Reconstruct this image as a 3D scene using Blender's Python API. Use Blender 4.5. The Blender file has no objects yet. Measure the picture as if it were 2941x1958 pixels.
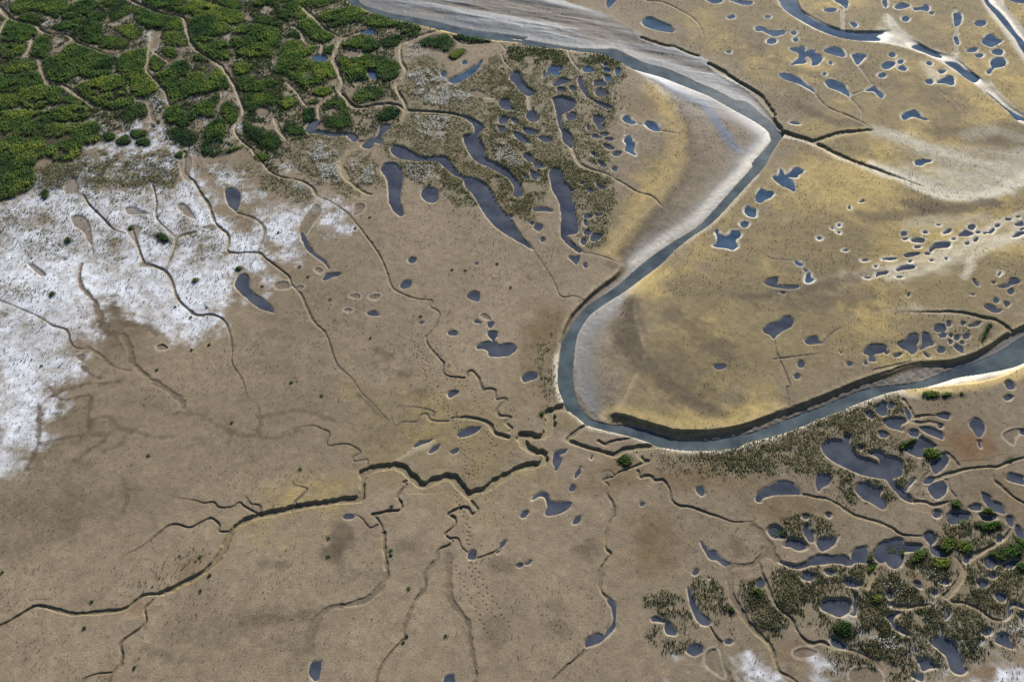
import bpy, math, random
import numpy as np
from mathutils.geometry import tessellate_polygon
# ------------------------------------------------------------------ camera, sky, sun, exposure
SC = bpy.context.scene
COL = SC.collection
H = 140.0
TILT = math.radians(47)
TN = math.tan(math.radians(27))
CY = -H / math.tan(TILT)
cam_d = bpy.data.cameras.new('camera')
cam = bpy.data.objects.new('camera', cam_d)
COL.objects.link(cam)
cam.location = (0, CY, H)
cam.rotation_euler = (math.pi / 2 - TILT, 0, 0)
cam_d.sensor_width = 36
cam_d.lens = 18 / TN
cam_d.clip_start = 1
cam_d.clip_end = 20000
SC.camera = cam
SUN_EL = math.radians(23.5)
SUN_AZ = math.radians(16)
world = bpy.data.worlds.new('World')
SC.world = world
world.use_nodes = True
wn = world.node_tree
sky = wn.nodes.new('ShaderNodeTexSky')
sky.sky_type = 'NISHITA'
sky.sun_disc = False
sky.sun_elevation = SUN_EL
sky.sun_rotation = SUN_AZ
sky.air_density = 1.0
sky.dust_density = 0.25
sky.ozone_density = 2.5
wn.links.new(sky.outputs[0], wn.nodes['Background'].inputs[0])
wn.nodes['Background'].inputs[1].default_value = 0.052
sun_d = bpy.data.lights.new('sun', 'SUN')
sun_d.energy = 5.0
sun_d.angle = math.radians(0.5)
sun_d.color = (1, .95, .87)
sun = bpy.data.objects.new('sun', sun_d)
COL.objects.link(sun)
sun.rotation_euler = (math.pi / 2 - SUN_EL, 0, math.pi - SUN_AZ)
SC.view_settings.view_transform = 'Standard'
SC.view_settings.look = 'None'
SC.view_settings.exposure = 0.72
SC.view_settings.gamma = 1

# survey of the marsh: ground coordinates in centimetres, x to the right, y away
PONDS = [
('-4047 11280 -3885 11401 -3745 11432 -3652 11280 -3671 11147 -3798 11159 -3931 11231',0.25,'little blue crescent pool at a creek head among the green thickets','pools on the tidal marsh'),
('-5187 10019 -5107 10104 -4993 10173 -4863 10116 -4792 9990 -4831 9866 -4979 9832 -5122 9877',0.3,'half moon pool of blue water enclosed by dark green scrub','pools on the tidal marsh'),
('-3659 9349 -3586 9432 -3479 9421 -3422 9295 -3415 9050 -3503 9040 -3604 9159',0.3,'round blue pool with a small bush on its upper left edge','pools on the tidal marsh'),
('-1812 9322 -1745 9377 -1673 9311 -1675 9159 -1700 9050 -1764 9132',0.2,'small teardrop pool beside the tip of the banana shaped pool','pools on the tidal marsh'),
('-1593 8997 -1391 9159 -1189 9377 -984 9598 -837 9821 -783 9849 -804 9681 -918 9377 -1062 9159 -1264 8943 -1438 8836 -1544 8889',0.25,'banana shaped blue pool curving up through flowering marsh','pools on the tidal marsh'),
('-1293 9793 -1219 9849 -1155 9765 -1199 9692 -1266 9709',0.15,'tiny pool just above the banana shaped pool','pools on the tidal marsh'),
('-54 9159 66 9349 186 9322 259 8997 361 8730 506 8519 578 8414 474 8311 357 8321 226 8467 95 8756 -24 8997',0.3,'thick blue sausage pool slanting down below the top river bank','pools on the tidal marsh'),
('-336 7952 -256 8105 -139 8130 -52 7952 35 7724 6 7649 -109 7659 -239 7750',0.25,'egg shaped pool below and left of the sausage pool','pools on the tidal marsh'),
('334 7476 437 7674 522 7600 631 7303 573 7206 459 7181 375 7303',0.25,'stubby pool hanging under the sausage pool on a narrow mud neck','pools on the tidal marsh'),
('-4905 6916 -4826 7157 -4694 7230 -4607 7215 -4615 7060 -4669 6940 -4625 6820 -4437 6773 -4204 6702 -3981 6702 -3785 6702 -3653 6560 -3644 6420 -3726 6406 -3837 6537 -3917 6631 -4135 6584 -4363 6631 -4653 6716 -4760 6678 -4857 6773',0.25,'long thin winding pool along the lower edge of the green scrub','pools on the tidal marsh'),
('-3500 6235 -3392 6397 -3239 6537 -3145 6725 -3138 6964 -3034 7060 -2902 7002 -2919 6868 -3033 6725 -3072 6537 -3028 6350 -3107 6304 -3222 6350 -3266 6235 -3271 6143 -3364 6111 -3450 6143',0.25,'hooked pool with a bent arm between the winding pool and the long lagoon','pools on the tidal marsh'),
('-2808 6029 -2780 6189 -2658 6212 -2428 6074 -2194 5848 -1971 5767 -1701 5794 -1537 5780 -1450 5669 -1360 5447 -1244 5229 -1078 5056 -864 5013 -702 4885 -567 4728 -431 4436 -297 4028 -89 3669 38 3396 187 3013 310 2825 443 2602 358 2676 62 2937 -264 3241 -496 3591 -683 3988 -848 4395 -1040 4707 -1087 4940 -1238 5069 -1405 5242 -1547 5416 -1691 5602 -1964 5646 -2233 5624 -2511 5713 -2681 5803',0.22,'longest lagoon, a bending slate blue channel that tapers to a point on bare mud','pools on the tidal marsh'),
('-1241 7426 -1068 7377 -922 7254 -748 7060 -675 6940 -742 6773 -809 6631 -733 6350 -645 6074 -625 5758 -474 5624 -283 5491 -67 5272 66 5013 171 4758 197 4644 235 4478 222 4395 91 4362 26 4436 52 4603 13 4813 -120 5069 -335 5242 -552 5438 -634 5491 -799 5624 -940 5848 -1029 6074 -1122 6397 -1114 6584 -963 6678 -883 6820 -932 7060 -1035 7230',0.3,'S shaped lagoon running beside the longest lagoon on its right','pools on the tidal marsh'),
('-2969 5372 -2902 5526 -2769 5548 -2630 5504 -2519 5285 -2459 4940 -2454 4603 -2469 4272 -2421 3988 -2353 3768 -2360 3689 -2465 3728 -2582 3908 -2699 4231 -2743 4603 -2819 5026 -2927 5198',0.22,'upright club shaped grey blue pool left of the round pond','pools on the tidal marsh'),
('-2006 4478 -1958 4644 -1829 4678 -1694 4624 -1632 4436 -1648 4231 -1747 4149 -1879 4190 -1964 4313',0.18,'perfectly round grey blue pond at the edge of the brown marsh','pools on the tidal marsh'),
('849 5242 946 5372 1080 5350 1140 5155 1144 4898 1245 4771 1318 4603 1316 4231 1361 4068 1375 3788 1401 3512 1400 3203 1333 3108 1207 3089 1166 3013 1223 2862 1364 2676 1444 2547 1382 2529 1264 2658 1123 2862 1032 3108 1057 3473 1057 3868 1029 4190 922 4519 864 4813',0.25,'big bottle shaped lagoon with a thin tail at its foot, left of pitted marsh','pools on the tidal marsh'),
('1009 8105 1114 8207 1289 8218 1488 8105 1538 7901 1473 7724 1295 7575 1190 7451 1166 7157 1214 6916 1348 6725 1420 6443 1394 6143 1301 6235 1198 6443 1180 6725 1107 7060 1078 7500 1043 7800',0.3,'tadpole shaped deep blue pool with a broad head and long tail','pools on the tidal marsh'),
('1676 9050 1723 9104 1773 8889 1819 8624 1889 8259 2037 8053 2233 7926 2412 7800 2420 7699 2305 7699 2143 7876 1953 8105 1791 8362 1689 8677 1654 8889',0.25,'narrow curved ribbon pool below the ringed round pool','pools on the tidal marsh'),
('1802 9487 1882 9598 2002 9570 2085 9432 2019 9322 1914 9333 1826 9377',0.18,'round pool ringed by a mud collar just under the top river bank','pools on the tidal marsh'),
('2651 7328 2714 7411 2811 7377 2870 7230 2945 7108 2887 7084 2776 7108 2684 7206',0.15,'blue comma pool on tan mud, left one of a linked pair','far blue pools on the golden marsh'),
('3169 7084 3234 7181 3371 7133 3473 7012 3510 6820 3423 6796 3316 6844 3226 6940',0.15,'blue leaf pool on tan mud, right one of a linked pair','far blue pools on the golden marsh'),
('2622 6397 2692 6584 2790 6584 2816 6397 2878 6304 2817 6074 2853 5848 2789 5893 2687 5983 2624 6052 2667 6258',0.15,'ragged kite shaped blue pool below the linked pair of pools','far blue pools on the golden marsh'),
('1938 7303 2002 7426 2115 7402 2208 7303 2190 7230 2097 7108 2190 7012 2166 6844 2108 6820 2031 6940 1996 7060',0.2,'medium sized long blue pool below the narrow curved ribbon pool in pitted marsh','pools in the pitted marsh'),
('1319 7451 1408 7550 1522 7525 1558 7377 1482 7254 1395 7230 1327 7303',0.2,'small oval blue pool right of the tadpole shaped deep blue pool in pitted marsh','pools in the pitted marsh'),
('2313 5915 2386 5992 2495 5983 2533 5938 2458 5848 2361 5825',0.2,'small oval blue pool below and left of the ragged kite shaped blue pool','pools in the pitted marsh'),
('2262 5360 2320 5425 2392 5382 2378 5294 2309 5272',0.2,'tiny round blue pool below and left of the ragged kite shaped blue pool','pools in the pitted marsh'),
('2129 6258 2238 6235 2366 6097 2282 6065 2163 6143',0.2,'nearest small long blue pool left of the ragged kite shaped blue pool in pitted marsh','pools in the pitted marsh'),
('1858 6607 1957 6631 2122 6584 2063 6527 1924 6537',0.2,'second nearest small long blue pool left of the ragged kite shaped blue pool','pools in the pitted marsh'),
('2174 6537 2284 6513 2378 6467 2306 6420 2197 6453',0.2,'nearest tiny long blue pool left of the ragged kite shaped blue pool in pitted marsh','pools in the pitted marsh'),
('911 9487 1006 9653 1126 9598 1247 9598 1287 9432 1179 9377 1234 9213 1083 9159 966 9267 812 9077 785 9213 892 9322',0.2,'medium sized ragged blue pool right of the thick blue sausage pool in pitted marsh','pools in the pitted marsh'),
('1044 8836 1229 9050 1463 8943 1311 8836 1159 8730 1040 8703',0.2,'medium sized oval blue pool left of the round pool in pitted marsh','pools in the pitted marsh'),
('1111 8598 1302 8598 1312 8467 1179 8441',0.2,'small round blue pool above the tadpole shaped deep blue pool in pitted marsh','pools in the pitted marsh'),
('1422 8650 1541 8677 1578 8493 1475 8493',0.2,'small oval blue pool left of the narrow curved ribbon pool in pitted marsh','pools in the pitted marsh'),
('2055 8889 2236 8943 2378 8836 2324 8677 2194 8730 2076 8730',0.2,'small round blue pool above and right of the narrow curved ribbon pool in pitted marsh','pools in the pitted marsh'),
('2061 8467 2217 8624 2325 8467 2403 8311 2252 8233 2107 8259',0.2,'medium sized round blue pool right of the narrow curved ribbon pool in pitted marsh','pools in the pitted marsh'),
('2326 9186 2459 9159 2493 8997 2383 8916',0.2,'second nearest small oval blue pool right of the round pool in pitted marsh','pools in the pitted marsh'),
('2646 9487 2765 9459 2768 9295 2668 9159 2620 9322',0.2,'third nearest small oval blue pool right of the round pool in pitted marsh','pools in the pitted marsh'),
('2345 9737 2450 9709 2427 9598 2353 9625',0.2,'tiny round blue pool right of the round pool in pitted marsh','pools in the pitted marsh'),
('2330 9487 2420 9487 2503 9377 2409 9322 2338 9377',0.2,'nearest small oval blue pool right of the round pool in pitted marsh','pools in the pitted marsh'),
('-307 7303 -194 7402 -94 7352 -122 7157 -248 7084 -305 7157',0.2,'nearest small oval blue pool below the egg shaped pool in pitted marsh','pools in the pitted marsh'),
('-23 7303 119 7254 175 7108 91 7084',0.2,'small long blue pool left of the stubby pool in pitted marsh','pools in the pitted marsh'),
('-318 6964 -191 6964 -162 6773 -274 6749',0.2,'second nearest small oval blue pool below the egg shaped pool in pitted marsh','pools in the pitted marsh'),
('34 6725 201 6678 393 6397 420 6304 255 6350 117 6490',0.2,'medium sized long blue pool below and left of the stubby pool in pitted marsh','pools in the pitted marsh'),
('617 6537 813 6584 948 6443 863 6350 726 6397',0.2,'small oval blue pool below and right of the stubby pool in pitted marsh','pools in the pitted marsh'),
('287 6916 566 6820 592 6678 452 6654 313 6749',0.2,'nearest small oval blue pool below the stubby pool in pitted marsh','pools in the pitted marsh'),
('251 5870 361 5915 468 5803 465 5602 384 5580 304 5713',0.2,'small oval blue pool right of the S shaped lagoon in pitted marsh','pools in the pitted marsh'),
('492 5580 574 5646 653 5491 745 5412 597 5382 517 5447',0.2,'second nearest small oval blue pool below the stubby pool in pitted marsh','pools in the pitted marsh'),
('421 5272 513 5186 549 4949 457 5013',0.2,'small thin blue pool above and left of the big bottle shaped lagoon in pitted marsh','pools in the pitted marsh'),
('1836 5938 1943 5893 1962 5758 1883 5803',0.2,'second nearest tiny long blue pool left of the ragged kite shaped blue pool','pools in the pitted marsh'),
('1955 5624 2060 5580 2130 5403 2025 5447',0.2,'tiny long blue pool below and left of the ragged kite shaped blue pool','pools in the pitted marsh'),
('1779 6964 1851 6988 1857 6844 1787 6844',0.2,'tiny oval blue pool below and right of the tadpole shaped deep blue pool','pools in the pitted marsh'),
('2073 6702 2241 6716 2264 6631 2125 6631',0.2,'tiny long blue pool below and left of the blue comma pool in pitted marsh','pools in the pitted marsh'),
('3533 11833 3646 12021 3807 12021 3982 11833 4190 11678 4313 11341 4183 11310 3999 11371 3786 11463 3578 11616',0.35,'large dark blue pool on the far tongue of land above the river','far blue pools on the golden marsh'),
('5449 12987 5845 12987 5794 12856 5622 12803 5502 12888',0.15,'small long blue pool above and left of the long lumpy blue pool','far blue pools on the golden marsh'),
('6076 12987 6654 12888 6616 12757 6398 12725 6193 12888',0.15,'medium sized long blue pool above and left of the long lumpy blue pool','far blue pools on the golden marsh'),
('5857 12052 6026 12210 6088 12084 6025 11989 5910 11971',0.15,'small oval blue pool left of the long lumpy blue pool','far blue pools on the golden marsh'),
('2646 12987 2877 12987 2813 12790 2721 12627 2637 12595',0.15,'medium sized long blue pool above and left of the large dark blue pool','pools on the tidal marsh'),
('5582 10276 5697 10322 5665 10207',0.15,'tiny round blue pool below and left of the long lumpy blue pool','far blue pools on the golden marsh'),
('6518 11463 6628 11554 6777 11493 6877 11341 7036 11341 7231 11371 7309 11280 7155 11129 6956 11069 6820 11189 6687 11341 6559 11328',0.15,'long lumpy blue pool left of the puzzle piece pool','far blue pools on the golden marsh'),
('7264 10449 7439 10478 7611 10566 7666 10449 7622 10305 7757 10363 7880 10363 7912 10219 8011 10104 8006 9934 7831 9681 7674 9653 7729 9849 7668 10076 7559 9990 7545 9765 7352 9709 7149 9681 7287 9849 7433 10047 7431 10276 7319 10334',0.15,'puzzle piece pool with lobes and bays, the most ragged of the far marsh','far blue pools on the golden marsh'),
('8143 10363 8313 10508 8530 10508 8637 10363 8618 10076 8465 10076 8306 10190 8170 10276',0.15,'boat shaped blue pool right of the puzzle piece pool','far blue pools on the golden marsh'),
('8815 10133 8982 10190 9190 10161 9103 9990 8921 9737 8839 9709 8815 9934',0.15,'blue wedge pool draining into a thin pale gully','far blue pools on the golden marsh'),
('6766 9240 6911 9295 7100 9186 7253 9050 7349 8783 7465 8624 7501 8441 7390 8545 7250 8730 7098 8863 6910 8970 6801 9104',0.15,'long slanting feather shaped blue pool under the puzzle piece pool','far blue pools on the golden marsh'),
('7860 8889 8015 8986 8172 8889 8290 8756 8343 8467 8318 8233 8225 8336 8084 8493 7931 8598 7871 8730',0.15,'broad blue drop shaped pool right of the feather shaped pool','far blue pools on the golden marsh'),
('8775 8493 8939 8624 9040 8677 9089 8519 9168 8362 9122 8182 9048 8233 8982 8441 8868 8456',0.15,'three cornered blue pool at the foot of the pale gully','far blue pools on the golden marsh'),
('9395 7451 9571 7575 9734 7649 9829 7575 9859 7377 9975 7230 9832 7279 9689 7377 9568 7352 9445 7264 9384 7303',0.15,'lone blue slipper pool on the golden flat below the far channel','far blue pools on the golden marsh'),
('9197 5580 9357 5669 9568 5646 9569 5602 9434 5558 9329 5469 9214 5491',0.15,'small blue pool on the golden tongue between two pale washes','far blue pools on the golden marsh'),
('12474 10920 12676 11159 12814 11099 12850 10920 12945 10831 12762 10654 12537 10537 12441 10624 12401 10742',0.15,'heart shaped blue pool between the two far channels','far blue pools on the golden marsh'),
('12305 9821 12482 9990 12692 9979 12706 9793 12565 9598 12326 9515 12191 9377 12086 9240 12053 9322 12157 9459 12254 9570',0.15,'spoon shaped blue pool below the heart shaped pool','far blue pools on the golden marsh'),
('10651 8889 10854 9024 11010 9148 11146 9104 11081 8836 10975 8730 10850 8809 10707 8825',0.15,'forked blue pool on pale mud just below the far channel','far blue pools on the golden marsh'),
('6726 10831 6841 10949 6971 10890 6965 10771 6838 10671 6737 10713',0.13,'small round blue pool below the long lumpy blue pool','far blue pools on the golden marsh'),
('7452 11280 7542 11341 7604 11250 7518 11129 7460 11159',0.13,'small oval blue pool right of the long lumpy blue pool','far blue pools on the golden marsh'),
('7430 10920 7526 11009 7581 10920 7515 10789 7441 10813',0.13,'small oval blue pool above and left of the puzzle piece pool','far blue pools on the golden marsh'),
('8122 9765 8193 9810 8223 9737 8180 9681',0.13,'tiny round blue pool below the boat shaped blue pool','far blue pools on the golden marsh'),
('9797 10190 9904 10247 9951 10133 9864 10036 9783 10076',0.13,'small round blue pool right of the blue wedge pool','far blue pools on the golden marsh'),
('9484 9681 9626 9821 9809 9821 9818 9681 9639 9515 9519 9459 9465 9542',0.13,'medium sized oval blue pool above and right of the three cornered blue pool','far blue pools on the golden marsh'),
('9923 9849 10029 9906 10090 9849 10015 9737 9924 9737',0.13,'small oval blue pool above and right of the three cornered blue pool','far blue pools on the golden marsh'),
('9857 9542 10000 9625 10068 9515 9997 9388 9889 9432',0.13,'small round blue pool above and right of the three cornered blue pool','far blue pools on the golden marsh'),
('9249 9186 9372 9295 9472 9240 9399 9104 9288 9077',0.13,'small oval blue pool above the three cornered blue pool','far blue pools on the golden marsh'),
('7860 9240 7931 9295 7952 9224 7896 9159',0.13,'tiny oval blue pool above and left of the broad blue drop shaped pool','far blue pools on the golden marsh'),
('6624 7133 6772 7167 6880 7070 6751 7060',0.13,'tiny long blue pool below the long slanting feather shaped blue pool','far blue pools on the golden marsh'),
('11863 10363 12023 10478 12169 10449 12061 10305 11898 10276',0.13,'second nearest small oval blue pool below and left of the heart shaped blue pool','far blue pools on the golden marsh'),
('12022 10133 12154 10207 12237 10133 12124 10019 12038 10036',0.13,'nearest small oval blue pool below and left of the heart shaped blue pool','far blue pools on the golden marsh'),
('12493 10305 12691 10438 12795 10334 12698 10133 12538 10161',0.13,'small round blue pool above the spoon shaped blue pool','far blue pools on the golden marsh'),
('12087 12242 12259 12274 12240 12021 12103 11709 11947 11616 11999 11895',0.13,'medium sized thin blue pool above and left of the heart shaped blue pool','far blue pools on the golden marsh'),
('11742 11039 11821 11039 11760 10683 11698 10683 11704 10860',0.13,'small thin blue pool left of the heart shaped blue pool','far blue pools on the golden marsh'),
('12496 11740 12722 11895 12836 11802 12712 11616 12559 11585',0.13,'small oval blue pool above and left of the heart shaped blue pool','far blue pools on the golden marsh'),
('10630 9765 10752 9821 10781 9709 10674 9653',0.13,'tiny round blue pool above and left of the forked blue pool','far blue pools on the golden marsh'),
('10837 9377 10970 9421 11024 9349 10907 9257 10838 9278',0.13,'small oval blue pool above and left of the forked blue pool','far blue pools on the golden marsh'),
('10392 8916 10518 8997 10577 8889 10487 8783 10391 8809',0.13,'small round blue pool left of the forked blue pool','far blue pools on the golden marsh'),
('10559 12595 10778 12803 11010 12692 10836 12530 10627 12479',0.13,'medium sized oval blue pool above and right of the blue wedge pool','far blue pools on the golden marsh'),
('11048 12530 11237 12563 11478 12725 11505 12530 11411 12370 11266 12434 11095 12402',0.13,'medium sized oval blue pool above and left of the heart shaped blue pool','far blue pools on the golden marsh'),
('11425 12306 11524 12370 11546 12274 11470 12179',0.13,'tiny oval blue pool above and left of the heart shaped blue pool','far blue pools on the golden marsh'),
('10595 11989 10717 12084 10804 11989 10714 11833 10605 11845',0.13,'small oval blue pool above and right of the blue wedge pool','far blue pools on the golden marsh'),
('8565 12434 8749 12530 8937 12498 8840 12351 8675 12338',0.13,'small oval blue pool above the boat shaped blue pool','far blue pools on the golden marsh'),
('8979 12987 9342 12987 9253 12595 9198 12498 9144 12692',0.13,'medium sized oval blue pool above the boat shaped blue pool','far blue pools on the golden marsh'),
('10331 12987 10447 12987 10347 12595 10298 12595 10290 12757',0.13,'small thin blue pool above and right of the blue wedge pool','far blue pools on the golden marsh'),
('9138 11740 9254 11758 9318 11647 9229 11512 9166 11585',0.13,'small oval blue pool above and right of the boat shaped blue pool','far blue pools on the golden marsh'),
('13894 12987 14267 12987 14198 12790 14014 12856',0.13,'small oval blue pool above and right of the heart shaped blue pool','far blue pools on the golden marsh'),
('6878 12084 6988 12160 7053 12071 6959 11989',0.13,'tiny round blue pool above the long lumpy blue pool','far blue pools on the golden marsh'),
('5859 5047 6004 5112 6083 5329 6138 5263 6150 5112 6225 5155 6365 5329 6458 5394 6553 5329 6589 5242 6461 5133 6400 5026 6281 5026 6205 5047 6264 4940 6298 4771 6254 4540 6152 4624 6013 4728 5912 4898',0.15,'bird shaped blue pool with two wings beside the straight river reach','far blue pools on the golden marsh'),
('5368 4333 5455 4540 5535 4624 5638 4540 5784 4478 5677 4313 5562 4251 5441 4149 5370 4190',0.15,'shield shaped blue pool below the bird shaped pool','far blue pools on the golden marsh'),
('5053 3908 5137 4028 5198 3928 5294 3888 5245 3669 5105 3669 5044 3768',0.15,'mitten shaped blue pool below the shield shaped pool','far blue pools on the golden marsh'),
('4877 3434 4975 3493 5055 3434 5016 3349 4923 3318',0.15,'small bean pool between the mitten pool and the antlered pool','far blue pools on the golden marsh'),
('4309 3165 4364 3203 4398 3089 4500 3013 4675 3184 4826 3184 4831 3051 4708 2900 4716 2713 4613 2602 4449 2658 4209 2713 4299 2825 4325 3013',0.15,'antlered blue pool nearest the right bank of the straight river reach','far blue pools on the golden marsh'),
('1167 2383 1278 2390 1400 2383 1341 2167 1293 2185',0.15,'small oval blue pool below the big bottle shaped lagoon in pitted marsh','pools in the pitted marsh'),
('1463 2167 1524 2185 1555 2078 1494 2060',0.15,'tiny oval blue pool below the big bottle shaped lagoon in pitted marsh','pools in the pitted marsh'),
('603 2937 666 2968 689 2900 626 2855',0.15,'second nearest tiny round blue pool below and left of the big bottle shaped lagoon','pools in the pitted marsh'),
('385 3454 461 3473 435 3396',0.15,'nearest tiny round blue pool below and left of the big bottle shaped lagoon','pools in the pitted marsh'),
('459 3318 537 3434 649 3357 609 3222 545 3203',0.15,'small round blue pool below and left of the big bottle shaped lagoon in pitted marsh','pools in the pitted marsh'),
('1536 3689 1641 3748 1728 3689 1685 3610 1559 3630',0.15,'nearest small oval blue pool below and right of the big bottle shaped lagoon','pools in the pitted marsh'),
('1540 3512 1593 3551 1614 3473 1636 3396 1559 3376',0.15,'tiny oval blue pool below and right of the big bottle shaped lagoon in pitted marsh','pools in the pitted marsh'),
('1819 3728 1924 3768 1933 3709 1854 3677',0.15,'tiny oval blue pool right of the big bottle shaped lagoon in pitted marsh','pools in the pitted marsh'),
('1524 3184 1614 3222 1673 3146 1631 3070 1545 3089',0.15,'tiny round blue pool below and right of the big bottle shaped lagoon in pitted marsh','pools in the pitted marsh'),
('1680 3051 1784 3108 1919 3070 1849 2937 1745 2862 1660 2900',0.15,'third nearest small oval blue pool below and right of the big bottle shaped lagoon','pools in the pitted marsh'),
('1437 2919 1526 2968 1571 2862 1516 2750 1455 2788',0.15,'second nearest small oval blue pool below and right of the big bottle shaped lagoon','pools in the pitted marsh'),
('468 3948 701 3988 878 3888 851 3828 672 3868 518 3848',0.15,'small long blue pool left of the big bottle shaped lagoon in pitted marsh','pools in the pitted marsh'),
('1658 4582 1739 4624 1813 4540 1744 4470',0.15,'second nearest tiny oval blue pool above and right of the big bottle shaped lagoon','pools in the pitted marsh'),
('1899 4898 1955 4728 2057 4665 2025 4582 1924 4644 1879 4771',0.15,'small long blue pool above and right of the big bottle shaped lagoon in pitted marsh','pools in the pitted marsh'),
('1498 4813 1567 4864 1630 4813 1562 4771',0.15,'nearest tiny oval blue pool above and right of the big bottle shaped lagoon','pools in the pitted marsh'),
('-71 3709 5 3728 31 3650 -33 3630',0.15,'tiny round blue pool below and right of the longest lagoon in pitted marsh','pools in the pitted marsh'),
('259 5112 338 5090 351 4983 284 5004',0.15,'tiny oval blue pool below and right of the S shaped lagoon in pitted marsh','pools in the pitted marsh'),
('513 5198 593 5155 577 5026 511 5026',0.15,'tiny long blue pool above and left of the big bottle shaped lagoon in pitted marsh','pools in the pitted marsh'),
('5083 1605 5224 1726 5373 1761 5370 1674 5324 1553 5498 1529 5734 1519 5748 1468 5575 1434 5389 1451 5211 1519',0.15,'blue boot shaped pool lying flat on the golden meadow','pools on the tidal marsh'),
('5919 1674 5994 1866 6057 1883 6056 1761 6097 1692 6016 1622 5931 1612',0.15,'blue bell shaped pool right of the boot shaped pool','far blue pools on the golden marsh'),
('5825 2239 5894 2221 5965 2149 5886 2113 5835 2167',0.12,'tiny oval blue pool above and left of the blue bell shaped pool','far blue pools on the golden marsh'),
('5953 2024 6006 1989 6008 1936 5966 1971',0.12,'tiny long blue pool above the blue bell shaped pool','far blue pools on the golden marsh'),
('6945 3396 7016 3434 7029 3376 6954 3326',0.12,'second nearest tiny oval blue pool above and right of the blue bell shaped pool','far blue pools on the golden marsh'),
('6881 3165 6956 3165 6931 3108',0.12,'tiny round blue pool above and right of the blue bell shaped pool','far blue pools on the golden marsh'),
('6785 3299 6835 3299 6822 3241',0.12,'nearest tiny oval blue pool above and right of the blue bell shaped pool','far blue pools on the golden marsh'),
('6428 2975 6506 2994 6520 2937 6451 2907',0.12,'tiny round blue pool above the blue bell shaped pool','far blue pools on the golden marsh'),
('5340 1315 5437 1325 5418 1288',0.12,'tiny long blue pool below the blue boot shaped pool','pools on the tidal marsh'),
('6872 2566 6993 2610 6944 2558',0.12,'tiny thin blue pool above and right of the blue bell shaped pool','far blue pools on the golden marsh'),
('8239 3127 8304 3184 8356 3127 8306 3051 8233 3058',0.12,'third nearest tiny oval blue pool above and right of the blue bell shaped pool','narrow pools along the pale washed strip'),
('8395 2919 8530 2956 8672 2930 8623 2844 8422 2832',0.12,'small long blue pool above and left of the blue bow pool on the pale wash','narrow pools along the pale washed strip'),
('9068 3396 9159 3403 9120 3357',0.12,'fourth nearest tiny oval blue pool above and left of the blue pipe shaped pool','narrow pools along the pale washed strip'),
('9128 3127 9263 3241 9356 3261 9259 3146 9144 3096',0.12,'third nearest tiny thin blue pool above and left of the blue pipe shaped pool','narrow pools along the pale washed strip'),
('9720 3338 9820 3415 9890 3357 9785 3222 9734 3261',0.12,'small oval blue pool above and left of the blue pipe shaped pool','narrow pools along the pale washed strip'),
('9444 3051 9603 3203 9697 3184 9761 3108 9629 3043 9500 3032',0.12,'nearest small long blue pool above and left of the blue pipe shaped pool','narrow pools along the pale washed strip'),
('10093 3165 10231 3280 10275 3261 10187 3146 10103 3119',0.12,'nearest tiny long blue pool above the blue pipe shaped pool on the pale wash','narrow pools along the pale washed strip'),
('8704 2602 8856 2788 8990 2825 9115 2825 9183 2806 9120 2676 8942 2658 8813 2639 8697 2536',0.12,'second nearest small long blue pool above and left of the blue pipe shaped pool','narrow pools along the pale washed strip'),
('8125 2419 8278 2485 8447 2474 8307 2412 8175 2376',0.12,'small thin blue pool above the fin shaped pool on the pale wash','narrow pools along the pale washed strip'),
('8569 2474 8678 2511 8650 2456 8574 2449',0.12,'second nearest tiny long blue pool above and left of the blue bow pool','narrow pools along the pale washed strip'),
('9709 2900 9813 2994 9842 2968 9734 2862',0.12,'second nearest tiny thin blue pool above and left of the blue pipe shaped pool','narrow pools along the pale washed strip'),
('7620 2311 7774 2340 7918 2329 7884 2293 7687 2285',0.12,'fourth nearest tiny thin blue pool right of the blue bell shaped pool','narrow pools along the pale washed strip'),
('7842 1989 8003 2096 8223 2103 8218 2042 7999 1989 7870 1961',0.12,'small thin blue pool above the heart shaped pool on the pale wash','narrow pools along the pale washed strip'),
('7379 1778 7429 1883 7644 1926 7608 1876 7452 1831',0.12,'third nearest tiny thin blue pool right of the blue bell shaped pool','narrow pools along the pale washed strip'),
('8919 2329 8984 2340 8957 2293',0.12,'tiny round blue pool above and left of the blue bow pool on the pale wash','narrow pools along the pale washed strip'),
('8150 2239 8228 2257 8189 2203',0.12,'nearest tiny oval blue pool above the fin shaped pool on the pale wash','narrow pools along the pale washed strip'),
('10756 3415 10916 3512 10961 3473 10927 3376 10789 3365',0.12,'small oval blue pool above the blue pipe shaped pool on the pale wash','narrow pools along the pale washed strip'),
('10556 3013 10746 3165 10860 3184 10834 3108 10637 2994',0.12,'small thin blue pool above the blue pipe shaped pool on the pale wash','narrow pools along the pale washed strip'),
('10849 3650 10932 3669 10903 3622',0.12,'tiny ragged blue pool above the blue pipe shaped pool on the pale wash','narrow pools along the pale washed strip'),
('7123 1761 7267 1761 7210 1726',0.12,'nearest tiny thin blue pool right of the blue bell shaped pool on the pale wash','narrow pools along the pale washed strip'),
('7860 1248 7925 1315 7931 1248 7870 1197',0.12,'tiny long blue pool above the heart shaped pool','pools on the tidal marsh'),
('9306 1692 9372 1674 9395 1519 9329 1536',0.12,'nearest tiny long blue pool above and left of the blue bow pool','pools on the tidal marsh'),
('9913 1400 10008 1434 10026 1349 9956 1281 9903 1298',0.12,'tiny oval blue pool below the blue pipe shaped pool','pools on the tidal marsh'),
('9536 1114 9605 1180 9660 1114 9590 1031 9537 1047',0.12,'tiny oval blue pool above and right of the blue bow pool','pools on the tidal marsh'),
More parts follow.
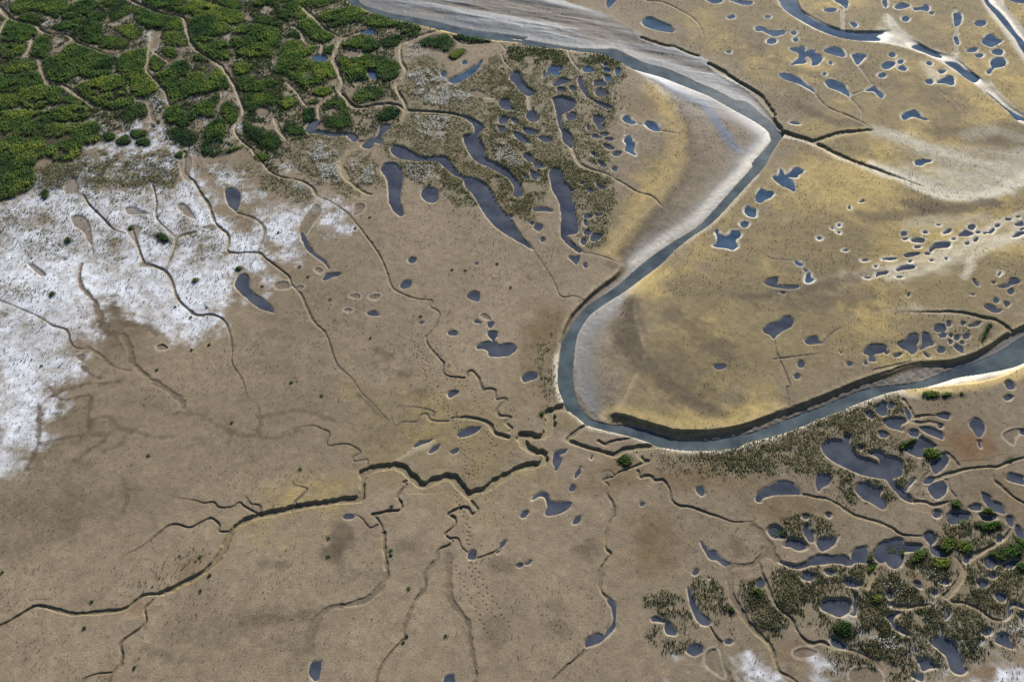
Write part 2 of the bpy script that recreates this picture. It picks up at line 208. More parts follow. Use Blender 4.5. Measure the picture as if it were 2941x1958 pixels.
('9713 1047 9789 1064 9842 1014 9739 915',0.12,'tiny round blue pool right of the blue bow pool','pools on the tidal marsh'),
('9654 1622 9750 1622 9703 1588',0.12,'tiny long blue pool left of the blue pipe shaped pool','pools on the tidal marsh'),
('9102 1264 9213 1281 9191 1248',0.12,'tiny thin blue pool above and left of the blue bow pool','pools on the tidal marsh'),
('9752 1485 9935 1571 10077 1709 10203 1726 10239 1622 10072 1553 9901 1468',0.13,'blue pipe shaped pool near the right edge above the river','pools on the tidal marsh'),
('9290 932 9416 997 9511 932 9531 849 9618 833 9481 768 9363 833',0.13,'blue bow pool with a green weedy end, under the pipe shaped pool','pools on the tidal marsh'),
('4837 304 4951 430 5151 526 5313 654 5425 638 5458 510 5377 383 5222 288 5085 162 5001 69 4949 162 4858 225',0.13,'big slanting peanut pool alone on the meadow inside the river bend','pools on the tidal marsh'),
('5576 7 5685 100 5829 138 5847 7 5902 -54 5789 -54 5627 -79',0.13,'half oval pool with a flat base right of the peanut pool','pools on the tidal marsh'),
('6641 -259 6763 -122 6928 -91 7078 -122 7077 -213 6968 -289 6849 -319 6790 -379 6827 -454 6790 -514 6683 -499 6712 -379 6649 -319',0.15,'mushroom shaped pool left of the heart shaped bank pool','pools on the tidal marsh'),
('7341 -61 7496 16 7624 156 7746 187 7773 78 7677 -107 7659 -213 7536 -334 7490 -259 7380 -168',0.18,'heart shaped pool on the bank, left one of two side by side','pools on the tidal marsh'),
('7871 187 7977 203 8038 16 8007 -91 7886 -122 7715 -213 7817 -45',0.18,'fin shaped pool on the bank, right one of two side by side','pools on the tidal marsh'),
('8149 367 8252 446 8376 398 8366 288 8238 241 8145 272',0.15,'small round blue pool above and right of the fin shaped pool on the headland','small pools clustered on the bank headland'),
('8411 478 8479 516 8500 430 8419 389',0.15,'tiny oval blue pool above and right of the fin shaped pool on the headland','small pools clustered on the bank headland'),
('8692 462 8751 503 8773 462 8712 414',0.15,'nearest tiny oval blue pool below and left of the blue bow pool on the headland','small pools clustered on the bank headland'),
('8193 162 8284 241 8334 178 8293 116 8197 100',0.15,'nearest tiny oval blue pool right of the fin shaped pool on the headland','small pools clustered on the bank headland'),
('8374 162 8442 162 8419 85 8379 100',0.15,'tiny round blue pool right of the fin shaped pool on the headland','small pools clustered on the bank headland'),
('8430 85 8528 147 8559 85 8480 23',0.15,'third nearest tiny oval blue pool right of the fin shaped pool on the headland','small pools clustered on the bank headland'),
('8630 147 8724 194 8766 147 8708 69 8631 75',0.15,'second nearest tiny oval blue pool below and left of the blue bow pool','small pools clustered on the bank headland'),
('8312 -8 8383 38 8398 -23 8325 -79',0.15,'second nearest tiny oval blue pool right of the fin shaped pool on the headland','small pools clustered on the bank headland'),
('8805 383 8995 478 9092 494 8998 414',0.15,'tiny thin blue pool below and left of the blue bow pool on the headland','small pools clustered on the bank headland'),
('8529 -39 8617 -8 8587 -70',0.15,'fourth nearest tiny oval blue pool right of the fin shaped pool on the headland','small pools clustered on the bank headland'),
('8375 -137 8476 -100 8550 -152 8504 -304 8428 -259',0.15,'small round dark pool right of the fin shaped pool on the headland','small pools clustered on the bank headland'),
('8039 -213 8135 -152 8185 -213 8106 -289 8044 -274',0.15,'tiny oval dark pool below and right of the fin shaped pool on the headland','small pools clustered on the bank headland'),
('7761 -289 7826 -334 7849 -409 7787 -394',0.15,'tiny long dark pool below the fin shaped pool on the headland','small pools clustered on the bank headland'),
('7172 -364 7274 -313 7351 -319 7286 -394 7194 -409',0.13,'tiny long dark pool below and left of the heart shaped pool','pools on the tidal marsh'),
('7039 -274 7100 -253 7094 -319 7044 -325',0.13,'tiny round dark pool right of the mushroom shaped pool','pools on the tidal marsh'),
('6256 -573 6309 -534 6343 -582 6289 -623',0.13,'second nearest tiny round dark pool below and left of the mushroom shaped pool','pools on the tidal marsh'),
('6580 -558 6620 -529 6638 -564 6600 -594',0.13,'nearest tiny round dark pool below and left of the mushroom shaped pool','pools on the tidal marsh'),
('6187 -289 6222 -283 6207 -319',0.13,'tiny round dark pool right of the half oval pool','pools on the tidal marsh'),
('5329 -573 5409 -499 5460 -558 5424 -647 5344 -661',0.13,'tiny oval dark pool below and left of the half oval pool','pools on the tidal marsh'),
('5217 -866 5279 -828 5308 -880 5257 -944 5215 -932',0.13,'tiny oval dark pool below the half oval pool','pools on the tidal marsh'),
('5374 -2537 5470 -2396 5602 -2358 5785 -2371 5853 -2254 5912 -2267 5878 -2461 5909 -2639 6007 -2740 6158 -2790 6247 -2840 6305 -2852 6320 -2752 6250 -2664 6177 -2626 6286 -2601 6406 -2614 6444 -2702 6560 -2727 6666 -2790 6673 -2914 6631 -3074 6538 -3123 6435 -3172 6457 -3281 6531 -3376 6598 -3495 6659 -3636 6567 -3613 6474 -3519 6398 -3352 6325 -3172 6154 -3135 5965 -3087 5787 -2989 5613 -2865 5443 -2715',0.3,'biggest pond, a dark bean with a curled spit and a tail channel','pools on the tidal marsh'),
('6564 -3400 6656 -3281 6805 -3172 6765 -3244 6657 -3352 6588 -3424',0.2,'sliver of water joining the tail of the biggest pond','pools on the tidal marsh'),
('6828 -2563 6934 -2474 7055 -2409 7139 -2293 7234 -2358 7342 -2486 7249 -2525 7129 -2512 7080 -2690 6995 -2702 6890 -2639',0.3,'dark winged pool beside the bright green shrub right of the biggest pond','pools on the tidal marsh'),
('7200 -2840 7351 -2740 7482 -2639 7496 -2765 7401 -2914 7299 -2989 7197 -3062 7168 -2989',0.2,'dark rhombus pool below the bright green shrub right of the biggest pond','pools on the tidal marsh'),
('6977 -3376 7074 -3281 7204 -3244 7313 -3281 7271 -3424 7157 -3542 7048 -3578 6993 -3495',0.13,'roundish silty pool with pale flecks between two mud creeks','pools on the tidal marsh'),
('5757 -3376 5859 -3281 6002 -3268 6081 -3352 6194 -3376 6138 -3519 6207 -3636 6136 -3764 6050 -3718 5952 -3636 5831 -3566',0.22,'weedy grey pool with a jagged outline under the biggest pond','pools on the tidal marsh'),
('4063 -3542 4164 -3412 4317 -3329 4452 -3244 4596 -3220 4709 -3256 4770 -3352 4826 -3471 4724 -3490 4567 -3483 4387 -3495 4241 -3542 4156 -3578 4126 -3636 4050 -3624',0.15,'whale shaped dark pool on bare mud left of the weedy pool','pools on the tidal marsh'),
('5147 -3160 5240 -3099 5395 -3123 5362 -3232 5277 -3305 5187 -3352 5132 -3424 5127 -3305',0.15,'tooth shaped dark pool between the whale pool and the biggest pond','pools on the tidal marsh'),
('8096 -1977 8184 -1897 8289 -1897 8356 -2017 8313 -2149 8203 -2267 8155 -2254 8113 -2123',0.15,'balloon shaped dark pool on red brown mud near the right edge','pools on the tidal marsh'),
('6597 -1937 6716 -1883 6887 -1870 6989 -1883 7017 -1937 6880 -2017 6877 -2149 6783 -2109 6671 -2057',0.25,'wedge shaped dark pool above the biggest pond','pools on the tidal marsh'),
('6527 -1667 6629 -1557 6707 -1502 6732 -1612 6697 -1748 6610 -1803 6531 -1735',0.3,'arrowhead dark pool above the wedge shaped pool','pools on the tidal marsh'),
('7207 -2083 7312 -2083 7446 -2123 7548 -2201 7535 -2319 7439 -2293 7333 -2228 7248 -2162',0.2,'slanting lens pool right of the wedge shaped pool','pools on the tidal marsh'),
('7850 -3471 7949 -3530 7993 -3636 8092 -3694 8120 -3845 8007 -3833 7893 -3764 7844 -3613',0.2,'slanting dark triangle pool near the right edge below the creek fork','pools on the tidal marsh'),
('8392 -3123 8478 -3074 8606 -3111 8656 -3160 8614 -3281 8481 -3244 8367 -3196',0.15,'dark pool cut off by the right edge of the view','pools on the tidal marsh'),
('6306 -1748 6376 -1721 6434 -1830 6400 -1883 6332 -1816',0.2,'tiny oval dark pool left of the arrowhead dark pool','pools on the tidal marsh'),
('6774 -1571 6842 -1516 6870 -1571 6821 -1640 6771 -1626',0.2,'tiny oval dark pool right of the arrowhead dark pool','pools on the tidal marsh'),
('7047 -1667 7097 -1640 7116 -1803 7059 -1897 7042 -1803',0.2,'tiny thin dark pool above and right of the wedge shaped dark pool','pools on the tidal marsh'),
('7577 -1816 7673 -1776 7799 -1776 7782 -1870 7685 -1878',0.2,'small oval dark pool left of the balloon shaped dark pool','pools on the tidal marsh'),
('7532 -2043 7585 -2004 7624 -2030 7583 -2083 7539 -2091',0.2,'tiny oval dark pool above and right of the dark winged pool','pools on the tidal marsh'),
('6977 -2201 7047 -2136 7126 -2149 7146 -2215 7090 -2280 7001 -2267',0.2,'small round dark pool above the dark winged pool','pools on the tidal marsh'),
('6447 -2201 6516 -2175 6596 -2228 6552 -2280 6469 -2280',0.2,'tiny round dark pool below and left of the wedge shaped dark pool','pools on the tidal marsh'),
('8117 -2409 8162 -2396 8142 -2525 8113 -2486',0.2,'tiny long dark pool below the balloon shaped dark pool','pools on the tidal marsh'),
('9045 -1053 9140 -995 9198 -1081 9169 -1166 9067 -1181',0.2,'small round dark pool above and right of the balloon shaped dark pool','pools on the tidal marsh'),
('8921 -1391 8999 -1349 9065 -1377 9011 -1441 8934 -1447',0.2,'tiny oval dark pool above and right of the balloon shaped dark pool','pools on the tidal marsh'),
('6945 -3244 7049 -3160 7122 -3184 7041 -3256',0.2,'tiny long dark pool above and left of the roundish silty pool','pools on the tidal marsh'),
('8934 -2162 9007 -2149 8980 -2228 8939 -2207',0.2,'tiny round dark pool right of the balloon shaped dark pool','pools on the tidal marsh'),
('6007 -2525 6065 -2499 6073 -2550 6020 -2558',0.2,'tiny round dark pool above the biggest pond','pools on the tidal marsh'),
('4160 -4178 4260 -4099 4348 -4144 4387 -4245 4392 -4322 4259 -4322 4180 -4278',0.3,'dark pool with a green bush growing out of its lower right side','pools on the tidal marsh'),
('4375 -4465 4479 -4366 4593 -4366 4697 -4421 4708 -4508 4595 -4552 4526 -4519 4459 -4476',0.3,'dark fish shaped pool under the olive scrub island','pools on the tidal marsh'),
('4761 -4099 4821 -4088 4829 -4189 4890 -4222 4848 -4377 4782 -4377 4757 -4311 4732 -4245',0.25,'dark boot pool inside the olive scrub island','pools on the tidal marsh'),
('4901 -4399 5019 -4333 5172 -4333 5277 -4289 5222 -4366 5143 -4465 5035 -4530 4952 -4562 4909 -4497',0.2,'dark bowl shaped pool with a spout pointing right','pools on the tidal marsh'),
('4233 -4777 4394 -4819 4522 -4830 4643 -4787 4754 -4702 4915 -4649 5096 -4681 5270 -4659 5368 -4723 5426 -4595 5548 -4519 5683 -4508 5614 -4755 5489 -4766 5367 -4808 5272 -4819 5150 -4777 5038 -4777 4844 -4808 4692 -4819 4512 -4882 4369 -4851',0.2,'long dark canoe shaped lagoon with a square right end','pools on the tidal marsh'),
('4726 -5507 4824 -5427 4970 -5427 5134 -5427 5184 -5487 5161 -5586 5100 -5655 4981 -5704 4850 -5645 4736 -5586',0.25,'large dark oval pond set in a bare mud bay among scrub','pools on the tidal marsh'),
('5275 -5366 5302 -5366 5269 -5586 5219 -5685 5134 -5665 5204 -5636 5243 -5487',0.2,'thin hook of water on the right side of the large oval pond','pools on the tidal marsh'),
('5770 -4616 5877 -4486 5994 -4399 6114 -4377 6256 -4344 6306 -4443 6474 -4454 6560 -4486 6441 -4573 6328 -4573 6241 -4616 6207 -4745 6104 -4851 6005 -4872 5947 -4808 5923 -4755 5826 -4766 5767 -4702',0.25,'dark ring pond wrapped round a bright green bush','pools on the tidal marsh'),
('6675 -4278 6783 -4233 6853 -4322 6768 -4421 6730 -4486 6825 -4552 6894 -4638 6794 -4659 6699 -4595 6705 -4443 6672 -4355',0.25,'dark hourglass pool right of the ring pond','pools on the tidal marsh'),
('7137 -3975 7220 -3861 7327 -3826 7402 -3838 7492 -3861 7483 -3952 7372 -3998 7201 -4054 7140 -4032',0.3,'dark pool split by a clump of bright bushes above the hourglass pool','pools on the tidal marsh'),
('6253 -6127 6337 -6051 6413 -6032 6479 -5898 6466 -6032 6555 -6089 6609 -6202 6634 -6351 6607 -6497 6628 -6570 6536 -6615 6441 -6588 6404 -6479 6407 -6351 6335 -6239',0.25,'long dark boot lagoon with a needle tip near the bottom right corner','pools on the tidal marsh'),
('5965 -6406 6028 -6397 6118 -6387 6167 -6461 6206 -6515 6111 -6534 6000 -6561 5988 -6479',0.2,'star shaped grey pool left of the dark boot lagoon','pools on the tidal marsh'),
('5691 -5704 5784 -5655 5895 -5645 5802 -5724 5782 -5802 5846 -5898 5932 -5975 5955 -6023 5861 -5975 5755 -5908 5729 -5802',0.25,'dark crooked pool threading the scrub right of the large oval pond','pools on the tidal marsh'),
('4754 -6089 4815 -6051 4909 -6108 4978 -6193 4936 -6221 4837 -6193 4766 -6155',0.25,'grey lens pool under a dark bush below the large oval pond','pools on the tidal marsh'),
('5198 -5101 5268 -5081 5366 -5132 5412 -5173 5332 -5200 5210 -5173',0.25,'dark lens pool in a mud hollow above the large oval pond','pools on the tidal marsh'),
('7215 -6070 7311 -5994 7428 -6013 7425 -6127 7449 -6211 7336 -6183 7231 -6127',0.2,'dark ragged pool near the right edge beside the pale salt patch','pools on the tidal marsh'),
('7563 -5586 7548 -5685 7456 -5773 7510 -5743 7582 -5665 7606 -5566 7704 -5517 7816 -5576 7830 -5537 7736 -5477 7639 -5497',0.15,'thin hairpin of water bending at the right edge','pools on the tidal marsh'),
('4534 -5008 4607 -4966 4731 -4997 4718 -5060 4619 -5091 4542 -5060',0.22,'small oval dark pool below and left of the long dark canoe shaped lagoon','pools on the tidal marsh'),
('4920 -4935 4990 -4914 5048 -4945 5011 -4987 4939 -4977',0.22,'tiny oval dark pool below and left of the long dark canoe shaped lagoon','pools on the tidal marsh'),
('4758 -3918 4811 -3895 4863 -3925 4825 -3970 4769 -3959',0.22,'tiny oval dark pool above the dark boot pool','pools on the tidal marsh'),
('5153 -3884 5207 -3861 5238 -3895 5190 -3941',0.22,'tiny round dark pool above and right of the dark boot pool','pools on the tidal marsh'),
('6921 -3884 7000 -3815 7045 -3861 7005 -3929 6932 -3948',0.22,'tiny oval dark pool below the roundish silty pool','pools on the tidal marsh'),
('7563 -3757 7663 -3688 7754 -3711 7728 -3792 7630 -3792',0.22,'nearest tiny oval dark pool right of the roundish silty pool','pools on the tidal marsh'),
('7689 -3884 7804 -3918 7924 -3907 7925 -3964 7778 -3998 7693 -3964',0.22,'small long dark pool below and right of the roundish silty pool','pools on the tidal marsh'),
('8093 -3952 8179 -3929 8190 -4009 8131 -4099 8086 -4032',0.22,'second nearest tiny oval dark pool right of the roundish silty pool','pools on the tidal marsh'),
('8204 -4111 8286 -4222 8233 -4377 8162 -4289',0.22,'small long dark pool right of the dark hourglass pool','pools on the tidal marsh'),
('7796 -4355 7872 -4300 7908 -4333 7871 -4388 7801 -4399',0.22,'tiny oval dark pool right of the dark hourglass pool','pools on the tidal marsh'),
('7150 -4723 7289 -4638 7231 -4766 7171 -4777',0.22,'tiny long dark pool right of the dark hourglass pool','pools on the tidal marsh'),
('7500 -4745 7611 -4691 7687 -4745 7640 -4830 7515 -4872 7482 -4830',0.22,'small oval dark pool right of the dark hourglass pool','pools on the tidal marsh'),
('7756 -4819 7893 -4745 8013 -4723 7965 -4808 7850 -4872 7776 -4872',0.22,'small long dark pool above the dark ragged pool','pools on the tidal marsh'),
('7483 -4997 7543 -4956 7582 -5008 7537 -5060 7479 -5039',0.22,'third nearest tiny round dark pool above the dark ragged pool','pools on the tidal marsh'),
('7259 -5122 7336 -5081 7415 -5122 7395 -5183 7312 -5214 7267 -5183',0.22,'second nearest tiny round dark pool above the dark ragged pool','pools on the tidal marsh'),
('7452 -5346 7542 -5296 7615 -5377 7546 -5447 7477 -5437',0.22,'nearest tiny round dark pool above the dark ragged pool','pools on the tidal marsh'),
('6675 -5132 6745 -5081 6825 -5122 6759 -5159',0.22,'tiny oval dark pool below the dark hourglass pool','pools on the tidal marsh'),
('6475 -5316 6531 -5281 6563 -5316 6515 -5356',0.22,'tiny round dark pool above and right of the dark crooked pool','pools on the tidal marsh'),
('6264 -5153 6325 -5132 6348 -5214 6298 -5194',0.22,'tiny oval dark pool below and right of the dark ring pond','pools on the tidal marsh'),
('5779 -5356 5846 -5275 5877 -5366 5818 -5417',0.22,'second nearest tiny oval dark pool above the dark crooked pool','pools on the tidal marsh'),
('5755 -5487 5806 -5467 5843 -5497 5789 -5531',0.22,'nearest tiny oval dark pool above the dark crooked pool','pools on the tidal marsh'),
('5826 -6660 5916 -6615 5996 -6606 5966 -6714 5891 -6705',0.22,'tiny oval dark pool below and left of the star shaped grey pool','pools on the tidal marsh'),
('7075 -5956 7161 -5908 7205 -5937 7172 -5985 7095 -6004',0.22,'tiny oval dark pool above and left of the dark ragged pool','pools on the tidal marsh'),
('7719 -5685 7778 -5685 7724 -5840 7710 -5763',0.22,'tiny long dark pool above and right of the dark ragged pool','pools on the tidal marsh'),
('6574 -5724 6666 -5626 6658 -5685 6587 -5743',0.22,'tiny thin dark pool above the long dark boot lagoon','pools on the tidal marsh'),
('3797 -5153 3862 -5091 3934 -5081 3922 -5173 3849 -5224',0.22,'tiny oval dark pool below and left of the dark fish shaped pool','pools on the tidal marsh'),
('-5585 1640 -5534 1813 -5444 1848 -5345 1761 -5286 1502 -5185 1332 -5020 1197 -4857 1064 -4742 932 -4669 768 -4793 817 -4995 915 -5191 1097 -5392 1298 -5541 1468',0.12,'grey tusk shaped pool at the edge of the white salt crust','pools on the tidal marsh'),
('-6349 4519 -6278 4624 -6143 4603 -5990 4416 -5954 4149 -5962 3848 -6080 3928 -6226 4149',0.12,'grey teardrop pool in the upper part of the white salt crust','pools on the tidal marsh'),
('-4468 3089 -4439 3146 -4370 3013 -4277 2788 -4177 2602 -4030 2419 -3864 2275 -3740 2060 -3748 2024 -3853 2185 -4018 2329 -4219 2547 -4381 2825',0.1,'thin grey sickle pool on bare mud right of the salt crust','pools on the tidal marsh'),
('-3816 1709 -3774 1848 -3646 1883 -3502 1883 -3517 1813 -3655 1761 -3741 1681',0.1,'small slanted grey pool just below the sickle pool','pools on the tidal marsh'),
('-2147 2293 -2077 2347 -1977 2311 -2007 2203 -2104 2203',0.1,'small grey oval pool on mud below the club shaped pool','pools on the tidal marsh'),
('-2241 1502 -2208 1640 -2116 1692 -2023 1657 -2043 1502 -2169 1434',0.1,'egg shaped grey pool beside the long central creek','pools on the tidal marsh'),
('-895 1231 -839 1332 -745 1359 -649 1281 -656 1080 -738 1097 -833 1147',0.1,'speech bubble shaped grey pool on open mud above the winged pool','pools on the tidal marsh'),
('-2837 752 -2704 817 -2601 703 -2575 671 -2690 671 -2797 696',0.08,'little grey triangular pool on a faint mud runnel','pools on the tidal marsh'),
('-466 218 -398 250 -307 234 -283 140 -328 47 -316 -30 -236 -107 -101 -61 11 -91 89 -198 33 -289 -100 -379 -278 -394 -434 -364 -458 -259 -549 -198 -672 -183 -619 -76 -484 -30 -361 1 -442 125',0.12,'winged grey pool with a knob on a stalk, left of the river bend','pools on the tidal marsh'),
('168 -924 223 -837 355 -779 475 -837 452 -924 309 -995 222 -1024',0.12,'smooth oval grey pool between the winged pool and the river bend','pools on the tidal marsh'),
('-1166 -1349 -1152 -1279 -1046 -1237 -969 -1265 -1020 -1335 -1125 -1405',0.1,'small dark oval pool above the zigzag creek','pools on the tidal marsh'),
('-945 -2228 -886 -2136 -741 -2083 -554 -2075 -614 -2162 -736 -2254 -880 -2293',0.1,'long leaf shaped grey pool inside the creek loop, biggest of four','pools on the tidal marsh'),
('-1706 -2486 -1639 -2409 -1518 -2371 -1406 -2327 -1384 -2358 -1515 -2422 -1634 -2486 -1694 -2507',0.08,'thin slanting grey pool inside the creek loop, leftmost of four','pools on the tidal marsh'),
('-1442 -2614 -1385 -2525 -1306 -2466 -1255 -2474 -1301 -2576 -1400 -2639',0.08,'slanting grey pod pool inside the creek loop, second from left of four','pools on the tidal marsh'),
('-1053 -2614 -1004 -2563 -933 -2558 -941 -2614 -1021 -2647',0.08,'smallest grey pool of the four inside the creek loop','pools on the tidal marsh'),
('706 -2740 740 -2626 844 -2576 947 -2563 925 -2614 820 -2677 861 -2790 813 -2890 749 -3001 732 -2914 693 -2840',0.1,'seahorse shaped grey pool below the river bend','pools on the tidal marsh'),
('1056 -3135 1080 -3038 1165 -2939 1160 -3038 1128 -3099 1075 -3160',0.1,'slim grey spindle pool below and right of the seahorse pool','pools on the tidal marsh'),
('967 -3352 1019 -3305 1061 -3341 1034 -3412 975 -3412',0.1,'small round grey pool under the spindle pool','pools on the tidal marsh'),
('328 -3613 379 -3519 479 -3452 597 -3483 633 -3613 730 -3648 965 -3659 952 -3741 841 -3833 704 -3879 586 -3906 549 -3845 591 -3729 545 -3566 438 -3542',0.12,'large grey bird wing pool in the lower middle of the mud flat','pools on the tidal marsh'),
('3752 -632 3823 -594 3956 -594 3981 -647 3896 -706 3798 -700',0.1,'small grey pool alone in the middle of the golden bend','pools on the tidal marsh'),
('3079 -3376 3123 -3341 3202 -3348 3215 -3471 3168 -3530 3107 -3471',0.1,'small grey pear pool left of the whale shaped pool','pools on the tidal marsh'),
('3025 -4421 3063 -4421 3137 -4573 3214 -4569 3279 -4638 3358 -4745 3442 -4808 3347 -4825 3247 -4734 3139 -4702 3081 -4573',0.12,'dark dagger shaped pool draining into a mud creek','pools on the tidal marsh'),
('2713 -5255 2744 -5255 2789 -5407 2842 -5566 2899 -5685 2994 -5782 2968 -5840 2878 -5850 2799 -5763 2747 -5606',0.12,'dark wedge pool with a long sharp upper tip beside low scrub','pools on the tidal marsh'),
('1468 -5427 1530 -5447 1581 -5507 1577 -5685 1557 -5840 1496 -5956 1401 -6051 1291 -6127 1164 -6183 1102 -6193 1106 -6108 1190 -6032 1280 -6004 1368 -6013 1426 -5937 1523 -5821 1541 -5685 1515 -5547',0.12,'dark J shaped pool at the end of a mud creek in the lower middle','pools on the tidal marsh'),
('2591 -6239 2659 -6179 2765 -6174 2820 -6230 2786 -6286 2694 -6327 2610 -6295',0.12,'dark oval pool at the lower edge of the olive tuft patch','pools on the tidal marsh'),
('2295 -5879 2347 -5802 2413 -5860 2464 -5956 2441 -6004 2345 -5994 2304 -5956',0.15,'dark pear pool in the middle of the olive tuft patch','pools on the tidal marsh'),
('-706 -4649 -670 -4584 -585 -4573 -576 -4702 -647 -4723 -704 -4702',0.1,'small square dark pool where the footprints pass','pools on the tidal marsh'),
('-2967 -6534 -2945 -6443 -2861 -6424 -2803 -6443 -2798 -6570 -2808 -6696 -2874 -6714 -2935 -6642',0.08,'ragged upright dark pool at the bottom edge of the bare mud','pools on the tidal marsh'),
('-994 -6744 -972 -6660 -905 -6620 -844 -6642 -854 -6803 -1000 -6803',0.08,'dark pool cut by the bottom edge of the view','pools on the tidal marsh'),
('-2755 -3918 -2691 -3884 -2592 -3907 -2596 -3952 -2662 -3970 -2732 -3957',0.08,'small dark pool ringed by brown mud under the main creek','pools on the tidal marsh'),
('140 -3918 179 -3838 261 -3826 257 -3884 188 -3948',0.1,'tiny oval dark pool left of the large grey bird wing pool','pools on the tidal marsh'),
('989 -4032 1041 -3952 1119 -3929 1106 -3998 1045 -4066 997 -4070',0.1,'tiny long dark pool below and right of the large grey bird wing pool','pools on the tidal marsh'),
('2120 -3688 2151 -3664 2178 -3688 2141 -3711',0.1,'tiny oval dark pool below and right of the slim grey spindle pool','pools on the tidal marsh'),
('2825 -4966 2870 -4903 2934 -4914 2926 -4977 2876 -5004',0.1,'tiny round dark pool below and left of the dark dagger shaped pool','pools on the tidal marsh'),
('3035 -5060 3075 -5043 3090 -5070',0.1,'tiny ragged dark pool below the dark dagger shaped pool','pools on the tidal marsh'),
('2120 -5743 2177 -5714 2279 -5773 2311 -5802 2240 -5802 2134 -5782',0.1,'tiny long dark pool above and left of the dark pear pool','pools on the tidal marsh'),
('3178 -6117 3236 -6085 3284 -6117 3243 -6155 3192 -6146',0.1,'tiny oval dark pool right of the dark oval pool','pools on the tidal marsh'),
('78 -4840 125 -4808 163 -4830 125 -4851',0.1,'nearest tiny long dark pool below and left of the large grey bird wing pool','pools on the tidal marsh'),
('209 -4808 266 -4766 294 -4755 275 -4804',0.1,'tiny long dark pool below the large grey bird wing pool','pools on the tidal marsh'),
('-195 -4519 -176 -4443 -129 -4395 -106 -4403 -129 -4465 -176 -4497',0.1,'tiny thin dark pool below and left of the large grey bird wing pool','pools on the tidal marsh'),
('-241 -4584 -195 -4552 -222 -4606',0.1,'second nearest tiny long dark pool below and left of the large grey bird wing pool','pools on the tidal marsh'),
('1337 -2740 1371 -2685 1393 -2715 1366 -2778',0.1,'tiny oval dark pool above and right of the slim grey spindle pool','pools on the tidal marsh'),
('-1228 225 -1150 272 -1069 231 -1078 162 -1191 162',0.08,'tiny oval blue pool below and left of the speech bubble shaped grey pool','pools on the tidal marsh'),
('-746 510 -679 558 -585 478 -665 472',0.08,'tiny oval blue pool below the speech bubble shaped grey pool','pools on the tidal marsh'),
('-481 462 -425 510 -356 478 -389 367 -423 351',0.08,'tiny oval blue pool above the winged grey pool','pools on the tidal marsh'),
('-1802 494 -1758 535 -1710 494 -1753 456',0.08,'tiny round blue pool below the egg shaped grey pool','pools on the tidal marsh'),
('-766 2185 -705 2203 -704 2131',0.08,'tiny oval blue pool above the speech bubble shaped grey pool','pools on the tidal marsh'),
('8713 3165 8794 3184 8790 3127 8709 3108',0.1,'fifth nearest tiny oval blue pool above and left of the blue pipe shaped pool','narrow pools along the pale washed strip'),
('8404 2676 8513 2713 8525 2669 8421 2650',0.1,'tiny long blue pool above the fin shaped pool on the pale wash','narrow pools along the pale washed strip'),
('7733 2275 7779 2311 7794 2275',0.1,'second nearest tiny oval blue pool right of the blue bell shaped pool','narrow pools along the pale washed strip'),
('10307 3357 10402 3415 10408 3357 10332 3318',0.1,'second nearest tiny long blue pool above the blue pipe shaped pool on the pale wash','narrow pools along the pale washed strip'),
('10612 3591 10721 3610 10729 3559 10622 3544',0.1,'third nearest tiny long blue pool above the blue pipe shaped pool on the pale wash','narrow pools along the pale washed strip'),
('9506 2806 9579 2844 9575 2788 9514 2769',0.1,'nearest tiny oval blue pool above and left of the blue pipe shaped pool','narrow pools along the pale washed strip'),
('9247 2937 9331 2968 9329 2919 9256 2900',0.1,'third nearest tiny oval blue pool above and left of the blue pipe shaped pool','narrow pools along the pale washed strip'),
('8611 2275 8665 2293 8666 2253 8615 2246',0.1,'tiny oval blue pool above and left of the blue bow pool on the pale wash','narrow pools along the pale washed strip'),
('7197 2275 7326 2304 7341 2267 7214 2246',0.1,'second nearest tiny thin blue pool right of the blue bell shaped pool','narrow pools along the pale washed strip'),
('7421 2096 7474 2113 7467 2067 7424 2060',0.1,'nearest tiny oval blue pool right of the blue bell shaped pool on the pale wash','narrow pools along the pale washed strip'),
('9842 3165 9915 3195 9923 3142 9853 3119',0.1,'second nearest tiny oval blue pool above and left of the blue pipe shaped pool','narrow pools along the pale washed strip'),
('9848 1813 9931 1919 9962 1901 9890 1831',0.1,'nearest tiny thin blue pool above and left of the blue pipe shaped pool','narrow pools along the pale washed strip'),
('7590 4149 7687 4231 7714 4182 7627 4141',0.1,'tiny long blue pool right of the bird shaped blue pool on the pale wash','narrow pools along the pale washed strip'),
('7320 3988 7363 4008 7352 3928 7314 3908',0.1,'tiny long blue pool below and right of the bird shaped blue pool','narrow pools along the pale washed strip'),
('10797 3241 10907 3318 10887 3261 10812 3211',0.1,'tiny thin blue pool above the blue pipe shaped pool on the pale wash','narrow pools along the pale washed strip'),
('8226 2937 8309 2968 8329 2930 8253 2900',0.1,'second nearest tiny oval blue pool above the fin shaped pool on the pale wash','narrow pools along the pale washed strip'),
('7775 1778 7871 1778 7911 1751 7813 1744',0.1,'tiny thin blue pool above the heart shaped pool on the pale wash','narrow pools along the pale washed strip'),
('9980 3127 10068 3165 10066 3119 9991 3096',0.1,'tiny long blue pool above and left of the blue pipe shaped pool','narrow pools along the pale washed strip'),
]
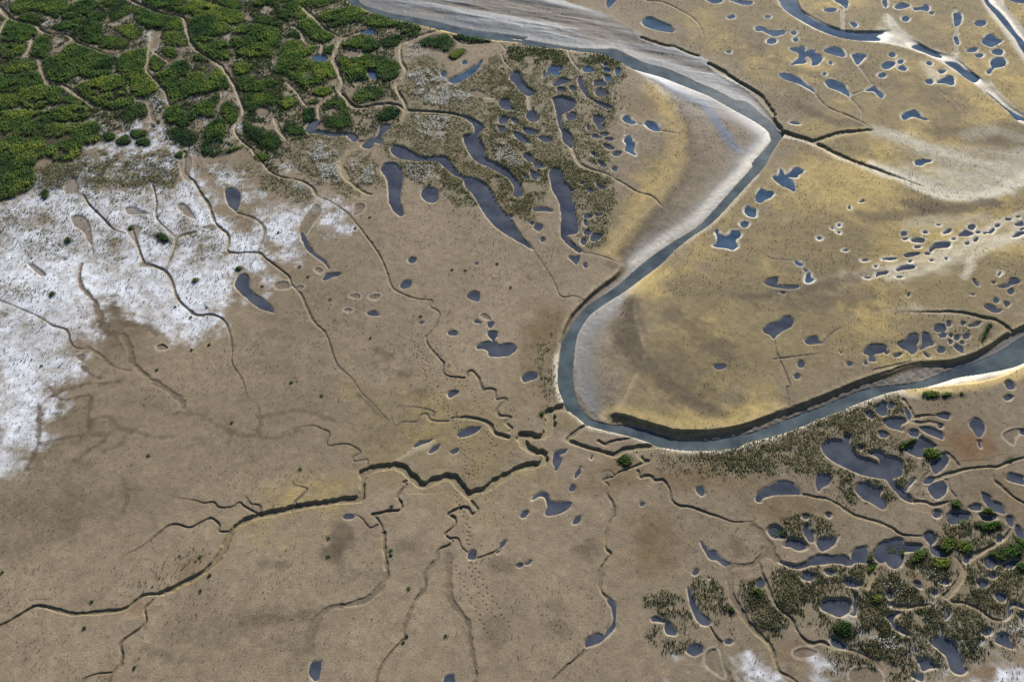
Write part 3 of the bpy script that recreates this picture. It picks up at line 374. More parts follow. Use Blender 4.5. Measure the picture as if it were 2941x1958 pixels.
CREEKS = [
('1045 -1626 918 -1626 768 -1667 671 -1708 689 -1856 662 -2096 564 -2254 439 -2280 295 -2241 149 -2280 180 -2383 271 -2512 413 -2614 535 -2639 557 -2765 511 -2852 348 -2890 145 -2939 -16 -3062 -176 -3184 -269 -3232 -427 -3376 -584 -3412 -682 -3483 -730 -3523 -844 -3352 -991 -3160 -1112 -3135 -1250 -3184 -1502 -3305 -1671 -3160 -1844 -2989 -1992 -2902 -2192 -2927 -2369 -2976 -2532 -3062',2.3,1.9,1.1,0.9,0.25),
('-2532 -3062 -2513 -3305 -2519 -3578',1.6,1.6,0.75,0.75,0.5),
('-2518 -3585 -2801 -3608 -3089 -3655 -3491 -3729 -3846 -3833 -4125 -3909 -4127 -3895 -4307 -3975 -4460 -4088 -4536 -4200 -4578 -4377 -4616 -4573 -4719 -4808 -4903 -4997 -5098 -5122 -5288 -5255 -5452 -5336',1.9,1.5,0.7,0.55,0.5),
('-5452 -5336 -5650 -5346 -5771 -5447 -5916 -5586 -6176 -5626 -6438 -5655 -6669 -5665 -6900 -5616 -7139 -5547 -7287 -5537 -7376 -5596 -7543 -5743 -7717 -5860 -7937 -5994',1.1,0.9,0.5,0.4,0.35),
('-73 -2293 -197 -2254 -323 -2175 -387 -2017 -557 -1910 -726 -1870 -895 -1856',1.4,1.1,0.9,0.6,0.25),
('-895 -1856 -1063 -1870 -1123 -1937 -1418 -1924 -1532 -1776 -1635 -1816 -1689 -1950 -1940 -1964 -2039 -2043 -2095 -1990 -2150 -1830',0.8,0.4,0.5,0.25,0.3),
('-1402 -1830 -1385 -1748 -1495 -1680 -1710 -1626 -1881 -1612 -2074 -1598',0.5,0.3,0.35,0.15,0.3),
('-52 -2175 -11 -2096 -115 -1964 -32 -1856 -137 -1830 -243 -1803 -265 -1667 -118 -1474 -161 -1419 -289 -1433 -313 -1223 -443 -1195 -540 -1209 -621 -938 -735 -764 -822 -793 -840 -924 -1015 -909 -1146 -895 -1271 -793 -1271 -558',1,0.7,0.75,0.45,0.3),
('-1271 -558 -1413 -379 -1608 -76 -1641 109 -1620 131 -1496 351 -1420 671 -1450 800 -1619 932 -1594 1097 -1842 1130 -2059 1214 -2306 1366 -2438 1536 -2521 1813 -2636 2167 -2818 2566 -3055 2975 -3358 3473 -3571 3788 -3948 4149 -4173 4292 -4317 4395',0.7,0.9,0.3,0.28,0.4),
('-4317 4395 -4461 4686 -4728 4898 -5202 5047 -5473 5242 -5651 5504 -5760 5669 -5970 5938 -6022 6074 -6328 6397 -6583 6868 -6522 7303 -6500 7649 -6709 8156 -6884 8624 -7296 9377 -7512 9709 -8075 10219 -8378 10624 -8620 11159 -8864 11833 -9017 12084 -9466 12210 -9836 12402 -10234 12692 -10638 12987 -11075 13387',1.1,1.7,0.35,0.45,0.5),
('-2489 -2989 -2488 -2790 -2688 -2815 -2737 -2740 -2628 -2614 -2872 -2448 -3176 -2486 -3230 -2383 -3211 -2201 -3346 -2123 -3523 -2043 -3808 -2096 -4096 -2254',0.7,0.4,0.5,0.1,0.3),
('-4132 -3868 -4195 -3729 -4359 -3683',0.5,0.3,0.3,0.15,0.3),
('-3491 -3725 -3600 -3648 -3485 -3495 -3442 -3376 -3651 -3305 -3695 -3208',0.6,0.35,0.35,0.15,0.3),
('-4126 -3902 -4276 -3822 -4429 -3729 -4521 -3659 -4623 -3741 -4835 -3752 -4954 -3648 -5106 -3671 -5276 -3613 -5562 -3566',0.7,0.4,0.4,0.1,0.3),
('-4151 -3868 -4152 -3752 -4220 -3694 -4320 -3683 -4424 -3542',0.5,0.3,0.3,0.1,0.3),
('-4533 -4211 -4744 -4211 -4769 -4088 -4929 -3964 -5067 -4043 -5240 -4137 -5465 -4077 -5592 -4111 -5728 -4267 -5921 -4486 -6115 -4616',0.7,0.5,0.4,0.1,0.3),
('-5465 -5356 -5543 -5487 -5609 -5586 -5538 -5763 -5571 -5879 -5684 -5994 -5784 -6089 -5820 -6183 -5754 -6332 -5750 -6479 -5820 -6606 -5834 -6744 -5816 -6873',0.7,0.9,0.4,0.25,0.3),
('-5837 -6606 -6039 -6624 -6225 -6696',0.5,0.4,0.12,0.06,0.3),
('-1650 -3184 -1825 -3244 -1781 -3305 -1902 -3542 -1834 -3659 -1843 -3799 -1997 -3822 -2263 -3890 -2271 -3907 -2151 -4054 -2067 -4245',0.8,0.8,0.5,0.35,0.3),
('-2067 -4245 -2044 -4508 -1968 -4956 -2015 -5163 -2143 -5366 -2368 -5487 -2757 -5566 -2920 -5704 -3001 -5898 -3012 -6277',0.9,1.6,0.25,0.06,0.6),
('-760 -3512 -678 -3629 -575 -3792 -651 -3884 -732 -3769 -869 -3769 -1040 -3884 -940 -3952 -934 -4111 -1081 -4267 -961 -4377 -996 -4465 -1162 -4552 -1209 -4745 -1364 -4977 -1349 -5224 -1481 -5447 -1571 -5724 -1627 -5937 -1634 -6089 -1793 -6295 -1929 -6534 -1962 -6744 -1984 -6873',0.9,0.9,0.6,0.15,0.3),
('-963 -4333 -867 -4355 -805 -4508 -688 -4616',0.5,0.4,0.2,0.12,0.3),
('-572 -4713 -423 -4659 -236 -4573 -142 -4443',0.6,0.5,0.1,0.1,0.3),
('-1006 -4659 -988 -5081 -954 -5447 -802 -5645 -670 -5840 -605 -6258 -526 -6624 -540 -6744 -553 -6891',1.4,0.9,0.06,0.15,0.6),
('-2187 -4088 -2316 -4144 -2449 -3975 -2575 -3884',0.4,0.4,0.18,0.1,0.3),
('2658 -2466 2408 -2499 2159 -2525 1908 -2588 1778 -2690 1579 -2614 1257 -2499 1056 -2409 976 -2345 1084 -2228 1192 -2123 1301 -2043',1.6,1.2,1.1,0.7,0.35),
('1511 -2383 1630 -2461 1758 -2383 2094 -2319',1,0.8,0.8,0.7,0.3),
('2258 -2563 2188 -2664 2259 -2790 2317 -2815 2064 -2939 1813 -3050 1749 -3111 1655 -3013 1553 -3038',1.4,0.6,0.9,0.4,0.3),
('2138 -3013 2167 -3148 2330 -3111 2401 -3208 2541 -3208 2625 -3352 2642 -3566 2744 -3706 2974 -3752 3212 -3868 3379 -3929 3615 -4032 3905 -4032 3946 -4133',1,0.8,0.6,0.3,0.3),
('3950 -4111 4020 -4267 4085 -4443 4108 -4530',1.6,2.4,0.12,0.1,0.8),
('4047 -4552 4093 -4616 4202 -4745',2.4,1.2,0.12,0.12,0.8),
('1727 -3135 1542 -3208 1616 -3305 1575 -3471 1669 -3683 1662 -3929 1652 -3929 1510 -4333 1498 -4530 1566 -4638 1420 -4872 1371 -5081 1377 -5285 1477 -5427',0.7,1.2,0.4,0.15,0.4),
('1182 -6183 998 -6351 818 -6497 605 -6696',0.9,0.6,0.1,0.06,0.3),
('3458 -4830 3775 -4830 3924 -4723 4108 -4530',0.9,1.2,0.1,0.12,0.6),
('3433 -4872 3378 -5122 3393 -5387 3469 -5606 3564 -5802 3678 -5975 3811 -6127 3815 -6108 3859 -6258 3875 -6461 3904 -6588 4073 -6696 4217 -6838',1.2,0.9,0.15,0.25,0.4),
('3913 -4787 3918 -4977 3964 -5142 4009 -5407 4101 -5606 4237 -5743 4275 -5918 4366 -6089 4460 -6146 4622 -6127 4765 -6202 4952 -6230 5081 -6277 5282 -6387 5406 -6515',0.8,1,0.15,0.3,0.4),
('2981 -5879 3061 -6070 3081 -6183 3009 -6443 3087 -6744',0.6,2.6,0.2,0.12,0.6),
('4843 -3488 5067 -3547 5291 -3606 5471 -3769 5634 -3907 5936 -4020 6158 -4133 6296 -4267 6630 -4300',0.7,1,0.2,0.2,0.4),
('4065 -3653 4005 -3952 3924 -4032',0.5,0.5,0.15,0.2,0.3),
('6659 -3636 6816 -3636 6992 -3706 7248 -3636',0.9,0.7,0.25,0.2,0.3),
('6802 -3542 6935 -3208 7110 -3013',1,0.8,0.15,0.15,0.3),
('7048 -3232 7323 -3111 7546 -3038 7810 -2964 8145 -2927 8282 -2939 8497 -2840 8802 -2740 9137 -2639',1.1,1,0.3,0.4,0.4),
('8181 -2939 8129 -3160 8213 -3329 8328 -3519 8482 -3659 8631 -3775',0.7,0.9,0.25,0.25,0.3),
('7631 -2890 7562 -2715 7510 -2614',0.9,0.7,0.15,0.2,0.3),
('7335 -3208 7325 -3376 7394 -3542',0.9,0.7,0.15,0.15,0.3),
('7084 -1447 7125 -1612 7123 -1776 7165 -1856 7412 -1803 7573 -1830',1.2,0.8,0.25,0.2,0.3),
('7080 -1937 7233 -1990 7408 -1964 7568 -1990',1.1,0.8,0.2,0.15,0.3),
('6698 -5366 6759 -5467 6934 -5487 7121 -5586 7268 -5743 7435 -5782',0.9,0.9,0.35,0.3,0.3),
('6698 -5366 7035 -5039 7099 -4830 7050 -4681',1.4,1,0.25,0.25,0.3),
('5848 -5547 5991 -5556 6195 -5537 6403 -5507',1,0.8,0.25,0.2,0.3),
('7276 -4681 7632 -4508 7911 -4355 8112 -4155',1.3,1,0.25,0.3,0.3),
('5515 -5204 5600 -5081 5670 -4872 5840 -4787',1.2,0.9,0.25,0.25,0.3),
('-14372 12725 -14130 12595 -13944 12338 -13684 12052 -13353 11833 -12844 11647 -12637 11401 -12317 11189 -11929 11159 -11704 11039 -11588 10860',1.6,1.4,0.5,0.5,0.3),
('-11588 10860 -11718 10566 -11815 10276',1.4,0.9,0.35,0.35,0.3),
('-11571 10801 -11269 10624 -10971 10449 -10706 10276 -10428 10161 -10167 10219 -9811 10391 -9493 10478',1.3,1,0.4,0.4,0.3),
('-9804 10979 -9869 10742 -10041 10683',0.9,0.8,0.4,0.4,0.3),
('-13673 12021 -13684 11585 -13631 11159',1.2,1.2,0.4,0.4,0.3),
('-12671 10920 -12611 10449 -12590 10104',1.4,1.2,0.3,0.3,0.3),
('-9471 10391 -9361 9821 -9310 9432 -9009 8997 -8616 8467 -8419 8002 -8326 7850 -8106 7901 -7815 8156 -7450 8362 -7207 8467 -7125 8053',1.2,0.8,0.5,0.3,0.3),
('-9409 10391 -8962 9934 -8752 9821 -8358 10104',1.2,1,0.3,0.3,0.3),
('-9532 11280 -9376 10508',3.2,1.5,0.25,0.25,0.3),
('-12131 9821 -11864 9267 -11545 8730 -11220 8730 -10742 8311 -10477 8105 -10159 7800',1.3,1.2,0.25,0.25,0.3),
('-9199 8105 -8899 7952 -8702 7500 -8561 7157',1.2,1.2,0.15,0.15,0.3),
('-7568 5997 -7468 5548 -7390 5198 -7103 4855 -6890 4478 -6623 4068 -6341 3434 -6021 3089 -5945 2825 -5920 2566 -5709 2492 -5295 2511 -5065 2311 -4768 2024 -4520 1778 -4441 1571 -4207 1264 -4038 899 -3846 510 -3576 194 -3408 -258 -3407 -259 -3253 -617 -2954 -938 -2744 -1279 -2503 -1557 -2194 -1937',1.3,0.7,0.3,0.08,0.4),
('-5951 3788 -5533 3591 -5277 3280 -5244 2937 -5280 2566',0.9,1,0.2,0.15,0.3),
('-8063 3241 -7881 2825 -7628 2311 -7543 2167 -7331 2096 -7080 1954 -6862 1640 -6666 1197 -6443 932 -6157 687 -5860 703 -5597 542 -5416 194 -5284 -258 -5284 -259 -5222 -588 -4981 -938 -4796 -1363 -4564 -1585 -4466 -1910',1.3,0.5,0.3,0.06,0.4),
('-6713 3165 -7046 2975 -7044 2639 -7064 1989',0.9,0.7,0.2,0.2,0.3),
('-9455 4395 -9194 4028 -8752 3551 -8465 3241 -8209 3127',0.8,0.6,0.2,0.2,0.3),
('-7998 4728 -7789 4190 -7653 3630 -7367 3280 -7105 3013',0.7,0.5,0.2,0.2,0.3),
('-8830 2167 -8775 1813 -8626 1468 -8317 1130 -8015 638',0.8,1.2,0.12,0.05,0.3),
('-10135 1097 -9717 899 -9214 638 -8891 414 -8578 288 -8425 7 -8258 -177 -7980 -207',0.5,0.6,0.15,0.15,0.3),
('-8037 -168 -7731 -379 -7436 -647 -7075 -764',0.9,0.9,0.08,0.05,0.3),
('-7445 140 -7244 -198 -7084 -558 -6573 -1024 -6077 -1391 -5893 -1640',1.6,1.6,0.12,0.06,0.7),
('-6101 11585 -5878 11585 -5643 11280 -5450 10801 -5238 10624 -4997 10683 -4961 10161',1.4,1.1,0.4,0.4,0.3),
('-5767 12595 -5600 12338 -5363 12021 -5034 11463 -4603 11039',1.8,1.3,0.35,0.35,0.3),
('-4034 11310 -4271 11159 -4502 10979 -4572 10508 -4595 9934 -4408 9377 -4255 8836 -4277 8519 -4089 8156 -3910 7850 -3643 7775 -3251 7901 -2787 7876 -2569 7649 -2078 7600 -1502 7525 -1240 7402',1.9,1.5,0.45,0.55,0.5),
('-5405 12338 -4982 12595 -4696 12660',1.4,1,0.3,0.3,0.3),
('-2569 7649 -2656 8053 -2870 8571 -2861 8836 -2693 9377 -2808 9709 -2907 10219 -2907 10624 -2764 10801',1.6,1.3,0.45,0.7,0.5),
('-2764 10801 -2588 10979 -2104 11310 -1858 11463 -1735 11554',1.6,1.4,1,1.3,0.3),
('-2565 7600 -2650 7206 -2889 7012',1.5,1.2,0.3,0.3,0.3),
('-3554 6350 -3717 6074 -3868 5713 -3854 5360 -3681 5013 -3898 5504 -3799 5112 -3549 4771 -3256 4478 -3117 4395',1.9,1.1,0.25,0.2,0.6),
('-4382 8414 -4578 8105 -4712 7800 -4612 7254',1.3,1.2,0.3,0.3,0.3),
('-5619 8836 -5357 8467 -5115 8002 -4971 7800 -4798 7800',1.2,1,0.3,0.3,0.3),
('-5698 7303 -5508 6820 -5282 6443',1.5,1,0.2,0.2,0.3),
('-1655 11159 -1323 10683 -1012 10683 -452 10742',1,0.7,0.3,0.3,0.3),
('1459 10391 1505 9990 1696 9487 1811 9377 1741 9159',1.1,0.8,0.3,0.3,0.3),
('-305 10683 -148 10334 -270 10161 -146 9709 66 9377',0.9,0.8,0.5,0.5,0.3),
('415 8311 437 7699',1.2,1,0.25,0.25,0.3),
('6 7649 178 7600 321 7550',0.8,0.8,0.25,0.25,0.3),
('1379 6120 1544 5535 1803 5316 2140 5142 2438 4843 2439 4855 2755 4519 3079 4354 3255 4028 3452 3709 3608 3512 3717 3357',1.3,0.4,0.25,0.2,0.4),
('1443 2529 1649 2474 1889 2383 2123 2239 2259 2096 2489 1954',0.6,0.6,0.3,0.4,0.3),
('448 2566 659 2096 840 1640 925 1298 1039 1180 1252 1214 1569 981',0.4,0.8,0.15,0.5,0.3),
('2945 7108 3162 7012',0.5,0.5,0.15,0.15,0.3),
('3507 6796 3942 6678',0.5,0.4,0.15,0.15,0.3),
('2726 7012 2654 6631',0.7,0.7,0.15,0.15,0.3),
('7481 8414 7570 8002 7736 7699 8054 7451 8310 7206 8567 6868',0.7,1,0.2,0.25,0.3),
('8301 8156 8421 7800 8436 7500 8327 7157',1,0.6,0.15,0.15,0.3),
('8395 8311 8795 8519',0.8,0.8,0.12,0.12,0.3),
('8839 9709 8915 9267 8994 8730',1.1,0.8,0.15,0.15,0.3),
('10603 8467 10816 8002 10949 7402',0.6,0.5,0.12,0.12,0.3),
('12187 12466 11954 11585 11789 11039 11559 10276',1.6,1.6,0.2,0.2,0.3),
('9100 12498 8868 11463',1.8,0.8,0.2,0.2,0.3),
('6314 6749 6487 6702 6664 6607 6862 6481 7065 6387 7374 6537 7683 6678 8040 6773 8499 6820',2.6,1.6,1.2,0.5,0.35),
('7057 6350 7328 6065 7596 5794 7898 5571 8245 5338 8697 5013 9140 4695',2.2,0.9,0.9,0.08,0.45),
('9608 256 9465 510 9161 638 8739 768 8044 768 7469 784',1.6,0.8,0.4,0.04,0.3),
('5002 78 4993 -349 5033 -617 5095 -1110 5019 -1166 4989 -1557 5001 -1830',0.5,0.5,0.15,0.4,0.3),
('4905 -469 5271 -409 5824 -319',0.5,0.4,0.1,0.1,0.3),
('5924 -54 6106 162 6330 351',0.5,0.4,0.1,0.1,0.3),
('5168 2529 5375 2311 5779 2257 5908 2167 6011 1954 6065 1744',0.4,0.5,0.1,0.1,0.3),
('1757 -1789 1986 -1835 2251 -1932 2555 -2043 2857 -2154 3271 -2170 3694 -2123 4019 -2043 4354 -1915 4700 -1776',1.35,0.8,0.5,0.35,0.4),  # not a creek: groove shaped under the scarp for its dark shade line
('4699 -1748 4907 -1653',0.7,0.5,0.4,0.4,0.3),
('5038 -1634 5504 -1433 5985 -1195 6473 -961 6953 -787 7275 -647 7630 -558 8125 -529',1,1.1,0.5,0.4,0.4),
('6703 -735 7106 -617 7465 -514',0.6,0.7,0.4,0.4,0.3),
('2323 1989 2090 1761 1835 1519 1584 1264 1458 1097',0.8,0.9,0.45,0.5,0.3),
('1433 1064 1233 768 1081 446 981 194 905 -54',1,0.9,0.4,0.4,0.4),
('2557 2474 2359 2131',0.5,0.5,0.2,0.2,0.3),
('5075 9709 5331 9377 5579 9024 5948 8545 6159 8053 6307 7500',2.2,2.4,0.8,0.8,0.3),  # not a creek: groove added to give the bank its shadow
('3458 10991 3956 10636 4257 10548 4536 10288 4791 10104',1.8,1.6,0.6,0.5,0.3),
('3668 12987 4182 12856 4566 12466 4902 12021 5064 11524 5097 10801',1.3,0.8,0.4,0.2,0.4),
]
THICKETS = [
('-12589 7500 -12360 7500 -11879 7600 -11461 7550 -11217 7500 -10980 7108 -10612 7012 -10231 7060 -9906 7108 -9742 6725 -9693 6350 -9984 6212 -9919 5893 -10043 5669 -10449 5669 -10722 5758 -10918 5360 -10867 5285 -10661 4898 -10709 4561 -10928 4354 -11224 4231 -11417 4190',0.6,0.9,'broadest yellow green thicket filling the left edge above the salt crust'),
('-11235 7649 -10881 7901 -10536 8105 -10159 7800 -10088 7451 -10274 7206 -10641 7108 -11024 7157 -11201 7451',0.55,0.8,'rounded green thicket resting on the upper right side of the broadest thicket'),
('-12875 8311 -12642 8311 -12220 8362 -12064 8156 -12003 7800 -12394 7600 -12624 7600',0.5,0.8,'green thicket at the left edge directly above the broadest thicket'),
('-12155 8519 -11605 8730 -11276 8624 -10725 8156 -10637 8053 -11254 7800 -11567 7699 -11888 7800 -12093 8156',0.45,0.8,'long low green thicket below the white gap near the left edge'),
('-13175 9159 -12936 9159 -12488 9159 -12152 9322 -11842 9104 -11621 8783 -12031 8677 -12091 8414 -12696 8467 -12931 8467',0.5,0.8,'green thicket left of the narrow white gap, at the left edge'),
('-13430 9877 -13186 9877 -12586 9906 -12214 9793 -12072 9542 -12242 9322 -12517 9159 -12974 9267 -13214 9267',0.5,0.75,'green thicket at the left edge just above the narrow white gap'),
('-12030 9598 -12027 9877 -11670 10104 -11185 9709 -10741 9432 -10304 9377 -10155 9159 -10513 9050 -10902 9159 -11120 8889 -11447 8889 -11740 9159',0.45,0.75,'sprawling dark green thicket just right of the narrow white gap'),
('-11709 10334 -11598 10683 -11235 10508 -10751 10219 -10351 10104 -10183 9821 -10274 9487 -10741 9432 -11246 9709 -11574 9990',0.45,0.8,'plump green thicket under the creek fork in the upper left'),
('-10864 8624 -10586 8889 -10229 9104 -9915 9159 -9622 8836 -9555 8467 -9312 8207 -9247 7952 -9555 7699 -9972 7750 -10492 8156',0.55,0.85,'olive topped thicket in the middle of the upper left scrub'),
('-10153 9821 -9936 10276 -9502 10391 -9392 9821 -9312 9377 -9025 8943 -8804 8519 -9108 8207 -9408 8467 -9533 8836 -9856 9159',0.5,0.8,'thicket on the left bank of the short inner creek'),
('-12449 10047 -12594 10683 -12478 11099 -12239 11039 -12041 10508 -11977 10104 -12137 9934',0.5,0.75,'blocky green thicket enclosed by creeks near the left edge'),
('-13486 10920 -13705 11833 -13438 11895 -12887 11585 -12654 11159 -12777 10860 -13112 10742',0.5,0.75,'green thicket inside the first creek bend at the top left corner'),
('-13674 10566 -13425 10566 -13155 10683 -12742 10566 -12689 10219 -12900 9934 -13206 9934 -13450 9934',0.55,0.75,'low thicket at the left edge below the first creek bend'),
('-13448 12021 -13241 12274 -12941 12147 -12679 11833 -12768 11709 -13172 11771',0.55,0.6,'small oval thicket between the top left creek and a white pan'),
('-13804 12595 -13607 12987 -12526 13119 -12262 12466 -12385 12021 -12670 12210 -13153 12402 -13511 12210',0.45,0.8,'dark thicket along the top edge near the top left corner'),
('-12235 12595 -11938 12921 -11609 12921 -11321 12595 -11102 12274 -11062 11895 -11429 11833 -11648 12147 -11851 11958 -12108 11958 -12418 12338',0.45,0.75,'dark knobbly thicket at the top edge right of the tiny blue inlet'),
('-12339 11463 -12051 11771 -11640 11895 -11219 11771 -10938 11219 -11230 10920 -11534 11099 -11921 11341',0.35,0.7,'flat dark thicket above the creek fork in the upper left'),
('-11449 10920 -11173 11159 -10841 11099 -10851 10683 -11162 10683',0.4,0.65,'small dark thicket touching the right side of the creek fork'),
('-10882 10683 -10715 11099 -10290 10920 -10056 10742 -10089 10508 -10398 10391 -10723 10449',0.85,0.75,'bright yellow green lens shaped thicket beside a creek'),
('-10608 11401 -10371 11709 -10005 11524 -9849 11159 -9978 10801 -10322 11039',0.9,0.8,'bright lime thicket left of the pale three way pan'),
('-11037 12274 -10881 12660 -10471 12595 -10340 12338 -10549 12021 -10803 11771 -10918 11958',0.45,0.7,'dark green thicket between two pale pans near the top edge'),
('-11393 12856 -10986 13053 -10570 12725 -10798 12595 -11190 12595',0.4,0.6,'thin dark thicket strip at the top edge left of the long creek'),
('-10291 12274 -10161 12530 -9805 12274 -9436 12084 -9035 12021 -8800 11401 -9149 11401 -9405 11280 -9782 11524 -10067 11771',0.3,0.7,'dark smooth thicket under the top arc of the long creek'),
('-9299 11099 -9135 11341 -8773 11280 -8516 10683 -8756 10508 -9093 10624',0.55,0.75,'thicket on the inside left of the long creek, right of the three way pan'),
('-9162 10391 -8942 10508 -8673 10276 -8700 9990 -8958 10047',0.7,0.7,'small round thicket island below the three way pan'),
('-9303 9709 -9308 10104 -9097 9990 -8895 9653 -8907 9322 -9175 9432',0.5,0.7,'small thicket on the right side of the short inner creek'),
('-8975 9104 -8753 9432 -8539 9821 -8247 9598 -8211 9159 -8018 9377 -8198 9934 -8051 10104 -7642 9598 -7253 9159 -7061 8624 -7276 8519 -7673 8311 -8065 8105 -8251 7901 -8515 8414',0.45,0.85,'large thicket with a notch, held between the short creek and the long creek'),
('-8365 7649 -7991 7901 -7597 7952 -7224 8259 -7190 7800 -7186 7352 -7538 7402 -7783 6964 -8194 7157 -8336 7402',0.5,0.85,'green thicket below the white creek tail, above a round pan'),
('-7066 7901 -6883 8002 -6653 7699 -6551 7303 -6619 7060 -6797 7108 -7026 7550',0.6,0.8,'upright thicket hugging the lower left bank of the long creek'),
('-9533 7402 -9352 7800 -9057 8002 -8808 7699 -8792 7402 -9011 7254 -9131 7060 -9380 7254',0.5,0.85,'green thicket with white salt channels on both sides'),
('-8780 6350 -8633 6537 -8421 6350 -8486 6166 -8690 6212',0.57,0.48,'bright lime bush at the upper edge of the salt crust, right of a pair'),
('-9263 6397 -9103 6631 -8927 6490 -8895 6258 -9130 6212',0.3,0.45,'dark bush at the upper edge of the salt crust, left of a pair'),
('-9632 6631 -9394 6678 -9288 6490 -9499 6350',0.4,0.6,'small dark bush beside the tip of the broadest thicket'),
('-9012 6820 -8636 6773 -8578 6537 -8871 6490',0.35,0.6,'low dull green bush just above the bright lime bush'),
('-8098 6868 -7772 6916 -7354 6537 -7405 6258 -7671 6212 -8032 6584',0.25,0.5,'low grey green thicket left of the round pan in white ground'),
('-7238 6916 -7053 7254 -6845 7060 -6780 6584 -6652 6074 -6258 6166 -6608 5848 -7108 5893 -7149 6350',0.25,0.5,'low dull thicket wrapped round the round pan'),
('-8385 10801 -8173 10979 -7562 10742 -7317 10276 -7313 9934 -7515 9877 -8099 10334',0.55,0.8,'thicket on the outer right side of the long creek bend'),
('-8669 11524 -8699 11958 -8262 12021 -7750 11709 -7489 11341 -7706 11159 -8060 11039 -8474 10920',0.3,0.7,'smooth dark thicket right of the long creek below its top arc'),
('-10425 13186 -9364 13186 -8861 12402 -8948 12210 -9366 12338 -9883 12595',0.3,0.7,'dark thicket at the top edge outside the top arc of the long creek'),
('-8960 12856 -8631 12856 -7963 12466 -7439 12274 -7294 11833 -7547 11647 -7903 11833 -8326 12021 -8740 12147 -8893 12402',0.55,0.8,'thicket with a bright right end left of the funnel shaped pan'),
('-8687 13119 -8131 12987 -7690 12921 -7433 12595 -7560 12402 -7923 12595',0.3,0.6,'dark strip of thicket at the top edge above the funnel shaped pan'),
('-7445 11280 -7089 11585 -6665 11524 -6235 11280 -6039 10047 -6334 10104 -6712 9990 -7070 10104 -7352 10624',0.4,0.8,'wide dark green thicket below the funnel shaped pan'),
('-7157 9598 -6885 9765 -6613 9598 -6675 9267 -6954 9159',0.7,0.75,'small bright thicket at a side gully of the long creek'),
('-6934 9050 -6565 9159 -6310 8889 -6031 8997 -5831 8730 -6229 8414 -6630 8362 -6854 8624',0.6,0.8,'thicket with two bright lobes right of the long creek'),
('-6650 8311 -6249 8362 -5723 8053 -5683 7800 -5894 7800 -6202 7750 -6528 7800',0.3,0.65,'dark thicket directly above the pale disc shaped pan'),
('-6411 7157 -6187 7012 -5817 6820 -5491 6584 -5439 6258 -5700 6120 -6078 6397 -6341 6773',0.25,0.5,'low grey green thicket right of the lower long creek'),
('-5927 5848 -5802 5915 -5614 5848 -5598 5669 -5749 5602 -5890 5713',0.85,0.9,'bright round bush alone in the fork of the long creek'),
('-7753 5848 -7625 6006 -7473 5938 -7498 5803 -7646 5736',0.8,0.8,'bright bush capping the top of the brown pan in white ground'),
('-7107 12790 -6701 13119 -5973 13119 -5725 12530 -5630 12084 -6043 11833 -6297 12021 -6432 12466 -6703 12725 -6943 12595',0.45,0.8,'dark thicket arching over the pale pan at the top edge'),
('-5907 13119 -4914 13119 -4998 12725 -5301 12530 -5636 12595',0.35,0.75,'dark thicket at the top edge left of the river mouth bank'),
('-7147 12274 -6898 12147 -6597 12084 -6206 11647 -6209 11463 -6685 11647 -6930 11771',0.35,0.65,'slim dark thicket below the pale pan at the top edge'),
('-6025 10683 -5646 10860 -5456 10624 -5468 10276 -5689 10104 -5983 10219',0.5,0.75,'small green thicket inside the loop of the brown side creek'),
('-5963 11099 -5796 11463 -5594 11159 -5623 10920',0.35,0.6,'tiny dark thicket in the brown side creek bend'),
('-5801 11709 -5548 11958 -5274 11833 -5034 11463 -4666 11039 -4950 10801 -5200 10801 -5437 11159',0.35,0.75,'dark slanting thicket between two brown creeks'),
('-5218 12147 -4861 12402 -4387 12530 -4120 12466 -3998 11895 -4337 11771 -4636 11585 -4883 11524 -5081 11833',0.5,0.85,'bright topped thicket beside the sandy river bank'),
('-3920 12084 -3641 12210 -3286 11833 -2961 11771 -2533 11585 -2478 11219 -2844 11039 -3075 11585 -3324 11524 -3642 11524 -3915 11709',0.35,0.7,'dark thicket strip following the sandy river bank'),
('-5956 10047 -5561 10276 -5168 10566 -5191 10276 -5275 9990 -5061 9765 -4666 9765 -4528 9377 -4435 9104 -4700 8836 -4923 8730 -5210 8467 -5411 8836 -5775 9267 -6002 9377',0.4,0.75,'large dark thicket wrapped round the half moon pool'),
('-4898 10391 -4679 10624 -4647 10104 -4814 10219',0.5,0.6,'small thicket on the upper right of the half moon pool'),
('-4995 9267 -4918 9598 -4645 9598 -4515 9267 -4720 8997 -4929 8997',0.75,0.8,'bright green bush right of the small bare pan'),
('-4939 8414 -4787 8598 -4489 8571 -4441 8414 -4623 8233 -4860 8259',1,0.95,'brightest lime oval bush below the scrub, by a creek'),
('-4999 8002 -4839 8105 -4724 8002 -4866 7876',0.7,0.6,'tiny green bush just under the brightest lime bush'),
('-5703 8053 -5498 8233 -5268 8053 -5259 7800 -5524 7649 -5692 7800',0.75,0.85,'round bright bush left of the brightest lime bush'),
('-6519 8730 -6242 8836 -6090 8997 -5865 8889 -5860 8677 -6159 8519 -6454 8362',0.65,0.75,'green hedge like thicket pointing right towards a brown gully'),
('-6467 8105 -6032 8467 -5761 8053 -5811 7649 -5922 7800 -6133 7850 -6187 7500 -6341 7402',0.3,0.65,'dark thicket curled over the pale disc shaped pan'),
('-5051 7550 -4849 7750 -4717 7402 -4797 7157 -4967 7157',0.3,0.55,'dull thicket at the left end of the long winding pool'),
('-5446 6964 -5286 7206 -5088 7012 -4835 6820 -4865 6631 -5192 6584 -5353 6725',0.5,0.65,'green thicket at the lower left of the long winding pool'),
('-5896 6631 -5676 6820 -5428 6490 -5445 6074 -5700 6120 -5884 6397',0.3,0.55,'dull thicket left of a brown gully under the scrub'),
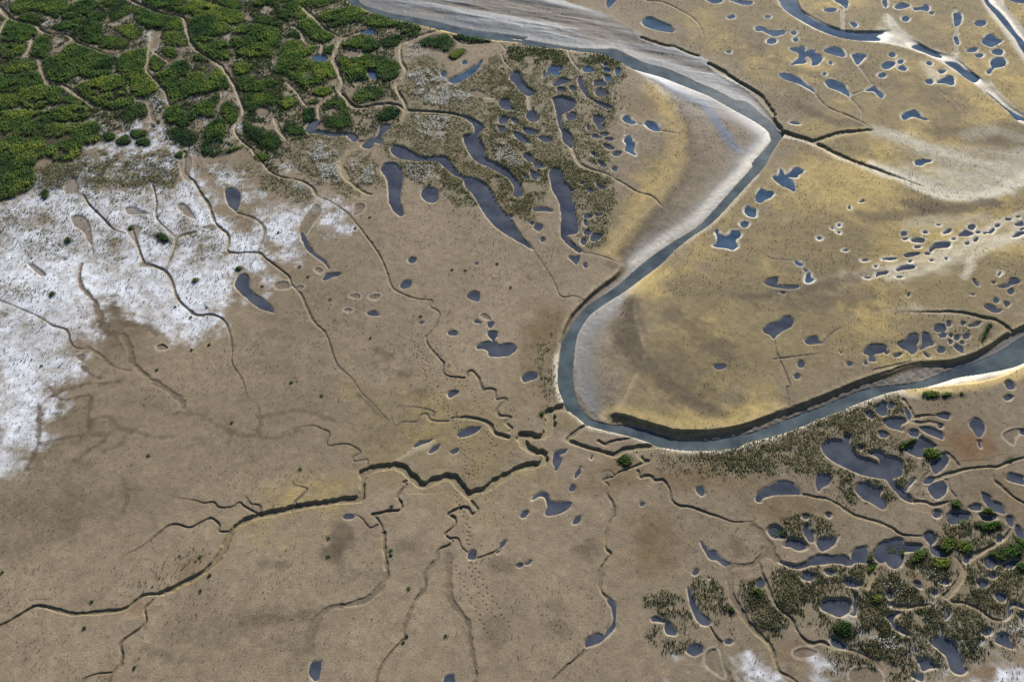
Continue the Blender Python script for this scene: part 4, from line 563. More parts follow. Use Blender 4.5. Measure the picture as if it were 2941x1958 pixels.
('-4625 7800 -4426 8053 -4147 8156 -3963 7800 -3924 7451 -4149 7426 -4210 7699 -4395 7800 -4536 7550',0.25,0.55,'arch shaped dull thicket over a small bare pan'),
('-4505 7303 -4181 7451 -3890 7402 -3796 7060 -3938 6820 -4281 6868 -4467 7012',0.2,0.5,'low flowering thicket just above the long winding pool'),
('-3944 8156 -3807 8519 -3440 8677 -3122 8414 -3212 8105 -3545 7952 -3829 7901',0.45,0.7,'crescent thicket above the broad brown creek bend'),
('-3215 7500 -2958 7850 -2683 7649 -2799 7303 -3043 7157 -3221 7254',0.25,0.55,'dull brownish thicket left of the brown creek junction'),
('-4406 9877 -4046 9934 -3726 10104 -3257 9990 -2990 9709 -2865 9267 -3048 8943 -3360 8943 -3415 9377 -3576 9487 -3686 9377 -3653 9050 -3767 8997 -4053 8889 -4202 9159',0.25,0.6,'broad dull thicket round the pool with a small bush'),
('-4461 10624 -4157 10979 -3781 10979 -3404 10624 -3533 10334 -3830 10219 -3965 10334 -4224 10449 -4403 10391',0.4,0.7,'dark green thicket right of the wide brown creek, under the crescent pool'),
('-3513 10801 -3068 11099 -2839 10979 -3000 10624 -3234 10449 -3430 10566',0.3,0.6,'dull thicket left of the deep shaded gully'),
('-2615 10449 -2424 10860 -1970 11159 -1655 11159 -1479 10683 -1648 10276 -1929 10334 -2309 10508',0.2,0.55,'dull thicket right of the deep shaded gully below the river bank'),
('-1639 10047 -1468 10391 -1221 10391 -1244 10161 -1479 9877',0.8,0.8,'bright bush at the edge of the flowering marsh above the banana pool'),
('-1589 11099 -1180 11099 -547 10801 -764 10713 -1232 10742',0.3,0.55,'thin dark thicket strip along the river bank above the banana pool'),
('-2990 9709 -2871 9737 -2867 9487 -2972 9487',0.6,0.6,'tiny round bush on the left bank of the shaded gully creek'),
('1774 -2752 1839 -2690 1963 -2677 2056 -2778 2027 -2890 1924 -2914 1828 -2840',0.8,0.8,'bright green bush by the blocky gullies under the river bend'),
('7115 -2563 7232 -2512 7361 -2563 7413 -2664 7343 -2765 7190 -2803 7093 -2715',0.75,0.9,'bright green shrub between the winged pool and the rhombus pool'),
('6732 -2461 6924 -2358 7063 -2306 7041 -2383 6897 -2461 6787 -2563 6705 -2563',0.6,0.6,'yellow green shrub left of the dark winged pool'),
('5999 -4454 6135 -4443 6251 -4508 6262 -4606 6192 -4659 6044 -4649 5964 -4595',0.85,1,'bright green bush standing in the dark ring pond'),
('4209 -4222 4329 -4144 4430 -4222 4394 -4311 4261 -4311',0.7,0.8,'green bush growing in a dark pool at the top of the right scrub'),
('7288 -4020 7383 -3964 7430 -3998 7336 -4054',0.9,0.7,'small lime bush in the lower part of the split pool'),
('7323 -3907 7368 -3884 7374 -3929 7322 -3941',0.9,0.6,'tiny lime bush in the middle of the split pool'),
('7747 -3792 7856 -3757 7908 -3838 7847 -3907 7738 -3884',0.75,0.9,'green bush between two dark pools near the right edge'),
('6669 -4766 6784 -4691 6925 -4723 6887 -4851 6741 -4903 6660 -4861',0.75,0.8,'rounded green bush on mud below the hourglass pool'),
('7160 -4443 7275 -4377 7374 -4486 7303 -4595 7167 -4606 7115 -4530',0.8,0.9,'bright green bush right of the hourglass pool'),
('6914 -4377 7086 -4311 7148 -4421 7058 -4530 6900 -4616 6825 -4486',0.6,0.8,'green shrub clinging to the right bank of the hourglass pool'),
('6323 -4659 6472 -4530 6617 -4552 6599 -4681 6444 -4766 6308 -4787',0.65,0.8,'green shrub on the right shore of the ring pond'),
('5646 -4659 5716 -4606 5735 -4681 5677 -4766 5614 -4755',0.6,0.9,'dark green bush at the square end of the canoe shaped lagoon'),
('5595 -4872 5728 -4787 5749 -4851 5636 -4935 5571 -4935',0.5,0.8,'dark bush below the square end of the canoe shaped lagoon'),
('3720 -5285 3820 -5235 3874 -5296 3834 -5366 3745 -5356',0.95,0.7,'lime bush under the small pool beside the mud creek'),
('3736 -5132 3779 -5091 3809 -5132 3766 -5173',0.9,0.5,'tiny bright bush on the left rim of a small pool'),
('5544 -5387 5627 -5346 5670 -5427 5607 -5497 5533 -5467',0.8,0.7,'bright bush at the left end of a mud hollow in the scrub'),
('4795 -5898 4941 -5802 5102 -5802 5107 -5937 5006 -6070 4894 -6013',0.2,0.8,'big dark olive bush above the grey lens pool'),
('7597 -4616 7912 -4465 8210 -4443 8135 -4659 7900 -4723 7736 -4766 7607 -4702',0.5,0.8,'broad green shrub mass at the right edge above two pools'),
('7537 -4088 7771 -4020 7957 -4043 7946 -4133 7725 -4222 7555 -4155',0.35,0.6,'grey green shrub patch with a rusty hollow near the right edge'),
('7913 -4851 8010 -4787 8075 -4830 8039 -4935 7944 -4924',0.4,0.7,'round dark bush at the right edge beside a dark pool'),
('8116 -4311 8240 -4355 8195 -4486 8109 -4443',0.7,0.7,'bright bush at the right edge under a dark pool'),
('7430 -1279 7614 -1237 7774 -1279 7742 -1391 7545 -1405 7432 -1349',0.7,0.6,'bright green shrub strip below the sandy river bank on the right'),
('7780 -1335 7886 -1265 8011 -1279 7969 -1349 7806 -1391',0.6,0.5,'small green shrub right of the shrub strip by the river'),
('8110 -1307 8177 -1265 8192 -1321 8130 -1349',0.8,0.4,'tiny green bush near the sandy river bank'),
('8485 -2815 8572 -2740 8610 -2778 8534 -2852',0.4,0.6,'dark bush on the creek bank near the right edge'),
('7275 -3676 7391 -3618 7444 -3699 7364 -3769 7274 -3746',0.7,0.7,'green bush above the split pool'),
('3315 -5606 3357 -5566 3388 -5606 3346 -5645',0.5,0.5,'single dark bush beside a mud creek'),
('-10368 4436 -10355 4561 -10238 4478 -10192 4292 -10270 4251',0.3,0.48,'small solitary bush on the white salt crust left of centre'),
('-8166 3299 -8132 3365 -8062 3338 -8075 3241 -8138 3241',0.54,0.6,'tiny lime bush at the head of the brown pan in the salt'),
('-9386 2919 -9341 2975 -9250 2881 -9284 2788 -9363 2844',0.3,0.3,'small dull bush in the middle of the salt crust'),
('-5634 2024 -5583 2078 -5501 2024 -5548 1954 -5612 1971',0.4,0.5,'small dark bush above the grey tusk shaped pool'),
('-6440 1674 -6392 1726 -6321 1674 -6366 1605',0.4,0.4,'small olive tussock left of the grey tusk shaped pool'),
('-9203 1264 -9177 1332 -9102 1281 -9129 1214',0.24,0.3,'small dark tussock on the lower salt crust'),
('-7543 3070 -7482 3127 -7313 3051 -7170 2862 -7310 2825 -7461 2937',0.18,0.4,'ragged olive tussock patch beside the salt creek'),
('9105 319 9214 446 9296 414 9176 256 9047 69 8937 7',0.4,0.5,'slanting dark shrub on the bank headland by the right edge'),
('511 -1776 555 -1721 596 -1776 552 -1830',0.5,0.4,'tiny green bush on the left bank above the creek mouth'),
]
TUFTS = [
('-2923 -4670','nearest dark tuft on mud above the ragged upright dark pool'),
('-2946 -4333','second nearest dark tuft on mud above the ragged upright dark pool'),
('-1622 -6123','nearest dark tuft on mud right of the ragged upright dark pool'),
('-1576 -6023','second nearest dark tuft on mud right of the ragged upright dark pool'),
('-992 -6023','third nearest dark tuft on mud right of the ragged upright dark pool'),
('-1605 -5235','single dark tuft on mud above and right of the ragged upright dark pool'),
('-1936 -4562','nearest dark tuft on mud below the thin slanting grey pool'),
('-1926 -4642','second nearest dark tuft on mud below the thin slanting grey pool'),
('-3456 -1349','single dark tuft on mud above and left of the thin slanting grey pool'),
('-4050 -1038','nearest dark tuft on mud below the grey tusk shaped pool'),
('-4960 -1964','second nearest dark tuft on mud below the grey tusk shaped pool'),
('-1985 -3729','single dark tuft on mud below and left of the thin slanting grey pool'),
('-2703 78','single dark tuft on mud below and left of the egg shaped grey pool'),
('-3599 -2976','single dark tuft on mud left of the thin slanting grey pool'),
('-5515 -6515','nearest dark tuft on mud left of the ragged upright dark pool'),
('-6449 -5457','second nearest dark tuft on mud left of the ragged upright dark pool'),
('-6430 -5898','third nearest dark tuft on mud left of the ragged upright dark pool'),
('-7994 -4956','fourth nearest dark tuft on mud left of the ragged upright dark pool'),
('-4816 -5275','nearest dark tuft on mud above and left of the ragged upright dark pool'),
('-4734 -5008','second nearest dark tuft on mud above and left of the ragged upright dark pool'),
('-4952 -4681','third nearest dark tuft on mud above and left of the ragged upright dark pool'),
('-5743 -91','nearest dark tuft on mud below and left of the grey tusk shaped pool'),
('-6051 -228','second nearest dark tuft on mud below and left of the grey tusk shaped pool'),
('-6588 -735','third nearest dark tuft on mud below and left of the grey tusk shaped pool'),
('-6260 -2690','fourth nearest dark tuft on mud below and left of the grey tusk shaped pool'),
('-6005 899','nearest dark tuft on mud left of the grey tusk shaped pool'),
('-6259 622','second nearest dark tuft on mud left of the grey tusk shaped pool'),
('-6625 915','third nearest dark tuft on mud left of the grey tusk shaped pool'),
('-8762 -632','fourth nearest dark tuft on mud left of the grey tusk shaped pool'),
('-3056 3630','nearest dark tuft on mud below and left of the upright club shaped grey blue pool'),
('-3337 3280','second nearest dark tuft on mud below and left of the upright club shaped grey blue'),
('-3601 1130','single dark tuft on mud left of the egg shaped grey pool'),
('-1777 654','single dark tuft on mud below and right of the egg shaped grey pool'),
('-4938 3127','single dark tuft on mud below and right of the grey teardrop pool'),
('-4125 1778','single dark tuft on mud right of the grey tusk shaped pool'),
('-5013 1502','nearest dark tuft on mud above and right of the grey tusk shaped pool'),
('-4336 2078','second nearest dark tuft on mud above and right of the grey tusk shaped pool'),
('-1220 1989','single dark tuft on mud above and left of the speech bubble shaped grey pool'),
('-953 1971','single dark tuft on mud above the speech bubble shaped grey pool'),
('-304 2167','single dark tuft on mud above and right of the speech bubble shaped grey pool'),
('-24 1468','single dark tuft on mud right of the speech bubble shaped grey pool'),
]
LOW = [
('-2565 9709 -2220 10047 -1831 9598 -1867 9104 -1671 8730 -1262 8889 -972 9159 -681 9598 -75 8943 335 8207 337 4729 327 3776 -579 3976 -1385 4758 -2484 5360 -2937 5938 -3013 6820 -2522 7402 -2320 7800 -2660 8519',1,0.45),
('-514 10047 -86 10276 1454 10276 1550 9598 1752 10047 2772 9765 2788 9159 2490 8311 2365 7303 2158 6725 2286 6120 2212 5013 1903 4729 453 4729 -344 5360',0.9,0.4),
('-400 5548 2247 5548 2156 4190 1964 3591 1867 2825 1559 2639 1410 3165 1330 4272 1155 5198 837 5329 436 3473 -20 3868 -340 5026',1,0.4),
('-5116 6443 -4636 6584 -3906 6537 -3782 6166 -3966 5624 -3795 4843 -4282 4729 -5318 5447 -5395 5758',0.9,0.45),
('-3730 5938 -3466 6029 -3162 5713 -2933 5272 -2833 4729 -3492 4729 -3693 5360',1,0.45),
('-2495 5504 -1686 5504 -1127 4940 -736 4068 -1097 4068 -1509 4603 -1911 4728 -2386 5112',1,0.45),
('-5546 5198 -5165 4983 -4716 4813 -4401 4436 -4517 4149 -5027 4436 -5526 4603',0.8,0.3),
('-4397 5198 -3862 5198 -3487 4686 -3247 4395 -3447 4313 -4019 4728 -4404 4855',0.8,0.45),
('-10761 5372 -10183 5593 -8149 5460 -7463 4813 -7489 4354 -7940 4068 -8877 4190 -9231 4068 -9599 4354 -10037 5112 -10303 4603',0.7,0.5),
('-7233 5460 -5624 5504 -5244 5026 -5461 4686 -6398 4771 -6998 5112',0.8,0.48),
('-11070 3788 -10482 3948 -9637 3788 -9572 3241 -10150 3318 -10853 3165',0.7,0.48),
('-10133 1502 -9488 1640 -9282 1366 -9688 1164 -9993 1231',0.7,0.48),
('-7717 3165 -7308 3241 -7128 2788 -7500 2788',0.8,0.3),
('5054 -1883 5479 -1964 6073 -1748 6557 -1502 6999 -1447 7168 -1612 7067 -1830 6674 -1883 6450 -1937 6287 -2175 6566 -2306 6794 -2461 6740 -2664 6439 -2563 6166 -2588 6008 -2563 5933 -2358 5806 -2280 5531 -2306 5333 -2461 5264 -2790 5505 -2989 4952 -3135 4565 -3062 4184 -2939 3366 -3013 2993 -2765 3420 -2614 4049 -2512',0.8,0.4),
('6687 -2865 7052 -2790 7091 -2939 6735 -3208 6478 -3352 6462 -3184 6648 -3087',0.9,0.32),
('5630 -3062 5954 -3135 6290 -3232 6368 -3471 6211 -3542 6067 -3329 5845 -3256 5710 -3495 5840 -3613 5697 -3636 5618 -3376',0.9,0.4),
('4448 -4020 4689 -3975 4897 -3998 5148 -4088 5143 -4289 4900 -4355 4894 -4200 4825 -4066 4744 -4088 4708 -4267 4528 -4311',1,0.4),
('4167 -5039 4442 -4956 4529 -5081 4779 -5122 4720 -5407 4624 -5606 4671 -5724 4522 -5840 4379 -5840 4155 -5606 4093 -5346',0.9,0.32),
('4794 -4872 5362 -4830 5570 -4977 5535 -5122 5415 -5081 5198 -5060 5101 -4997 4792 -5060',0.8,0.32),
('5358 -5326 5766 -5081 6123 -5060 6454 -5326 6274 -5447 5874 -5447 5691 -5527 5369 -5586',1,0.32),
('5272 -5840 5664 -5704 5719 -5840 5742 -5956 5474 -6032 5313 -6258 5156 -6032',1,0.2),
('5818 -5665 6122 -5606 6483 -5606 6426 -5802 6179 -5918 6084 -5743 5907 -5802',1,0.32),
('6615 -5645 6795 -5527 7096 -5606 7142 -5802 6986 -5956 6844 -6295 6681 -6314 6655 -6108 6565 -5937',0.9,0.32),
('6783 -5326 6917 -5122 7190 -4956 7273 -5163 7159 -5407 6941 -5407',0.8,0.32),
('7202 -5387 7481 -5204 7664 -5204 7651 -5407 7403 -5606 7224 -5547',0.8,0.32),
('6247 -4872 6607 -4787 6956 -4872 6980 -4977 6677 -5060 6424 -5039 6310 -4914',0.9,0.32),
('4981 -6332 5204 -6277 5381 -6479 5834 -6534 5846 -6744 5349 -6744 5385 -6534',0.8,0.32),
('5380 -6127 5793 -6032 6070 -6183 6319 -6295 6363 -6443 6217 -6406 5964 -6314 5530 -6369',0.7,0.32),
('6785 -6146 7172 -6146 7422 -6239 7286 -6332 6890 -6258',0.7,0.32),
('3629 -5163 3990 -5204 4046 -5407 4140 -5685 4061 -5918 3817 -5994 3651 -5704 3559 -5606',0.9,0.32),
('2112 -5447 2359 -5346 2548 -5447 2580 -5645 2762 -5918 2756 -6108 2553 -6183 2270 -6202 2079 -5994 2254 -5840 2419 -5802 2322 -5704 2126 -5685',0.8,0.4),
('2885 -5081 3132 -5163 3229 -5387 3295 -5685 3263 -5898 3071 -5743 2966 -5447 2867 -5224',0.8,0.32),
('3560 -5366 3726 -5245 3948 -5447 4016 -5606 3953 -5956 3773 -5937 3618 -5685',0.8,0.4),
('7049 -4111 7281 -4043 7527 -3998 7540 -4200 7398 -4289 7130 -4289',0.8,0.32),
('7467 -4787 7538 -4914 7710 -4956 8024 -4977 7974 -5122 7676 -5060 7521 -5081',0.7,0.4),
('8211 542 8565 574 9130 542 9329 446 8937 7 8668 -207 8205 -258 8093 131',0.3,0.4),
('452 -198 847 265 851 -349 788 -995 881 -1447 665 -1557 479 -1223 555 -647',0.45,0.22),
('-15170 13658 -10475 13387 -9207 12210 -8957 11958 -8638 11099 -8039 10047 -7275 9267 -6748 8053 -6589 7206 -6658 6820 -6440 6258 -7172 5938 -8111 6443 -8550 7108 -8788 7500 -9180 6820 -9567 6397 -9850 7108 -10499 7012 -12931 7500',0.75,0.12),
('-10475 13387 -6568 13387 -5197 4729 -5935 5893 -6390 6584 -6482 7550 -7004 9104 -7535 9821 -8291 10508 -8773 11709 -9142 12210',0.75,0.14),
('-7411 13387 -4946 13387 -4185 12466 -2961 11771 -2176 11463 -2533 11099 -2893 10860 -3013 10391 -2890 9598 -2921 8836 -2710 8002 -3256 7952 -3887 7901 -4201 8624 -2723 7800 -2682 7254 -3058 7012 -3177 6773 -3583 6631 -4493 6773 -4933 6916 -4858 6584 -5199 6443 -5281 6074 -5602 6029 -6153 6350',0.75,0.14),
('-10089 964 -9315 735 -9002 478 -9180 319 -9782 478 -9953 574',0.5,0.5),
('-9975 3165 -9202 3013 -9076 2419 -9595 2203 -10227 2419 -10376 2937',0.45,0.3),
('-8595 3165 -8134 2937 -7984 2275 -8271 1989 -8733 2419',0.45,0.3),
('-7213 3709 -6368 3318 -6048 2347 -6693 2060 -7052 2566',0.5,0.3),
('-8070 3868 -7672 3709 -7390 3165 -7742 3165',0.5,0.3),
('-10934 5329 -9927 5460 -9908 4686 -10407 4354',0.7,0.3),
('-10068 5938 -7719 5938 -7444 4729 -10606 4729 -10730 5360',0.8,0.3),
('4126 -4956 5372 -4787 6098 -4872 6631 -4702 7049 -4111 8084 -3952 8415 -4222 7763 -6070 7172 -6146 6751 -6369 5982 -6624 4921 -6744 4585 -5879 4028 -5407',0.62,0.4),
('4976 -3013 5948 -3160 6342 -3495 5606 -3775 5394 -3495',0.3,0.45),
('2015 10391 2821 9598 2637 8730 2859 7800 2435 7500 2467 8836 2357 9934',0.35,0.4),
('-11365 4190 -10634 4813 -9740 5372 -7268 5372 -6975 3788 -7055 3013 -8406 3396 -8880 2419 -10003 2862 -10819 2639',0.3,0.5),
('-10819 2639 -10003 2862 -8984 2275 -8633 1571 -8852 735 -10181 1231',0.22,0.5),
('-6070 -5346 -5552 -5224 -5060 -4956 -4762 -4595 -5083 -4508 -5617 -4956',0.22,0.25),
('2388 -2715 3420 -2614 4047 -2525 5002 -2149 5856 -1776 6571 -1447 7165 -1223 6984 -1502 6055 -1830 5365 -2306 5239 -2715 5379 -3013 4560 -3087 3970 -3013 2757 -3062',0.42,0.55),
('2295 -2614 3212 -2639 4592 -2383 4479 -3013 3553 -3111 2568 -2939',0.35,0.55),
('2350 9821 2821 9598 3001 8836 2744 7800 2574 7060 2301 6350 2348 5447 2105 5013 1914 6350',0.3,0.5),
('1923 5548 2343 5372 2286 4190 2119 3630 1909 2713 1642 2347 1578 3013',0.35,0.5),
('-2404 4272 -1354 4028 -581 4068 -64 3709 -826 3551 -1851 3709',0.2,0.5),
('-117 10334 193 10654 626 10508 1146 10276 1441 9934 1311 9709 920 9821 402 9821 -24 10047',1,0.16),
('1693 10104 2064 10161 2517 10047 2772 9765 2525 9709 2229 9821 1866 9877',1,0.16),
]
SALT = [
('-10152 5491 -9918 5983 -9623 6397 -9206 6916 -8788 7500 -8631 7800 -8313 7303 -7660 6916 -7358 6820 -7336 5938 -7230 5447 -7043 5198 -6865 4728 -6508 4395 -6335 3788 -5964 3318 -5508 3165 -5410 4068 -5111 4190 -4918 4231 -4506 4068 -4093 4068 -3740 3709 -3514 3280 -3752 3165 -4108 3396 -4118 3868 -4375 3868 -4501 3318 -4535 2862 -4411 2347 -4704 2347 -5082 2862 -5046 2492 -5120 1919 -4862 1813 -4846 1571 -4990 1434 -5348 1848 -5409 1919 -5641 1744 -5567 1231 -5342 1031 -5631 833 -5980 833 -5696 574 -5746 256 -6140 -23 -6446 131 -6923 414 -7447 671 -7756 964 -8017 1064 -7996 735 -8002 510 -7856 69 -8024 -54 -8249 -54 -8243 -228 -8003 -439 -7970 -706 -8076 -938 -8294 -1081 -8625 -995 -8708 -938 -8267 -1307 -8114 -1667 -8275 -1830 -8492 -1612 -8392 -1990 -8079 -2254 -8240 -2461 -8453 -2563 -8340 -2964 -8552 -3111 -8896 -3160 -11492 4109 -10759 4395 -10621 4855 -10726 5099',1,3.4),
('-14715 13320 -10458 13320 -9099 12021 -8472 10624 -7446 9377 -6700 7800 -6845 7060 -7973 7060 -8788 7500 -9206 6916 -9918 5983 -12074 5893',0.45,4),
('-8729 13320 -6558 13320 -5968 9598 -6039 7303 -6524 6120 -7639 6820 -6654 7550',0.3,4),
('3234 -6332 3471 -6164 3774 -6443 3916 -6803 2933 -6873',0.75,3),
('3471 -6164 3851 -6497 3920 -6873 3222 -6873',0.75,3),
('4069 -5975 4274 -6108 4670 -6314 4727 -6534 4458 -6497 4139 -6351',0.7,1.5),
('6613 -6534 7261 -6406 7664 -6351 7479 -6873 6338 -6873',0.6,4),
('7435 -5782 7844 -5840 7631 -6443 7462 -6070',0.6,2.5),
('4458 -6497 4990 -6443 4835 -6744 4407 -6744',0.5,2),
('2258 -6314 2505 -6295 2865 -6744 2214 -6744',0.6,2),
('-2524 5893 -1807 5758 -1559 5099 -2338 5186',0.2,2),
('-3228 6120 -2926 5803 -2626 5447 -2968 5360',0.2,1.5),
('-5504 5758 -4434 5893 -4053 5013 -5130 5099',0.5,3),
('-2647 9159 -2010 9542 -1557 8836 -947 8207 -1513 7800 -2156 7952 -2470 8311',0.35,2),
('5165 -5685 6299 -5487 7081 -5879 7763 -6070 7479 -6873 4891 -6873',0.28,4),
('-5427 5285 -4382 4686 -3973 4354 -3421 4068 -3434 3709 -3713 3473 -4523 4190 -5316 4603',0.4,3),
('-7233 5460 -5624 5504 -5223 4898 -5378 4190 -6317 4354 -6980 5026',0.85,3),
]
GOLD = [
('4415 10101 6480 8038 6360 6460 4317 3453 2197 1025 2039 -189 2253 -1551 3249 -2106 5897 -1223 9846 265 11091 735 16593 15024 3355 15024',0.75,14),
('6424 5637 8276 5460 8908 4813 8781 3868 7709 3165 6593 2639 6249 3396',0.75,10),
('6545 7012 7142 6490 8460 6773 8095 7012 7310 7303',0.6,3),
('7233 6397 8007 6631 8819 6537 9953 5669 10359 5229 9676 4729 8720 5099 7826 5848',0.7,5),
('7029 6212 7734 5447 8630 4758 7441 4178 6305 5013',0.5,6),
('11015 7800 11796 7550 12606 8207 13012 9377 12074 8836 11560 8156',0.5,5),
('3327 8836 3739 8519 3954 7800 3987 6584 3802 5447 3457 4729 2825 4729 3280 5893 3615 7303',0.8,6),
('3534 5460 3131 4354 2552 3630 2065 2825 1789 2347 1650 2492 1937 3165 2510 4068 3071 5112',0.7,5),
('2735 1744 2968 1919 3148 1571 2990 735 3313 -54 2842 -258 2559 574 2468 1130',0.8,5),
('1854 -1612 2466 -1883 2988 -2096 3709 -2017 4725 -1640 4769 -1391 3763 -1640 2913 -1640 2298 -1391',0.6,5),
('7505 -1166 8396 -1081 9529 -647 9478 -793 8603 -1110',0.9,2),
('724 -1721 1041 -1748 1281 -2017 898 -2201 715 -2043',0.6,2),
('-4609 13053 -4113 12402 -2620 11463 -1652 11099 398 10624 400 10801 -2641 11771 -4100 12595',0.9,1.5),
('-2828 -1502 -54 -1223 155 -2306 257 -3062 -443 -3542 -1443 -3305 -2636 -3305 -3172 -3775 -4318 -3913 -4343 -3775 -2675 -2939',0.75,12),
]
PALE = [
('8567 6868 9376 6537 10279 5848 11804 5535 11785 5329 11022 4813 10144 4540 9701 4813 9036 5285 8556 5504 9619 5447 8964 6029',0.75,5),
('8027 5548 8590 5112 9126 4644 9814 4313 10608 4354 9940 4728 9244 5069 8703 5548',0.8,2.5),
('6374 1622 7144 1848 7949 2167 8760 2456 9646 2937 11270 3868 10915 2862 9753 2492 9373 2060 8606 1919 7828 1709 7078 1571',0.6,4),
('7109 735 8049 784 8941 671 8536 866 7866 964 7266 899',0.5,3),
('10217 12147 10376 11401 10794 10624 11446 10104 11812 8943 12291 7303 12241 7157 11498 8889 10681 10219 9750 10801 9481 10979',0.9,1.5),
('13069 12987 13133 11585 13206 9934 13325 10276 13199 12274 13201 12987',0.9,1.5),
('10524 9877 10810 9598 10888 8836 10443 8730 10385 9159',0.7,1.5),
('2946 9653 3655 9159 4866 8156 5864 7157 6156 6725 5904 6397 5604 7303 4853 8053 4056 8730',0.4,2),
('1280 -2043 896 -2254 971 -2461 1173 -2537 892 -2358',0.5,1.5),
('6556 1366 7519 1434 7232 1231 6643 1231',0.3,3),
]
